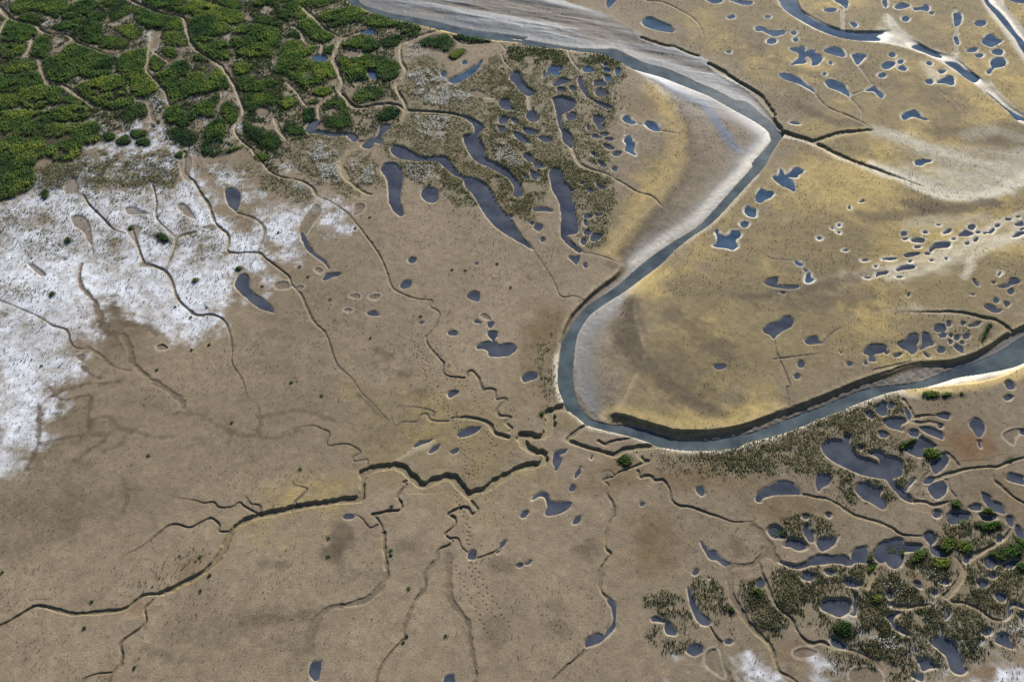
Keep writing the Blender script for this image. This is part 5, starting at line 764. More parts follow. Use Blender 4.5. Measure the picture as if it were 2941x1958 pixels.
BRUSH = [
('1011 78 933 -228 864 -647 853 -995 896 -1335 984 -1557 1085 -1694 1206 -1830 1345 -2004 1530 -2057',1.3,0.85,'w'),
('1530 -2057 1816 -2149 2120 -2254 2417 -2396 2654 -2499 3015 -2576 3424 -2583 3840 -2537 4608 -2293',1.2,0.75,'w'),
('4059 -2448 4501 -2280 4950 -2096 5408 -1897 5873 -1700 6354 -1461 6831 -1265 7173 -1195',1.3,0.75,'w'),
('7173 -1195 7513 -1138 7987 -995 8709 -779 9182 -676 9674 -529',2.6,0.8,'w'),
('7273 -1223 7937 -1166 8622 -1053 9104 -909 9622 -676',1.8,0.8,'g'),
('-4716 13119 -4126 12530 -3307 12084 -2112 11463 -1021 11039 399 10730 534 10595 1460 10420 2224 10276',1.3,0.8,'g'),
('-4616 13119 -4064 12563 -2973 11927 -2116 11536 -1022 11081 399 10789 535 10624 1460 10438 2229 10363',0.8,0.85,'w'),
('2229 10363 2671 10047 3100 9681 3810 9213 4631 8598 5406 7876 5889 7303 6145 6820',1.3,0.35,'w'),
('6147 6678 5951 6350 5495 5758 4976 5013 4663 4686 4029 3828 3451 3241 2899 2713 2492 2275',1.6,0.3,'w'),
('5524 5112 5007 4354 4524 3709 4075 3203 3654 2825',0.8,0.4,'w'),
('1098 -1391 1213 -1667 1415 -1856 1725 -1950 2036 -2004 2443 -2123 2846 -2254 3256 -2293 3677 -2241 4111 -2123 4667 -1964 5122 -1748 5709 -1474 6195 -1223 6668 -1053 7125 -967 7593 -851 8073 -706',1.9,0.8,'k'),
('1943 -1843 2250 -1950 2554 -2057 2816 -2149',1.6,0.7,'k'),
('2296 1954 1986 1640 1704 1298 1479 1064 1278 735 1126 414 978 100 877 -237',1.2,0.6,'b'),
('2122 265 2221 -198 2411 -588 2729 -938 3061 -1279 3355 -1502',3.2,0.5,'d'),
('2351 1130 2283 574 2290 100 2352 -237',2.8,0.5,'d'),
('1128 -647 1132 -1081 1224 -1447 1423 -1721',1.2,0.5,'d'),
('2837 -735 3216 -880 3506 -1166 3691 -1391 4102 -1502',2,0.35,'d'),
('3907 7901 4059 7206 4093 6537 3989 5893 3778 5229 3431 4478 3059 3868 2646 3241 2300 2639 2121 2203',3,0.45,'d'),
('3455 8624 3734 7901 3872 7060 3877 6350 3695 5447 3287 4603 2890 3988 2389 3165 2045 2529',3.2,0.4,'g'),
('1760 -1748 2053 -1776 2462 -1924 2869 -2043 3287 -2043 3713 -1990 4730 -1612',2.5,0.5,'g'),
('7243 6443 7739 6678 8342 6868',1.6,0.7,'g'),
('7084 6212 7534 5758 7993 5403 8453 5099',1.8,0.8,'g'),
('8017 5504 8345 5198 8636 4983',3,0.7,'g'),
('2708 1709 2889 1848 3065 1919',3,0.7,'g'),
('2541 1434 2696 1571 2890 1366',3.5,0.6,'g'),
('7696 5285 8116 4813 8404 4395 8578 4068',6,0.35,'g'),
('6573 5026 6925 4190 7369 3868',6,0.25,'g'),
('11591 7800 11780 7500 11146 7303',4,0.5,'g'),
('9023 6678 9563 6212 10143 5848 10845 5491',2.2,0.5,'w'),
('8574 5155 9029 4771 9459 4436 10074 4313',2.2,0.6,'w'),
('7015 1813 7660 1989 8465 2275 9318 2676 10281 3357 11070 3788',1.3,0.45,'w'),
('7589 1709 8365 1919 9106 2383 9735 2825 10419 3013',1.2,0.4,'w'),
('9155 1744 9384 2096 9462 2347 9923 2639 10853 3165',1.5,0.55,'w'),
('5644 1298 6363 1571 6871 1709 7410 1954',1.6,0.4,'d'),
('12041 6584 11014 6443 10265 6725',5,0.35,'d'),
('-7477 -2815 -7306 -2563 -7150 -2461 -7104 -2254 -7394 -2254 -7793 -2306 -8220 -2461',0.65,0.45,'d'),
('-7417 -2175 -7552 -1776 -7620 -1391 -7778 -1363 -8139 -1447 -8502 -1110',0.6,0.5,'d'),
('-7485 -1937 -7221 -1830 -6946 -2070 -6723 -2123 -6309 -2280 -5951 -2306',0.65,0.35,'d'),
('-7107 -2614 -6841 -2461 -6751 -2175',0.65,0.3,'d'),
('-5974 -1748 -5534 -1830 -5175 -2043 -4719 -2254 -4479 -2201 -4471 -1883',0.75,0.35,'d'),
('-4480 -1830 -4071 -1748 -3761 -1694 -3429 -1803 -3160 -1937',0.7,0.3,'d'),
('-4560 -1612 -4483 -1937 -4407 -2254 -4088 -2306 -3763 -2123',0.55,0.3,'d'),
('-2760 -1335 -2498 -1612 -2194 -1937',0.8,0.4,'d'),
('-8233 -1279 -7860 -1081 -7543 -1053 -7225 -1024 -7140 -851',0.6,0.45,'d'),
('-8252 -2989 -8248 -2690 -8248 -2435 -8367 -1937 -8462 -1640',0.7,0.5,'d'),
('-8082 -319 -7987 -647 -7804 -822 -7575 -938',0.55,0.5,'d'),
('-6548 -3184 -6395 -3542 -6400 -3822',0.6,0.3,'d'),
('-8015 638 -7795 256 -7534 131 -7256 -237',1.1,0.5,'d'),
('-7867 1031 -7741 735 -7489 478 -7152 414 -6801 194',0.9,0.45,'d'),
('-8270 1130 -8065 735 -7915 446',0.8,0.5,'d'),
('-4052 -5802 -3626 -5782 -3192 -5685 -2902 -5566',1.1,0.3,'d'),
('-5424 -6258 -5235 -6314 -4917 -6406',1,0.2,'d'),
('-1716 -2486 -1501 -2306 -1130 -2254',0.65,0.25,'d'),
('-1980 -2790 -1689 -2588 -1371 -2409',0.8,0.25,'w'),
('8561 6844 9097 6537 9786 6029 10468 5580 11459 5316',3,0.6,'p'),
('8845 5069 9173 4813 9864 4478 10689 4603 11686 5198',4,0.75,'p'),
('9751 4983 10521 4898 11871 5726',5,0.55,'p'),
('9537 6120 10608 6029 11930 5893',3,0.4,'p'),
('10780 6584 11414 6820 11993 6443',3,0.4,'p'),
('8524 3396 9329 3551 10116 3630',3,0.4,'p'),
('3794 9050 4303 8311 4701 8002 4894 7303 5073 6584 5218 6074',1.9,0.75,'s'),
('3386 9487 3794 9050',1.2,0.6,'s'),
('2170 5198 1707 5548 1553 5726',1,0.1,'p'),
('6381 6584 7037 6249 7524 5713 7874 5469 8213 5207 8675 4928',1,0.75,'w'),
('8222 5460 8590 5112 8908 4813 9341 4478 9811 4305 10645 4470 11640 5069',2.4,0.75,'w'),
('7579 3669 8354 3709 9223 4068',2.5,0.4,'d'),
('8707 4068 9562 3908 10527 4109',3,0.5,'d'),
('4637 1197 5119 1264 5664 1400 6023 1536',1.4,0.5,'d'),
('5586 997 6261 1097 6988 1197',4,0.4,'d'),
('2941 -1391 3342 -1612 3747 -1748',2.5,0.4,'d'),
('3175 735 3570 194 3959 -258',4,0.4,'d'),
('7000 7901 7594 7303 8236 7012',2.2,0.45,'d'),
('8994 9598 9730 8943 10441 8311 10696 7699',6,0.3,'d'),
('6403 10391 6876 9598 7716 9267',3.5,0.3,'d'),
('-3349 -735 -2910 -735 -2447 -995',2,0.12,'p'),
('-2523 -3636 -3083 -3706 -3483 -3780 -3837 -3886 -4116 -3963',0.8,0.65,'o'),
('-4114 -3975 -4446 -4167 -4529 -4333 -4597 -4573 -4715 -4830 -4927 -5060 -5263 -5285',0.7,0.6,'o'),
('-2525 -3123 -2364 -3025 -2187 -2976 -1987 -2964 -1838 -3062 -1666 -3232 -1500 -3348 -1247 -3232 -1089 -3196 -924 -3329 -719 -3554 -445 -3436 -150 -3208',0.5,0.5,'o'),
]
FLOWER = [
('-2647 9159 -2010 9542 -1557 8836 -947 8207 -1513 7800 -2156 7952 -2470 8311',1),
('-2351 7402 -1523 7352 -1414 6773 -1673 6350 -2010 6443 -2319 6916',0.8),
('-4964 6350 -4444 6397 -4003 5938 -3935 5360 -3821 4843 -4177 4729 -4495 5535',1),
('-3692 5848 -3452 5893 -3079 5403 -2975 4843 -3439 4729 -3666 5360',0.8),
('-2849 10683 -2247 10508 -2098 10047 -2580 9934 -2837 10104',0.5),
('-2438 5460 -1792 5460 -1607 4983 -1968 4813 -2356 5069',0.6),
('-410 6443 -22 6166 302 5447 59 5360 -346 5580',0.6),
('5664 -5122 6099 -5081 6083 -5346 5776 -5407',0.25),
('6262 -4956 6844 -4872 6831 -5039 6419 -5060',0.25),
('5297 -6032 5788 -6051 5879 -6239 5476 -6239',0.6),
('4608 -6443 4995 -6424 4879 -6624 4646 -6588',0.6),
('7446 -5802 7724 -5840 7612 -6164 7493 -6032',0.6),
]
PADS = [
'-9487 3630 -9306 3709 -9071 3512 -8921 3165 -8767 2713 -8909 2862 -9122 3165 -9355 3357',
'-7294 4068 -7144 4089 -6932 3828 -6800 3571 -7000 3669 -7232 3908',
'-8239 3241 -8123 3376 -7906 3318 -7879 3013 -7871 2788 -8009 2937 -8158 3127',
'-9948 2167 -9791 2131 -9459 1848 -9556 1778 -9757 1954',
'-8399 3948 -8229 3988 -8044 3868 -7810 3748 -8035 3728 -8290 3728',
'-9961 4686 -9918 4983 -9786 4983 -9596 4519 -9833 4436',
'-7631 5669 -7426 5848 -7303 5535 -7281 5186 -7162 4885 -7330 4928 -7524 5316',
'-7047 6258 -6914 6420 -6729 6327 -6707 6074 -6858 6006 -7041 6097',
'-6185 7649 -6071 7825 -5869 7649 -5885 7402 -6080 7377',
'-4384 10219 -4156 10391 -3953 10219 -3997 10047 -4143 9990 -4309 10104',
'-3964 8889 -3824 8970 -3706 8836 -3764 8677 -3918 8730',
'-5325 9267 -5141 9459 -4995 9267 -5025 9050 -5204 9050',
'-6245 10508 -6090 10508 -6020 10161 -6038 9598 -6260 10219',
'-3351 11463 -3197 11524 -3079 11432 -3143 11250 -3288 11280',
'-4491 7649 -4334 7775 -4204 7649 -4250 7550 -4447 7525',
'-3538 7303 -3372 7352 -3326 7157 -3465 7133',
'-1042 8467 -809 8519 -629 8362 -422 8156 -801 8182 -979 8285',
'-4524 3473 -4345 4028 -4191 4028 -4134 3788 -4260 3396 -4383 3013 -4494 3089',
'-4775 1571 -4621 1657 -4417 1571 -4468 1434 -4702 1417',
'-4033 1989 -3958 2060 -3859 1954 -3908 1866',
'-4333 1485 -4246 1536 -4177 1468 -4251 1407',
'-3239 1248 -3079 1298 -3018 1164 -3159 1164',
'-2845 1197 -2747 1281 -2615 1248 -2686 1130 -2804 1130',
'-3309 833 -3222 882 -3123 833 -3209 768',
'-612 687 -521 735 -403 574 -495 574',
'-3421 4068 -3215 4068 -3242 3828 -3409 3709',
'2892 -6277 3038 -6239 3056 -6479 3082 -6660 2967 -6624 2848 -6479',
'4171 -6277 4339 -6221 4503 -6277 4418 -6351 4205 -6369',
'4961 -6570 5181 -6515 5354 -6588 5332 -6744 4938 -6744',
'8620 -2228 8827 -2109 9016 -2123 8801 -2306 8707 -2461 8618 -2358',
'-7649 2203 -7512 2239 -7364 2131 -7468 2060 -7598 2096',
'-6595 3318 -6409 3396 -6267 3318 -6402 3241 -6553 3241',
'-6028 2492 -5916 2547 -5832 2492 -5937 2401',
'-8198 -379 -8078 -334 -7989 -409 -8043 -529 -8149 -469',
'-6744 -137 -6624 -76 -6494 -198 -6651 -244',
]
TRACKS = [
'-1929 16 -1610 -439 -1461 -735 -1142 -995 -855 -1138 -697 -1391 -562 -1667 -517 -1830',
'-1985 172 -1728 -319 -1636 -735 -1502 -1166 -1425 -1391 -1242 -1640 -1063 -1883 -969 -2123 -895 -2461 -806 -2690 -795 -3013 -829 -3208 -785 -3329',
'-1497 -45 -1295 -529 -1102 -909',
'-1691 -198 -1447 -995 -1300 -1335 -1226 -1530 -1025 -1776 -883 -2201 -770 -2512 -660 -2790 -658 -2890 -750 -3184',
'-489 -2149 -362 -2358 -379 -2588 -496 -2890 -651 -3135 -708 -3232',
'-961 -3400 -874 -3636 -846 -3868',
'-830 -3769 -722 -4111 -729 -4508',
'-912 -3653 -764 -3998 -680 -4222 -711 -4486',
'-703 -4723 -600 -5081 -465 -5387 -315 -5665 -135 -5724 9 -5937',
'-609 -4745 -490 -5081 -300 -5427 -154 -5606',
'-945 -4787 -785 -5081 -627 -5447 -475 -5763 -363 -6013',
]
RIVER = [
('-5475 14921 -4635 12987 -4123 12498 -3815 12338 -3299 11989 -2637 11709 -2114 11493 -1661 11310 -1021 11009 -391 10860 399 10730 225 10713 844 10554 1459 10391 1762 10276 2371 10161 2776 9821 2942 9598 3271 9213 3592 8519 3884 7952 4013 7303 4043 6584 3882 5669 3746 5186 3572 4813 3155 4068 2584 3396 2157 2713 2033 2347 2210 2096 2096 1848 1841 1605 1587 1332 1436 1130 1137 703 983 256 969 172 868 -499 833 -938 867 -1223 924 -1447 1002 -1640 1083 -1748 1203 -1883 1322 -2030 1507 -2083 1815 -2162 2119 -2267 2417 -2396 2635 -2486 2811 -2568 3426 -2568 3943 -2532 4059 -2448 4497 -2301 4946 -2117 5407 -1905 5869 -1716 6352 -1469 6829 -1274 7282 -1189 7947 -1132 8622 -1053 9114 -880 9529 -647 10473 -168 11742 745 12311 2142 10939 1073 9912 455 9431 203 9188 16 8763 -259 8383 -409 8143 -469 7651 -484 7295 -573 6962 -749 6482 -924 5995 -1152 5513 -1391 5045 -1598 4911 -1634 4705 -1716 4361 -1870 4025 -2004 3700 -2083 3275 -2136 2861 -2117 2559 -2004 2255 -1891 1988 -1797 1844 -1748 1968 -1502 2228 -938 2454 -349 2440 265 2365 735 2421 1130 2592 1468 2735 1744 3090 2167 3377 2566 3801 3013 4227 3396 4693 3988 5190 4686 5701 5372 5903 5758 6200 6350 6390 6631 6451 6964 6374 7157 6291 7649 6167 8105 5991 8624 5847 8836 5591 9104 5339 9432 5083 9765 4937 10047 4821 10104 4542 10334 4262 10595 3960 10683 3520 10979 3183 11463 2800 11895 2438 12274 1872 12660 1392 12987 76 14921',['-5440 14921 -4552 12987 -4095 12543 -3538 12147 -2640 11758 -1662 11328 -1021 11027 399 10754 224 10665 844 10548 1461 10449 2229 10363 2550 10076 2953 9737 3386 9487 3816 9267 4365 8836 4901 8414 5402 7850 5889 7303 6133 6916 6153 6631 6120 6443 5876 6074 5555 5624 5528 5460 4914 4603 4424 3908 3964 3318 3410 2862 3001 2492 2595 2060 2275 1674 1968 1366 1694 1130 1471 899 1321 671 1172 414 1046 100 995 -45 924 -499 887 -938 906 -1223 986 -1502 1044 -1667 1206 -1835 1366 -1996 1611 -2091 1918 -2183 2221 -2288 2519 -2417 2716 -2494 3019 -2543 3429 -2543 3850 -2474 4080 -2319 4623 -2207 4954 -2075 5416 -1862 5885 -1645 6362 -1425 6840 -1229 7302 -1115 7776 -972 8264 -799 8731 -711 9210 -594 9599 -445 10566 78 11718 974 12075 1858 10828 777 9792 109 9342 -198 8933 -424 8549 -588 8104 -749 7799 -895 7552 -995 7095 -1081 6647 -1138 6175 -1307 5692 -1557 5111 -1803 4657 -2017 4313 -2162 3879 -2280 3454 -2358 3041 -2358 2739 -2280 2441 -2149 2137 -2043 1825 -2017 1516 -1937 1332 -1830 1195 -1612 1111 -1335 1073 -938 1084 -647 1118 -349 1147 -76 1182 100 1211 256 1338 542 1489 800 1711 1031 1984 1264 2262 1502 2574 1813 2972 2203 3389 2676 3810 3089 4243 3512 4710 4109 5203 4771 5682 5416 5892 5848 6195 6397 6371 6678 6285 6820 6156 7206 5946 7649 5723 8053 5448 8156 5069 8571 4668 8889 4266 9267 3850 9598 3416 9821 2990 10219 2702 10496 2392 10496 1774 10525 1158 10671 539 10890 -88 11069 402 11081 -395 11292 -1032 11444 -1677 11690 -2334 12002 -3326 12319 -3838 12582 -4305 12987 -5060 14921']),
('7311 13253 7396 12987 7402 12660 7652 12084 8048 11493 8584 11039 9132 10831 9876 10683 10420 10391 10907 9934 11315 9267 11676 8519 11912 7901 12067 7254 12207 7060 12669 6725 12826 7157 12360 7500 12108 8053 12015 8836 11761 9159 11534 9990 11590 10276 11410 10190 11021 10334 10672 10860 10424 11463 10346 12021 10233 12210 10138 11585 9988 11371 9281 11328 8691 11524 8181 12147 7986 12466 7956 12987 7975 13253',['7410 13253 7456 12954 7468 12660 7624 12274 7873 11895 8175 11493 8491 11189 8847 10949 9146 10890 9549 10872 9780 10920 9699 11099 9965 11280 9715 11292 9393 11268 9028 11328 8681 11481 8358 11758 8082 12134 7951 12453 7938 12725 7942 13253', '10506 10595 10717 10683 10914 10391 11125 10161 11123 10047 10955 10104 10713 10334 10536 10478', '11156 9849 11444 9793 11563 9487 11761 9159 11786 9050 11616 8889 11445 9104 11335 9432 11198 9681', '11777 8467 11910 8156 12011 7850 12168 7550 12317 7377 12774 7012 12721 6868 12275 7254 12104 7279 12030 7649 11888 8002 11785 8311']),
('13054 13253 13069 12987 13045 12402 13112 11524 13145 10683 13166 9821 13260 8836 13654 9934 13694 11341 13696 11833 13619 12660 13685 13253',['13220 13253 13171 12790 13243 12210 13292 11585 13360 11039 13334 10508 13343 9487 13542 10047 13528 10860 13474 11280 13460 11895 13403 12402 13290 12856 13320 13253']),
]
STAINS = [
('2247 -3998',4,6,0.34,'b'),
('2394 -4267',4,6,0.34,'b'),
('2305 -4595',4,6,0.34,'b'),
('2120 -4552',6,6,0.2,'b'),
('7942 -2474',4,3,0.8,'r'),
('4715 -3838',7,4,0.6,'b'),
('8237 -3495',6,5,0.4,'b'),
('7808 -2306',9,5,0.3,'b'),
('654 -198',5,6,0.33,'b'),
('754 -647',5,6,0.33,'b'),
('677 -1081',5,6,0.33,'b'),
('796 78',5,6,0.33,'b'),
('801 256',5,6,0.4,'b'),
('672 574',5,6,0.4,'b'),
('-1308 6212',6,5,0.6,'b'),
('-881 5669',6,5,0.6,'b'),
('-604 5360',6,5,0.6,'b'),
('-333 5099',6,5,0.6,'b'),
('-464 4940',5,6,0.6,'b'),
('-195 4272',5,6,0.6,'b'),
('-178 4519',5,5,0.5,'b'),
('57 4068',5,5,0.5,'b'),
('1604 6820',5,6,0.4,'b'),
('1288 5893',5,6,0.4,'b'),
('1002 5447',5,6,0.4,'b'),
('1949 4190',5,5,0.35,'b'),
('1649 4395',5,5,0.35,'b'),
('-2796 -4311',2.2,2.4,0.6,'d'),
('-2811 -4508',2.2,2.4,0.6,'d'),
('-1716 -4465',2.4,1.3,0.4,'d'),
('-2730 -4713',1.5,1.2,0.35,'d'),
('-3934 -4808',1.2,1,0.35,'d'),
('-3633 -4819',1.2,1,0.35,'d'),
('-2003 -822',2,1.3,0.5,'d'),
('-1666 -1307',1.8,1.6,0.5,'d'),
('-2537 -244',1.5,1.2,0.4,'d'),
('-2325 -379',1.5,1.2,0.4,'d'),
('-2552 -573',1.5,1.2,0.4,'d'),
('-2239 -2149',3,1.3,0.4,'d'),
('-2385 -2371',3,1.3,0.4,'d'),
('-4645 203',2,1.2,0.35,'d'),
('1154 -4606',2.2,1.6,0.4,'d'),
('1273 -4486',2.2,1.6,0.4,'d'),
('-127 -4830',3,1.5,0.6,'d'),
('-258 -5937',2,3,0.35,'d'),
('681 -5898',2,1.5,0.35,'d'),
('638 -5507',1.8,1.4,0.3,'d'),
('3597 -4530',1.2,2.2,0.35,'d'),
('-7721 -1557',4,2.2,0.35,'d'),
('-7454 -2043',4,2.2,0.35,'d'),
('-7837 -1883',4,2.2,0.35,'d'),
('-7162 -2043',4,2.2,0.35,'d'),
('-7635 -2280',4,2.2,0.35,'d'),
('-7150 -2461',4,2.2,0.35,'d'),
('-8249 -1776',4,2.2,0.35,'d'),
('-6804 -529',4,2.2,0.35,'d'),
('-6670 -1502',4,2.2,0.35,'d'),
('-5534 -1830',4,2.2,0.35,'d'),
('-7549 -228',3,2,0.4,'d'),
('-7791 78',3,2,0.4,'d'),
('-7374 -45',3,2,0.4,'d'),
('-7847 446',3,2.6,0.5,'d'),
('-7741 735',3,2.6,0.5,'d'),
('-7453 256',3,2.6,0.5,'d'),
('-7282 478',3,2.6,0.5,'d'),
('-7858 997',3,2.6,0.5,'d'),
('-7333 -2890',3,2,0.4,'d'),
('-7392 -2964',3,2,0.4,'d'),
('-7971 -2664',3,2,0.4,'d'),
('-8309 -2815',3,2,0.4,'d'),
('-4342 -5782',10,5,0.25,'d'),
('-4162 -6258',10,5,0.25,'d'),
('-7712 -4222',10,5,0.25,'d'),
('-7077 -3769',10,5,0.25,'d'),
('-8015 -3884',10,5,0.25,'d'),
('-5740 -5566',4,1.5,0.3,'r'),
('-3462 -5685',9,2.5,0.22,'d'),
('-3802 -5802',9,2.5,0.22,'d'),
('-3315 -6295',9,2.5,0.22,'d'),
('-7894 -3659',12,5,0.22,'d'),
('-7178 -3424',12,5,0.22,'d'),
('-6325 -3659',12,5,0.22,'d'),
('6349 -4977',1.2,1.2,0.9,'r'),
('7861 -4099',1.2,1,0.8,'r'),
('7079 -6588',4,1.5,0.5,'r'),
('4307 -6295',3,1.6,0.5,'r'),
('4841 -5265',2,1,0.4,'r'),
('2610 -349',7,5,0.35,'d'),
('3007 -793',7,5,0.35,'d'),
('3311 -995',7,5,0.35,'d'),
('2311 78',3,6,0.4,'d'),
('2236 -289',3,6,0.4,'d'),
('2355 899',2.5,7,0.45,'d'),
('3485 1400',12,4,0.25,'d'),
('4417 1298',12,4,0.25,'d'),
('3256 8053',7,6,0.35,'b'),
('3522 7800',7,6,0.35,'b'),
('3960 6350',5,9,0.35,'d'),
('3990 5669',5,9,0.35,'d'),
('3276 3988',5,5,0.4,'d'),
('2836 3396',5,5,0.4,'d'),
('2366 2862',5,5,0.4,'d'),
('10496 5669',12,4,0.35,'d'),
('10046 5983',12,4,0.35,'d'),
('11161 5229',12,4,0.35,'d'),
('8707 4068',10,5,0.3,'d'),
('9481 4068',10,5,0.3,'d'),
('7778 2937',10,5,0.3,'d'),
('6920 1919',10,5,0.3,'d'),
('6548 7800',8,5,0.25,'d'),
('6384 9377',8,5,0.25,'d'),
('7029 8053',8,5,0.25,'d'),
('5753 12338',14,8,0.3,'d'),
('5262 11099',14,8,0.3,'d'),
('5846 10801',14,8,0.3,'d'),
('1761 -2939',5,2.5,0.4,'b'),
('2013 -3062',5,2.5,0.4,'b'),
('1536 -3305',5,2.5,0.4,'b'),
('3149 -3135',8,3,0.35,'b'),
('3539 -3208',8,3,0.35,'b'),
('2963 -3013',8,3,0.35,'b'),
('-650 -3184',5,3,0.15,'d'),
('-1042 -3376',5,3,0.15,'d'),
('-5070 -4914',3,2.5,0.35,'b'),
('-4910 -4787',3,2.5,0.35,'b'),
('5316 -1937',4,2,0.2,'d'),
('7805 -1612',4,3,0.35,'b'),
('6828 -2096',4,3,0.35,'b'),
('6300 -2123',4,3,0.35,'b'),
]
rng = np.random.default_rng(7)
random.seed(7)

# ------------------------------------------------------------------ helpers
def dec(s):
    return np.array(s.split(), float).reshape(-1, 2) / 100

def spline(p, closed, n=4):
    """Catmull-Rom through the surveyed points."""
    m = len(p)
    if m < 3:
        return p
    out = []
    for i in range(m if closed else m - 1):
        if closed:
            a, b, c, d = p[(i - 1) % m], p[i], p[(i + 1) % m], p[(i + 2) % m]
        else:
            a, b, c, d = p[max(i - 1, 0)], p[i], p[i + 1], p[min(i + 2, m - 1)]
        for k in range(n):
            t = k / n
            out.append(.5 * ((2 * b) + (c - a) * t + (2 * a - 5 * b + 4 * c - d) * t * t + (3 * b - a - 3 * c + d) * t ** 3))
    if not closed:
        out.append(p[-1])
    return np.array(out)

PERM = np.random.default_rng(3).random((256, 256)).astype(np.float32)
def noise(x, y, s, o=0):
    x = x / s + 17.3 * o
    y = y / s + 9.1 * o
    xi = np.floor(x).astype(int)
    yi = np.floor(y).astype(int)
    fx = x - xi
    fy = y - yi
    fx = fx * fx * (3 - 2 * fx)
    fy = fy * fy * (3 - 2 * fy)
    x0 = xi & 255
    x1 = (xi + 1) & 255
    y0 = yi & 255
    y1 = (yi + 1) & 255
    return (PERM[x0, y0] * (1 - fx) + PERM[x1, y0] * fx) * (1 - fy) + (PERM[x0, y1] * (1 - fx) + PERM[x1, y1] * fx) * fy

def fbm(x, y, s, n=4, o=0):
    v = 0
    a = .5
    t = 0
    for k in range(n):
        v = v + a * noise(x, y, s / 2 ** k, o + k * 3)
        t += a
        a *= .55
    return v / t

def sst(a, b, x):
    t = np.clip((x - a) / (b - a), 0, 1)
    return t * t * (3 - 2 * t)

def inside(poly, x, y):
    r = np.zeros(x.shape, bool)
    q = np.roll(poly, -1, 0)
    for (ax, ay), (bx, by) in zip(poly, q):
        if ay == by:
            continue
        c = (ay > y) != (by > y)
        r ^= c & (x < (bx - ax) * (y - ay) / (by - ay) + ax)
    return r

def segdist(p, q, x, y):
    d = q - p
    L = d @ d + 1e-12
    t = np.clip(((x - p[0]) * d[0] + (y - p[1]) * d[1]) / L, 0, 1)
    return np.hypot(x - p[0] - t * d[0], y - p[1] - t * d[1]), t

def polydist(poly, x, y):
    d = np.full(x.shape, 1e9)
    for p, q in zip(poly, np.roll(poly, -1, 0)):
        d = np.minimum(d, segdist(p, q, x, y)[0])
    return d

def offset(poly, r):
    a = np.roll(poly, 1, 0)
    b_ = np.roll(poly, -1, 0)
    d = b_ - a
    d /= (np.hypot(d[:, 0], d[:, 1])[:, None] + 1e-9)
    area = np.sum(poly[:, 0] * b_[:, 1] - b_[:, 0] * poly[:, 1])
    nrm = np.stack([d[:, 1], -d[:, 0]], 1) * (1 if area > 0 else -1)
    return poly + nrm * r

def tag(o, label=None, cat=None, group=None, kind=None):
    for k, v in (('label', label), ('category', cat), ('group', group), ('kind', kind)):
        if v:
            o[k] = v
    return o

def mesh_obj(name, verts, faces, mat, smooth=False, attrs=None, loc=None):
    """verts (n,3), faces (m,k) all of one size"""
    verts = np.asarray(verts, np.float32)
    faces = np.asarray(faces, np.int32)
    if loc is not None:
        verts = verts - np.asarray(loc, np.float32)
    me = bpy.data.meshes.new(name)
    me.vertices.add(len(verts))
    me.vertices.foreach_set('co', verts.ravel())
    k = faces.shape[1]
    me.loops.add(faces.size)
    me.loops.foreach_set('vertex_index', faces.ravel())
    me.polygons.add(len(faces))
    me.polygons.foreach_set('loop_start', np.arange(0, faces.size, k, dtype=np.int32))
    me.polygons.foreach_set('loop_total', np.full(len(faces), k, np.int32))
    if smooth:
        me.polygons.foreach_set('use_smooth', np.ones(len(faces), bool))
    for an, (kind, data) in (attrs or {}).items():
        at = me.attributes.new(an, kind, 'POINT')
        at.data.foreach_set('color' if kind == 'FLOAT_COLOR' else 'value', np.asarray(data, np.float32).ravel())
    me.update(calc_edges=True)
    me.materials.append(mat)
    o = bpy.data.objects.new(name, me)
    COL.objects.link(o)
    if loc is not None:
        o.location = loc
    return o

# ------------------------------------------------------------------ the ground grid (fan of rows, finer near the viewer's side)
ny, nx = 1120, 1800
vv = np.linspace(-.06, 1.06, ny)            # 0 far .. 1 near
py = 979 - (vv * 1958)
far = np.array([.0, .12, .25, .38, .5, .62, .72, .8, .86, .9, .93, .955, .975, .99])
b = (979 + 0 - (vv * 1958)) / 1470.5 * TN
ang = TILT - np.arctan(b)
Yr = CY + H / np.tan(ang)                   # row positions
a0 = ang[0]
fa = a0 - (a0 - math.radians(1.0)) * far[1:]
Yfar = CY + H / np.tan(fa)
Yfar = np.concatenate([[9000.], Yfar[::-1]])
an = ang[-1] + np.linspace(0, math.radians(100) - ang[-1], 9)[1:]
Ynear = CY + H / np.tan(an)
Yr = np.concatenate([Yfar, Yr, Ynear])
ar = np.linspace(-.5095 * 1.24, .5095 * 1.24, nx)
side = np.array([.65, .70, .77, .88, 1.05, 1.3, 1.8, 2.6, 4.0, 7.0])
ar = np.concatenate([-side[::-1], ar, side])
Dr = (Yr - CY) * math.cos(TILT) + H * math.sin(TILT)
X = Dr[:, None] * ar[None, :]
Y = np.repeat(Yr[:, None], len(ar), 1)
NR, NC = X.shape
Ydesc = -Yr
def rows(y0, y1):
    i0 = np.searchsorted(Ydesc, -y1) - 1
    i1 = np.searchsorted(Ydesc, -y0) + 1
    return max(i0, 0), min(i1, NR)
def window(x0, y0, x1, y1):
    i0, i1 = rows(y0, y1)
    if i1 <= i0:
        return None
    D = Dr[i0:i1]
    lo = min((x0 / D).min(), (x0 / D).max())
    hi = max((x1 / D).min(), (x1 / D).max())
    j0 = max(np.searchsorted(ar, lo) - 1, 0)
    j1 = min(np.searchsorted(ar, hi) + 1, NC)
    if j1 <= j0:
        return None
    return slice(i0, i1), slice(j0, j1)
def bbox(p, r):
    return window(p[:, 0].min() - r, p[:, 1].min() - r, p[:, 0].max() + r, p[:, 1].max() + r)
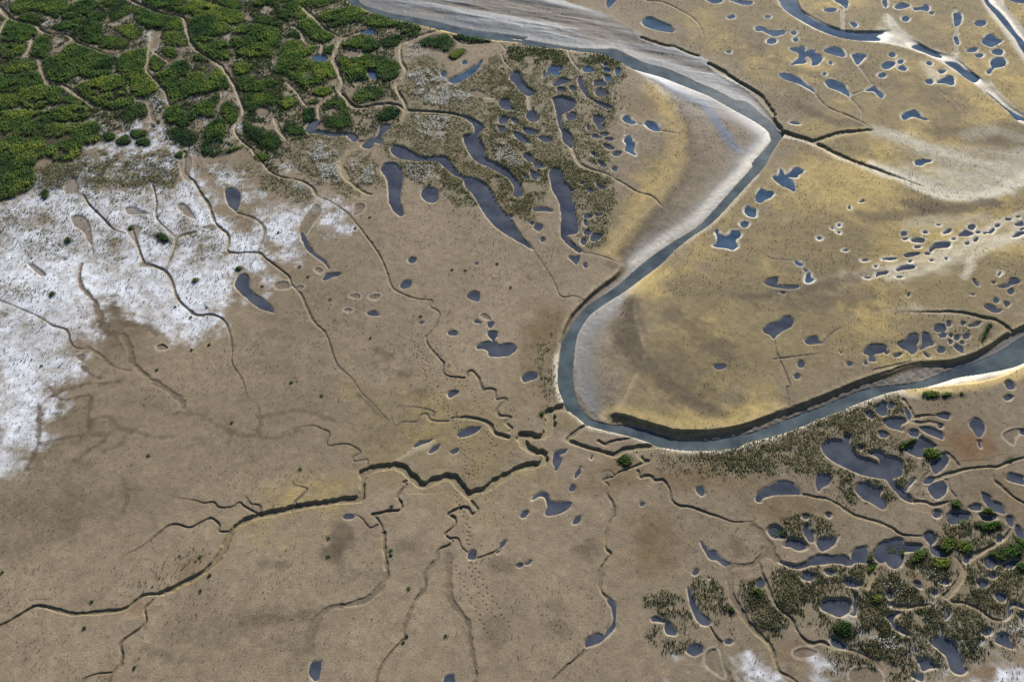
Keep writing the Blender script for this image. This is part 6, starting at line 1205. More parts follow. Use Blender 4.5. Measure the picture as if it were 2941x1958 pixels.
def lookup(A, x, y):
    D = (y - CY) * math.cos(TILT) + H * math.sin(TILT)
    i = np.clip(np.searchsorted(Ydesc, -y), 0, NR - 1)
    j = np.clip(np.searchsorted(ar, x / D), 0, NC - 1)
    return A[i, j]

# distance field to a closed line: signed, negative inside, only within r
def sdf(poly, r):
    w = bbox(poly, r)
    if w is None:
        return None, None
    x = X[w]
    y = Y[w]
    d = np.full(x.shape, 1e3)
    r0, c0 = w[0].start, w[1].start
    for p, q in zip(poly, np.roll(poly, -1, 0)):
        ww = bbox(np.array([p, q]), r)
        if ww is None:
            continue
        s = (slice(ww[0].start - r0, ww[0].stop - r0), slice(ww[1].start - c0, ww[1].stop - c0))
        d[s] = np.minimum(d[s], segdist(p, q, X[ww], Y[ww])[0])
    ins = inside(poly, x, y)
    return w, np.where(ins, -d, d)

n1 = fbm(X, Y, 9, 3, 1)
n2 = fbm(X, Y, 2.2, 3, 2)
n3 = noise(X, Y, .7, 5)
nbig = fbm(X, Y, 38, 3, 7)
Z = (n1 - .5) * .16 + (n2 - .5) * .07 + (n3 - .5) * .018
wet = np.zeros(X.shape)
colr = np.empty(X.shape + (3,), np.float32)
MUD = np.array([.2, .157, .108])
colr[:] = MUD
colr *= (.62 + .26 * n1 + .55 * nbig + .10 * sst(20, -45, Y))[..., None]
def blend(c, m, w=None):
    m = np.clip(m, 0, 1)[..., None]
    if w is None:
        colr[:] = colr * (1 - m) + np.array(c) * m
    else:
        colr[w] = colr[w] * (1 - m) + np.array(c) * m
def zone(poly, soft, jit=1.0, js=4.0):
    w = bbox(poly, soft * 1.5)
    if w is None:
        return None, None
    n = len(poly)
    x, y = X[w], Y[w]
    step = max(1, int(min(soft, 4)))
    d = polydist(poly, x, y) if x.size * n < 3e7 else None
    if d is None:
        i = (slice(None, None, 4), slice(None, None, 4))
        dd = polydist(poly, x[i], y[i])
        d = np.repeat(np.repeat(dd, 4, 0), 4, 1)[:x.shape[0], :x.shape[1]]
    d = np.where(inside(poly, x, y), -d, d)
    d = d + (fbm(x, y, js, 3, 11) - .5) * soft * 1.6 * jit
    return w, 1 - sst(-soft, soft * .6, d)

# --- broad colours of the ground itself
for s, a, soft in GOLD:
    w, m = zone(dec(s), soft)
    if w:
        blend((.205, .16, .075), m * a * (.75 + .4 * n2[w]), w)
        blend((.47, .35, .13), m * a * sst(.42, .7, fbm(X[w], Y[w], 17, 4, 93)) * (.15 + 1.1 * n2[w]), w)
        blend((.165, .128, .07), m * a * .8 * sst(.5, .75, fbm(X[w], Y[w], 24, 4, 91)), w)
for s, a, soft in PALE:
    w, m = zone(dec(s), soft)
    if w:
        blend((.52, .47, .37), m * a * (.35 + .75 * sst(.2, .75, n2[w] * .6 + .4 * noise(X[w] * .9 - Y[w] * .43, (Y[w] * .9 + X[w] * .43) * 4, 3.0, 95))), w)
stain_c = {'b': (.135, .092, .045), 'd': (.105, .082, .054), 'r': (.165, .085, .04)}
for s, rx, ry, a, k in STAINS:
    cx, cy = dec(s)[0]
    w = window(cx - rx * 2.2, cy - ry * 2.2, cx + rx * 2.2, cy + ry * 2.2)
    if w is None:
        continue
    x, y = X[w], Y[w]
    r = np.hypot((x - cx) / rx, (y - cy) / ry) + (fbm(x, y, min(rx, ry) * .9, 3, 4) - .5) * 1.3
    blend(stain_c[k], (min(a * (.75 if rx > 2.9 else 1.4), .9) if k == 'd' else a) * (1 - sst(.25, 1.45, r)), w)
# --- low marsh floor
lowm = np.zeros(X.shape)
for s, d, tone in LOW:
    w, m = zone(offset(dec(s), 1.0), 2.4, 1.2)
    if w:
        lowm[w] = np.maximum(lowm[w], m * d * (.6 if tone > .47 and Y[w].mean() > 0 else 1))
blend((.175, .152, .098), lowm * (.35 + .65 * sst(.3, .6, n2)) * .8)
# --- salt crust
saltm = np.zeros(X.shape)
for s, a, soft in SALT:
    w, m = zone(dec(s), soft, 1.3, 3.0)
    if w:
        k = m * a
        if a < .9:
            k = m * a * 1.7 * sst(.35, .75, fbm(X[w], Y[w], 3.2, 3, 21))
        saltm[w] = np.maximum(saltm[w], k)
saltm = np.clip(saltm + (n3 - .5) * 2.2 * saltm * (1 - saltm) + (n2 - .5) * 1.2 * saltm * (1 - saltm), 0, 1)
grain = fbm(X, Y, 1.3, 3, 97)
upper = sst(30, 75, Y)
saltm *= np.clip(1.0 - (.3 + .6 * upper) * sst(.42, .66, grain) - .33 * sst(.52, .7, fbm(X, Y, 8, 3, 99)) - .75 * lowm * sst(.36, .56, n2), 0, 1)
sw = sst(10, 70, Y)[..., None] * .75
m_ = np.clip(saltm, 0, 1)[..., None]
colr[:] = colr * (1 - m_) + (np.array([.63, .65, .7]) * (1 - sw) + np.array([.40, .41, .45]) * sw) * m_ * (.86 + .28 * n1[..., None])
# --- thicket floors
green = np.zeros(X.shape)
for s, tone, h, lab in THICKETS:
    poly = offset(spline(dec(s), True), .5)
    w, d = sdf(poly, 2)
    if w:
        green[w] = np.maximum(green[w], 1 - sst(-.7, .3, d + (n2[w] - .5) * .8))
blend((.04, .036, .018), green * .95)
Z += green * .12
saltm *= 1 - green

# --- river and far channels
inwater = np.zeros(X.shape, bool)
for ci, (cs, ws) in enumerate(RIVER):
    zw = (-.9, -.4, -.4)[ci]
    ch = dec(cs)
    ch = spline(ch, True, 2)
    wp = [offset(spline(dec(s), True, 3), .5 if ci == 0 else 0) for s in ws]
    w, db = sdf(ch, 14)
    x, y = X[w], Y[w]
    db = np.abs(np.clip(db, -40, 40)) * np.where(db < 0, 1, -1)
    ins = db > 0
    dw = np.full(x.shape, 1e3)
    inw = np.zeros(x.shape, bool)
    for p in wp:
        w2, d2 = sdf(p, 34)
        i0 = max(w[0].start, w2[0].start)
        i1 = min(w[0].stop, w2[0].stop)
        j0 = max(w[1].start, w2[1].start)
        j1 = min(w[1].stop, w2[1].stop)
        s1 = (slice(i0 - w[0].start, i1 - w[0].start), slice(j0 - w[1].start, j1 - w[1].start))
        s2 = (slice(i0 - w2[0].start, i1 - w2[0].start), slice(j0 - w2[1].start, j1 - w2[1].start))
        dw[s1] = np.minimum(dw[s1], np.abs(d2[s2]))
        inw[s1] |= d2[s2] < 0
    jit = (n2[w] - .5) * .5 + (n3[w] - .5) * .25
    t = np.clip(dw / (dw + np.maximum(db, .001) + .01), 0, 1)
    gentle = sst(4, 14, dw + db)
    f = (1 - gentle) * (.5 * t + .5 * sst(.6, 1, t)) + gentle * (.10 + .9 * sst(0, 1, t ** .8))
    zc = zw + .04 + (-zw - .04) * f + jit * .12
    # rills and low ridges of the wet flats, drawn out along the flow
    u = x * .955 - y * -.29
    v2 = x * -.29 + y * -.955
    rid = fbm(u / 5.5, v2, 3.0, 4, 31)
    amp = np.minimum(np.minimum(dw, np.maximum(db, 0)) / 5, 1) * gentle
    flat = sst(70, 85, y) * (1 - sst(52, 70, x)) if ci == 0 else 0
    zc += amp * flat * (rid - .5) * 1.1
    zc = np.where(inw, zw - .04 - .4 * np.minimum(dw / 1.2, 1), zc)
    k = ins | inw
    Z[w] = np.where(k, np.minimum(Z[w] * (t if True else 1) + 0, 0) * 0 + zc, Z[w])
    inwater[w] |= inw
    wetm = np.where(k, (1 - sst(.3, .75, t)) * (1 - sst(1.5, 7.5, dw)) * (1 - .35 * gentle), 0)
    wetm = np.maximum(wetm, np.where(k, flat, 0) * (.25 + .75 * sst(.4, .6, rid)) * .8) if ci == 0 else np.maximum(wetm, k * .5)
    wet[w] = np.maximum(wet[w], wetm)
    if ci == 0:
        wet_mask = np.where(k, wetm, 0)
        blend((.135, .128, .125), np.where(k, .85 * wetm + .35 * sst(.0, 3, db) * (1 - .6 * gentle), 0), w)
        blend((.118, .135, .16), np.where(k & ~inw, np.maximum(flat * (.3 + .7 * sst(.38, .56, rid)), (1 - sst(1.2, 4.5, dw)) * gentle * .8) * .85, 0), w)  # blue-grey paints the sky's reflection on wet flats and bar edges
        blend((.36, .32, .25), np.where(k & ~inw, .5 * (1 - sst(.1, .7, np.minimum(dw, 9))) * (1 - gentle), 0), w)
    else:
        blend((.36, .325, .26), np.where(k & ~inw, .8, 0), w)
    rim = (~k) & (db > -1.2)
    # sandy rims at the top of the cut banks
    blend((.38, .31, .2), np.where(rim, (1 - sst(0, 1.2, -db)) * .5, 0), w)
    saltm[w] *= np.where(k, .1, 1)

# --- long soft streaks: chalk rims, gold strips, rubble, wetness bands, dark sweeps, painted sheen and sunlit slopes
brush_c = {'p': (.4, .365, .3), 'o': (.25, .195, .082), 's': (.12, .16, .23), 'w': (.62, .56, .44), 'g': (.5, .37, .15), 'k': (.13, .105, .085), 'b': (.17, .12, .065), 'd': (.105, .082, .054)}  # o paints sunlit creek slopes, s sky reflection, w chalk, wash and wet glare
for s, bw, a, k in BRUSH:
    p = spline(dec(s), False, 4)
    ww = bbox(p, bw * 2)
    if ww is None:
        continue
    dmin = np.full(X[ww].shape, 1e3)
    for i in range(len(p) - 1):
        w = bbox(p[i:i + 2], bw * 2)
        if w is None:
            continue
        s2 = (slice(w[0].start - ww[0].start, w[0].stop - ww[0].start), slice(w[1].start - ww[1].start, w[1].stop - ww[1].start))
        dmin[s2] = np.minimum(dmin[s2], segdist(p[i], p[i + 1], X[w], Y[w])[0])
    dmin = dmin + (n2[ww] - .5) * bw * .9 + (n3[ww] - .5) * .5
    a = min(a * 1.6, .92) if k == 'd' else a
    blend(brush_c[k], a * (1 - sst(bw * .2, bw * 1.1, dmin)) * np.where(inwater[ww], 0, 1), ww)
    if k == 'k':
        Z[ww] += (1 - sst(bw * .2, bw * 1.1, dmin)) * (n3[ww] - .5) * .08 * np.where(inwater[ww], 0, 1)

# --- creeks, and grooves shaped under bank scarps to hold a shade line
cut = np.zeros(X.shape)
for s, w0, w1, d0, d1, wall in CREEKS:
    p = spline(dec(s), False, 5)
    L = np.concatenate([[0], np.cumsum(np.hypot(*np.diff(p, axis=0).T))])
    T = L / L[-1]
    for i in range(len(p) - 1):
        wd = (w0 + (w1 - w0) * T[i]) * (.78 if max(d0, d1) > .28 else 1)
        dp = d0 + (d1 - d0) * T[i]
        if wd < 1.0:
            wd *= .86
        if w1 <= 1.0 and T[i] > .7:
            wd *= 1 - .65 * (T[i] - .7) / .3
        dp = min(dp, .26 * wd + .03)
        R = wd * .5 + .9
        ww = bbox(p[i:i + 2], R)
        if ww is None:
            continue
        d, tt = segdist(p[i], p[i + 1], X[ww], Y[ww])
        d = d + (n3[ww] - .5) * .22 * wd + (n2[ww] - .5) * .5 * wd
        hw = wd * .5
        pr = 1 - sst(hw * (1 - wall), hw * 1.02, d)
        fl = -dp * pr * (.9 + .1 * (1 - np.clip(d / hw, 0, 1)))
        Z[ww] = np.minimum(Z[ww], fl + (0 if dp > .2 else 1) * (Z[ww] * (1 - pr)))
        cut[ww] = np.maximum(cut[ww], pr * min(1, .45 + dp))
        m = 1 - sst(hw * .6, hw + .2 + .12 * wd, d)
        near = np.maximum(0, m) * (.4 if dp < .2 else .5)
        saltm[ww] *= 1 - .9 * m
        c = (.175, .138, .088) if dp < .2 else (.225, .178, .1)  # deeper creeks get the golden tone of a sunlit wall painted in
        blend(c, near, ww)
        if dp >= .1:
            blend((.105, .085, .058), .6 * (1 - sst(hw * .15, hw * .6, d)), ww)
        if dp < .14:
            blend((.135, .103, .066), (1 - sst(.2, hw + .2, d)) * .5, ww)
        green[ww] *= 1 - (1 - sst(hw + .1, hw + .5, d))
        lowm[ww] *= 1 - (1 - sst(hw, hw + .4, d))
        wet[ww] = np.maximum(wet[ww], pr * .45)
# --- dry pans
for s in PADS:
    w, d = sdf(spline(dec(s), True), 1.2)
    if w is None:
        continue
    d = d + (n2[w] - .5) * .3
    m = 1 - sst(-.25, .15, d)
    Z[w] = np.minimum(Z[w], -.13 * m + Z[w] * (1 - m))
    blend((.165, .128, .092), m * .8, w)
    blend((.4, .36, .3), (sst(0, .15, d) * (1 - sst(.25, .6, d))) * .5, w)
    saltm[w] *= 1 - m
    green[w] *= 1 - m
    lowm[w] *= 1 - m
# --- pond basins
pond_polys = []
for s, dp, lab, grp in PONDS:
    poly = spline(dec(s), True, 4)
    w, d = sdf(poly, 1.6)
    if w is None:
        continue
    d = d + (n3[w] - .5) * .16 + (n2[w] - .5) * .22
    zl = -dp - .03
    bank = .3 + dp
    prof = np.where(d < 0, zl - .03 - .3 * np.clip(-d / .7, 0, 1), zl + (-zl) * sst(-.02, bank, d))
    m = d < bank
    Z[w] = np.where(m, np.minimum(Z[w], np.where(d < 0, prof, prof + Z[w] * sst(0, bank, d))), Z[w])
    rimk = .6 if dp > .11 else .4  # pale rim: dry sand and foam, partly sunlit bank painted in
    far_pool = grp.startswith(('far', 'narrow'))
    blend((.68, .63, .52) if far_pool else (.42, .37, .28), np.where(d < 0, 1, 1 - sst(.12, .9 if far_pool else .5, d)) * np.where(d < 0, .9, (.8 if far_pool else rimk * .8) * (.25 + .75 * sst(.36, .58, n2[w]))), w)
    blend((.09, .085, .08), 1 - sst(-.3, -.02, d), w)
    k = sst(.15, .5, d)
    saltm[w] *= k
    green[w] *= k
    lowm[w] *= k
    inwater[w] |= d < .05
    pond_polys.append((poly, zl, lab, grp))
# --- footprints
for s in TRACKS:
    p = spline(dec(s), False, 6)
    L = np.concatenate([[0], np.cumsum(np.hypot(*np.diff(p, axis=0).T))])
    q = np.arange(0, L[-1], .78)
    fx = np.interp(q, L, p[:, 0])
    fy = np.interp(q, L, p[:, 1])
    dx = np.gradient(fx)
    dy = np.gradient(fy)
    nn = np.hypot(dx, dy) + 1e-9
    sd = np.where(np.arange(len(q)) % 2, .16, -.16)
    fx = fx - dy / nn * sd + rng.normal(0, .05, len(q))
    fy = fy + dx / nn * sd + rng.normal(0, .05, len(q))
    for a_, b_ in zip(fx, fy):
        w = window(a_ - .4, b_ - .4, a_ + .4, b_ + .4)
        if w is None:
            continue
        r = np.hypot((X[w] - a_) / .14, (Y[w] - b_) / .2)
        m = 1 - sst(.4, 1.2, r)
        Z[w] -= .09 * m
        blend((.05, .04, .027), m * .6, w)
# fine mottling, crumbs of algae and shell
colr *= (.9 + .2 * n3 + .12 * (n2 - .5))[..., None]
np.clip(colr, .01, .85, colr)

# ------------------------------------------------------------------ materials
def mat(name):
    m = bpy.data.materials.new(name)
    m.use_nodes = True
    t = m.node_tree
    return m, t, t.nodes['Principled BSDF']
def N(t, kind, **kw):
    n = t.nodes.new(kind)
    for k, v in kw.items():
        if k in n.inputs:
            n.inputs[k].default_value = v
        else:
            setattr(n, k, v)
    return n

def ground_material():
    m, t, p = mat('tidal_mud')
    L = t.links.new
    at = N(t, 'ShaderNodeAttribute', attribute_name='albedo')
    wt = N(t, 'ShaderNodeAttribute', attribute_name='wet')
    co = N(t, 'ShaderNodeTexCoord')
    n_f = N(t, 'ShaderNodeTexNoise', Scale=3.2, Detail=5.0, Roughness=.65)
    n_m = N(t, 'ShaderNodeTexNoise', Scale=.45, Detail=6.0, Roughness=.6, Distortion=.6)
    n_g = N(t, 'ShaderNodeTexNoise', Scale=9.0, Detail=3.0, Roughness=.7)
    for n in (n_f, n_m, n_g):
        L(co.outputs['Object'], n.inputs['Vector'])
    r1 = N(t, 'ShaderNodeMapRange')
    for k, v in (('From Min', .3), ('From Max', .7), ('To Min', .74), ('To Max', 1.24)):
        r1.inputs[k].default_value = v
    r2 = N(t, 'ShaderNodeMapRange')
    for k, v in (('From Min', .3), ('From Max', .7), ('To Min', .86), ('To Max', 1.14)):
        r2.inputs[k].default_value = v
    L(n_f.outputs[0], r1.inputs[0])
    L(n_m.outputs[0], r2.inputs[0])
    mu = N(t, 'ShaderNodeMath', operation='MULTIPLY')
    L(r1.outputs[0], mu.inputs[0])
    L(r2.outputs[0], mu.inputs[1])
    mx = N(t, 'ShaderNodeVectorMath', operation='SCALE')
    L(at.outputs['Color'], mx.inputs[0])
    L(mu.outputs[0], mx.inputs['Scale'])
    L(mx.outputs[0], p.inputs['Base Color'])
    rr = N(t, 'ShaderNodeMapRange')
    for k, v in (('From Min', 0), ('From Max', 1), ('To Min', .82), ('To Max', .56)):
        rr.inputs[k].default_value = v
    L(wt.outputs['Fac'], rr.inputs[0])
    L(rr.outputs[0], p.inputs['Roughness'])
    sp = N(t, 'ShaderNodeMapRange')
    for k, v in (('From Min', 0), ('From Max', 1), ('To Min', .12), ('To Max', .3)):
        sp.inputs[k].default_value = v
    L(wt.outputs['Fac'], sp.inputs[0])
    L(sp.outputs[0], p.inputs['Specular IOR Level'])
    b1 = N(t, 'ShaderNodeBump', Strength=.55, Distance=.10)
    L(n_f.outputs[0], b1.inputs['Height'])
    b2 = N(t, 'ShaderNodeBump', Strength=.5, Distance=.03)
    L(n_g.outputs[0], b2.inputs['Height'])
    L(b1.outputs[0], b2.inputs['Normal'])
    L(b2.outputs[0], p.inputs['Normal'])
    return m

def water_material(name, col, rough, bump, scale):
    m, t, p = mat(name)
    L = t.links.new
    co = N(t, 'ShaderNodeTexCoord')
    n = N(t, 'ShaderNodeTexNoise', Scale=.22, Detail=4.0)
    L(co.outputs['Object'], n.inputs['Vector'])
    cr = N(t, 'ShaderNodeValToRGB')
    cr.color_ramp.elements[0].position = .35
    cr.color_ramp.elements[1].position = .7
    cr.color_ramp.elements[0].color = tuple(c * .62 for c in col) + (1,)
    cr.color_ramp.elements[1].color = tuple(c * v for c, v in zip(col, (1.5, 1.4, 1.2))) + (1,)
    L(n.outputs[0], cr.inputs[0])
    L(cr.outputs[0], p.inputs['Base Color'])
    p.inputs['Roughness'].default_value = rough
    p.inputs['IOR'].default_value = 1.33
    if bump:
        w = N(t, 'ShaderNodeTexNoise', Scale=scale, Detail=3.0, Roughness=.55)
        L(co.outputs['Object'], w.inputs['Vector'])
        bp = N(t, 'ShaderNodeBump', Strength=bump, Distance=.05)
        L(w.outputs[0], bp.inputs['Height'])
        L(bp.outputs[0], p.inputs['Normal'])
    return m

def leaf_material(name, ramp, transl, rough=.6):
    m, t, p = mat(name)
    L = t.links.new
    at = N(t, 'ShaderNodeAttribute', attribute_name='tone')
    cr = N(t, 'ShaderNodeValToRGB')
    e = cr.color_ramp.elements
    e[0].position, e[0].color = ramp[0][0], ramp[0][1] + (1,)
    e[1].position, e[1].color = ramp[-1][0], ramp[-1][1] + (1,)
    for pos, c in ramp[1:-1]:
        x = e.new(pos)
        x.color = c + (1,)
    L(at.outputs['Fac'], cr.inputs[0])
    L(cr.outputs[0], p.inputs['Base Color'])
    p.inputs['Roughness'].default_value = rough
    p.inputs['Specular IOR Level'].default_value = .25
    tr = N(t, 'ShaderNodeBsdfTranslucent')
    L(cr.outputs[0], tr.inputs['Color'])
    ms = N(t, 'ShaderNodeMixShader')
    ms.inputs[0].default_value = transl
    L(p.outputs[0], ms.inputs[1])
    L(tr.outputs[0], ms.inputs[2])
    L(ms.outputs[0], t.nodes['Material Output'].inputs['Surface'])
    return m

M_GROUND = ground_material()
M_POND = water_material('still_water', (.058, .068, .1), .03, 0, 1)
M_FARPOND = water_material('sky_tinted_water', (.05, .088, .16), .03, 0, 1)  # base colour blued to paint in reflected sky on far water
M_RIVER = water_material('running_water', (.075, .1, .125), .09, .3, 1.6)
M_SHRUB = leaf_material('shrub_leaves', [(0, (.032, .07, .04)), (.35, (.1, .175, .05)), (.7, (.24, .3, .068)), (1, (.42, .44, .1))], .5)
M_SCRUB = leaf_material('scrub_leaves', [(0, (.03, .055, .03)), (.4, (.07, .105, .04)), (.75, (.15, .16, .06)), (1, (.27, .24, .12))], .4)
M_GRASS = leaf_material('marsh_grass_blades', [(0, (.035, .055, .026)), (.3, (.085, .1, .042)), (.6, (.2, .195, .105)), (1, (.44, .4, .28))], .5)
M_SEED = leaf_material('glasswort', [(0, (.018, .02, .012)), (1, (.07, .07, .03))], .15)
M_FLOWER = leaf_material('pale_flowers', [(0, (.62, .64, .66)), (1, (.85, .86, .86))], .3)

# ------------------------------------------------------------------ ground
idx = np.arange(NR * NC, dtype=np.int32).reshape(NR, NC)
quads = np.stack([idx[1:, :-1], idx[1:, 1:], idx[:-1, 1:], idx[:-1, :-1]], -1).reshape(-1, 4)
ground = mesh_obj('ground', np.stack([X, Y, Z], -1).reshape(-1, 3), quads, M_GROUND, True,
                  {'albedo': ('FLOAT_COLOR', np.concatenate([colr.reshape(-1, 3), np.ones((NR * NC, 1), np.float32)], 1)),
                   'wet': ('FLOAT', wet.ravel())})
tag(ground, kind='structure')

# ------------------------------------------------------------------ water bodies
def water_body(name, poly, z, depth, material):
    """closed body of water: flat top, sides and bottom sunk in the bed"""
    if np.sum(poly[:, 0] * np.roll(poly[:, 1], -1) - np.roll(poly[:, 0], -1) * poly[:, 1]) < 0:
        poly = poly[::-1]
    c = poly.mean(0)
    q = poly - c
    n = len(q)
    me = bpy.data.meshes.new(name)
    vs = [(x, y, 0) for x, y in q] + [(x, y, -depth) for x, y in q]
    tri = tessellate_polygon([[(x, y, 0) for x, y in q]])
    fs = [tuple(t) for t in tri] + [(c_ + n, b_ + n, a_ + n) for a_, b_, c_ in tri] + [(i, i + n, (i + 1) % n + n, (i + 1) % n) for i in range(n)]
    me.from_pydata(vs, [], fs)
    me.materials.append(material)
    o = bpy.data.objects.new(name, me)
    COL.objects.link(o)
    o.location = (c[0], c[1], z)
    return o
for ci, (cs, ws) in enumerate(RIVER):
    for s in ws:
        poly = offset(spline(dec(s), True, 3), 1.0)
        o = water_body('river_water', poly, (-.9, -.4, -.4)[ci], .35, M_RIVER if ci == 0 else M_FARPOND)
        tag(o, kind='structure')
for poly, zl, lab, grp in pond_polys:
    o = water_body('tidal_pool', offset(poly, .12), zl, .25, M_FARPOND if grp.startswith('far') or zl < -.1 and poly[:, 1].mean() > 90 else M_POND)
    tag(o, lab, 'pool', grp)

# ------------------------------------------------------------------ plants
def sample(poly, dens):
    lo = poly.min(0)
    hi = poly.max(0)
    n = int(np.prod(hi - lo) * dens)
    p = lo + rng.random((n, 2)) * (hi - lo)
    k = inside(poly, p[:, 0], p[:, 1])
    return p[k]
def cards(pos, w, h, tilt, tone, taper=.55):
    """one leaf blade per position: a tapering four-cornered blade rooted at pos"""
    n = len(pos)
    yaw = rng.random(n) * 2 * np.pi
    lean = rng.random(n) * 2 * np.pi
    tl = tilt * rng.random(n)
    up = np.stack([np.sin(tl) * np.cos(lean), np.sin(tl) * np.sin(lean), np.cos(tl)], 1)
    sd = np.stack([np.cos(yaw), np.sin(yaw), rng.normal(0, .25, n)], 1)
    w = np.broadcast_to(w, n)[:, None] * .5
    h = np.broadcast_to(h, n)[:, None]
    a = pos - sd * w
    b_ = pos + sd * w
    c = pos + up * h + sd * w * taper
    d = pos + up * h - sd * w * taper
    v = np.stack([a, b_, c, d], 1).reshape(-1, 3)
    f = np.arange(n * 4).reshape(-1, 4)
    return v, f, np.repeat(np.clip(tone, 0, 1), 4)

for s, tone, hgt, lab in THICKETS:
    poly = spline(dec(s), True)
    ext = np.ptp(poly, axis=0)
    poly = offset(poly, .35 if ext.prod() > 120 else -.04 * ext.min())
    p = sample(poly, 26)
    if len(p) < 900:
        p = sample(poly, 26 + 60 * (1 - len(p) / 900))
    sd = polydist(poly, p[:, 0], p[:, 1])
    lone = len(p) < 1200
    edge = sd + (fbm(p[:, 0], p[:, 1], 1.4, 2, 41) - .5) * 2.6
    g = lookup(green, p[:, 0], p[:, 1])
    lump = noise(p[:, 0], p[:, 1], 2.4, 43) * .6 + noise(p[:, 0], p[:, 1], 1.1, 47) * .4
    keep = (edge > .12) & (lookup(cut, p[:, 0], p[:, 1]) < .3) & (rng.random(len(p)) < .5 + g) & (fbm(p[:, 0], p[:, 1], 3.4, 3, 45) > .33)
    if lone:
        keep = (sd + (fbm(p[:, 0], p[:, 1], .9, 2, 42) - .5) * min(2.6, 1.5 * max(sd.max(), .2)) > .04) & (lookup(cut, p[:, 0], p[:, 1]) < .5)
    if keep.sum() < 20:
        keep[:] = True
    p, sd, lump = p[keep], sd[keep], lump[keep]
    dome = sst(-.1, 1.5, sd)
    if lone:
        hgt *= .65
        tone *= .8
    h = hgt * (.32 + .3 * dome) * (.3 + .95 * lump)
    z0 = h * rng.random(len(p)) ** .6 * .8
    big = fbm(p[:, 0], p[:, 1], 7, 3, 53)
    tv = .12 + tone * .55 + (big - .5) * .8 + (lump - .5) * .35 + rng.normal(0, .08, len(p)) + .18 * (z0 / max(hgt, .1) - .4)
    pos = np.stack([p[:, 0], p[:, 1], z0 + lookup(Z, p[:, 0], p[:, 1])], 1)
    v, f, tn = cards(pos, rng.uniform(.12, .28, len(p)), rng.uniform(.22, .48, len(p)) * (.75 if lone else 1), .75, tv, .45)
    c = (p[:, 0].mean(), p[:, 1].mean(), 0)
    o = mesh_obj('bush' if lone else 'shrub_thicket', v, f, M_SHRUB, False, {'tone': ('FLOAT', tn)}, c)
    tag(o, lab, 'bush' if lone else 'thicket', 'shrub thickets of the upper marsh')

# low marsh grass
GV, GF, GT = [], [], []
gn = 0
V, F, TNS = [], [], []
nv = 0
def push(v, f, t):
    global nv
    V.append(v)
    F.append(f + nv)
    TNS.append(t)
    nv += len(v)
for s, dens, tone in LOW:
    poly = offset(dec(s), 1.2)
    p = sample(poly, (11 if poly[:, 1].mean() > 0 else 22) * dens)
    k = (lookup(lowm, p[:, 0], p[:, 1]) > rng.random(len(p)) * .8) & ~lookup(inwater, p[:, 0], p[:, 1]) & (lookup(cut, p[:, 0], p[:, 1]) < .25)
    clump = fbm(p[:, 0], p[:, 1], 2.6 if tone < .47 else 1.5, 3, 61)
    k &= clump > (.30 if tone < .47 else .36) + .2 * rng.random(len(p))
    p = p[k]
    clump = clump[k]
    z = lookup(Z, p[:, 0], p[:, 1])
    for r in range(3):
        q = p + rng.normal(0, .12, p.shape)
        n = len(q)
        tv = tone + (clump - .5) * 1.2 + rng.normal(0, .17, n)
        if tone < .2:
            v, f, tn = cards(np.stack([q[:, 0], q[:, 1], z - .02], 1), rng.uniform(.1, .24, n), rng.uniform(.14, .36, n), .8, tone + .1 + (clump - .5) * .9 + rng.normal(0, .1, n), .45)
            GV.append(v)
            GF.append(f + gn)
            GT.append(tn)
            gn += len(v)
            continue
        push(*cards(np.stack([q[:, 0], q[:, 1], z - .02], 1), rng.uniform(.07, .17, n), rng.uniform(.14, .32, n) * (.8 if z.mean() == 0 else 1), .7, tv, .4))
gr = mesh_obj('marsh_grass', np.concatenate(V), np.concatenate(F), M_GRASS, False, {'tone': ('FLOAT', np.concatenate(TNS))})
tag(gr, 'olive brown low marsh plants growing in clumps between the pools', 'marsh grass', None, 'stuff')
sc = mesh_obj('low_green_scrub', np.concatenate(GV), np.concatenate(GF), M_SCRUB, False, {'tone': ('FLOAT', np.concatenate(GT))})
tag(sc, 'low dull green scrub filling the ground between the thickets', 'scrub', None, 'stuff')
# pale flower heads
V, F, TNS = [], [], []
nv = 0
for s, dens in FLOWER:
    poly = dec(s)
    p = sample(poly, 26 * dens)
    cl = fbm(p[:, 0], p[:, 1], 2.0, 3, 71)
    k = (cl > .46) & ~lookup(inwater, p[:, 0], p[:, 1]) & (lookup(cut, p[:, 0], p[:, 1]) < .25)
    p = p[k]
    n = len(p)
    z = lookup(Z, p[:, 0], p[:, 1]) + rng.uniform(.15, .36, n)
    push(*cards(np.stack([p[:, 0], p[:, 1], z], 1), rng.uniform(.1, .22, n), rng.uniform(.08, .2, n), 1.4, rng.random(n), .8))
fl = mesh_obj('white_flower_heads', np.concatenate(V), np.concatenate(F), M_FLOWER, False, {'tone': ('FLOAT', np.concatenate(TNS))})
tag(fl, 'white flower heads speckling the low marsh between the lagoons', 'flowers', None, 'stuff')
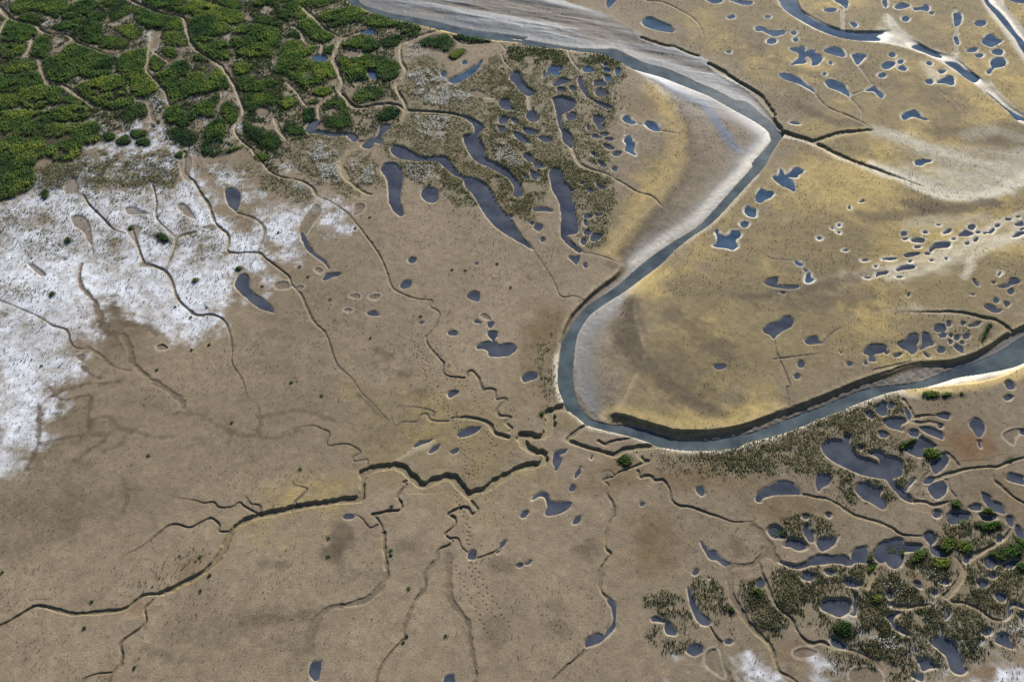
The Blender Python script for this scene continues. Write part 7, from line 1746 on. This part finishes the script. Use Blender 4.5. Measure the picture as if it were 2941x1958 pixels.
# seedlings all over the bare mud
V, F, TNS = [], [], []
nv = 0
n = 150000
yy = rng.random(n)
ylo, yhi = Yr[ny + len(Yfar) - 1], Yr[len(Yfar)]
py_ = ylo + yy * (yhi - ylo)
Dp = (py_ - CY) * math.cos(TILT) + H * math.sin(TILT)
px_ = (rng.random(n) - .5) * 2 * .56 * Dp
keep = rng.random(n) < Dp / Dp.max()
px_, py_ = px_[keep], py_[keep]
dn = fbm(px_, py_, 11, 3, 81) * .65 + fbm(px_, py_, 3, 2, 83) * .35
k = (rng.random(len(px_)) < (sst(.36, .66, dn) * .9 + .06) * (.55 + .45 * sst(-20, 40, py_) + .6 * (px_ > 30) * sst(-5, 20, py_))) & ~lookup(inwater, px_, py_) & (lookup(cut, px_, py_) < .2) & (lookup(wet, px_, py_) < .3) & (lookup(green, px_, py_) < .3)
k |= (rng.random(len(px_)) < .4) & (lookup(saltm, px_, py_) > .3) & (lookup(cut, px_, py_) < .2) & ~lookup(inwater, px_, py_)
p = np.stack([px_, py_], 1)[k]
z = lookup(Z, p[:, 0], p[:, 1])
n = len(p)
hh = rng.uniform(.07, .23, n) * (.75 + .5 * noise(p[:, 0], p[:, 1], 14, 85)) * (1 + .7 * lookup(saltm, p[:, 0], p[:, 1]))
for r in range(2):
    push(*cards(np.stack([p[:, 0], p[:, 1], z - .02], 1) + rng.normal(0, .03, (n, 3)) * [1, 1, 0], .055 + .045 * rng.random(n) + .05 * lookup(saltm, p[:, 0], p[:, 1]), hh, .3, rng.random(n), .5))
sdl = mesh_obj('glasswort_seedlings', np.concatenate(V), np.concatenate(F), M_SEED, False, {'tone': ('FLOAT', np.concatenate(TNS))})
tag(sdl, 'tiny dark seedlings scattered over the bare mud and salt crust', 'seedlings', None, 'stuff')
# single larger tufts
for s, lab in TUFTS:
    c = dec(s)[0]
    n = 45
    q = c + rng.normal(0, .15, (n, 2)) * [1.1, .9]
    z = float(lookup(Z, c[:1], c[1:])[0])
    r = np.hypot(*(q - c).T)
    v, f, tn = cards(np.stack([q[:, 0], q[:, 1], np.full(n, z - .03)], 1), rng.uniform(.06, .12, n), rng.uniform(.2, .4, n) * (1.1 - r), .8, .1 + .25 * rng.random(n), .3)
    o = mesh_obj('grass_tuft', v, f, M_SHRUB, False, {'tone': ('FLOAT', tn)}, (c[0], c[1], z))
    tag(o, lab, 'tuft', 'single tufts on the bare mud')
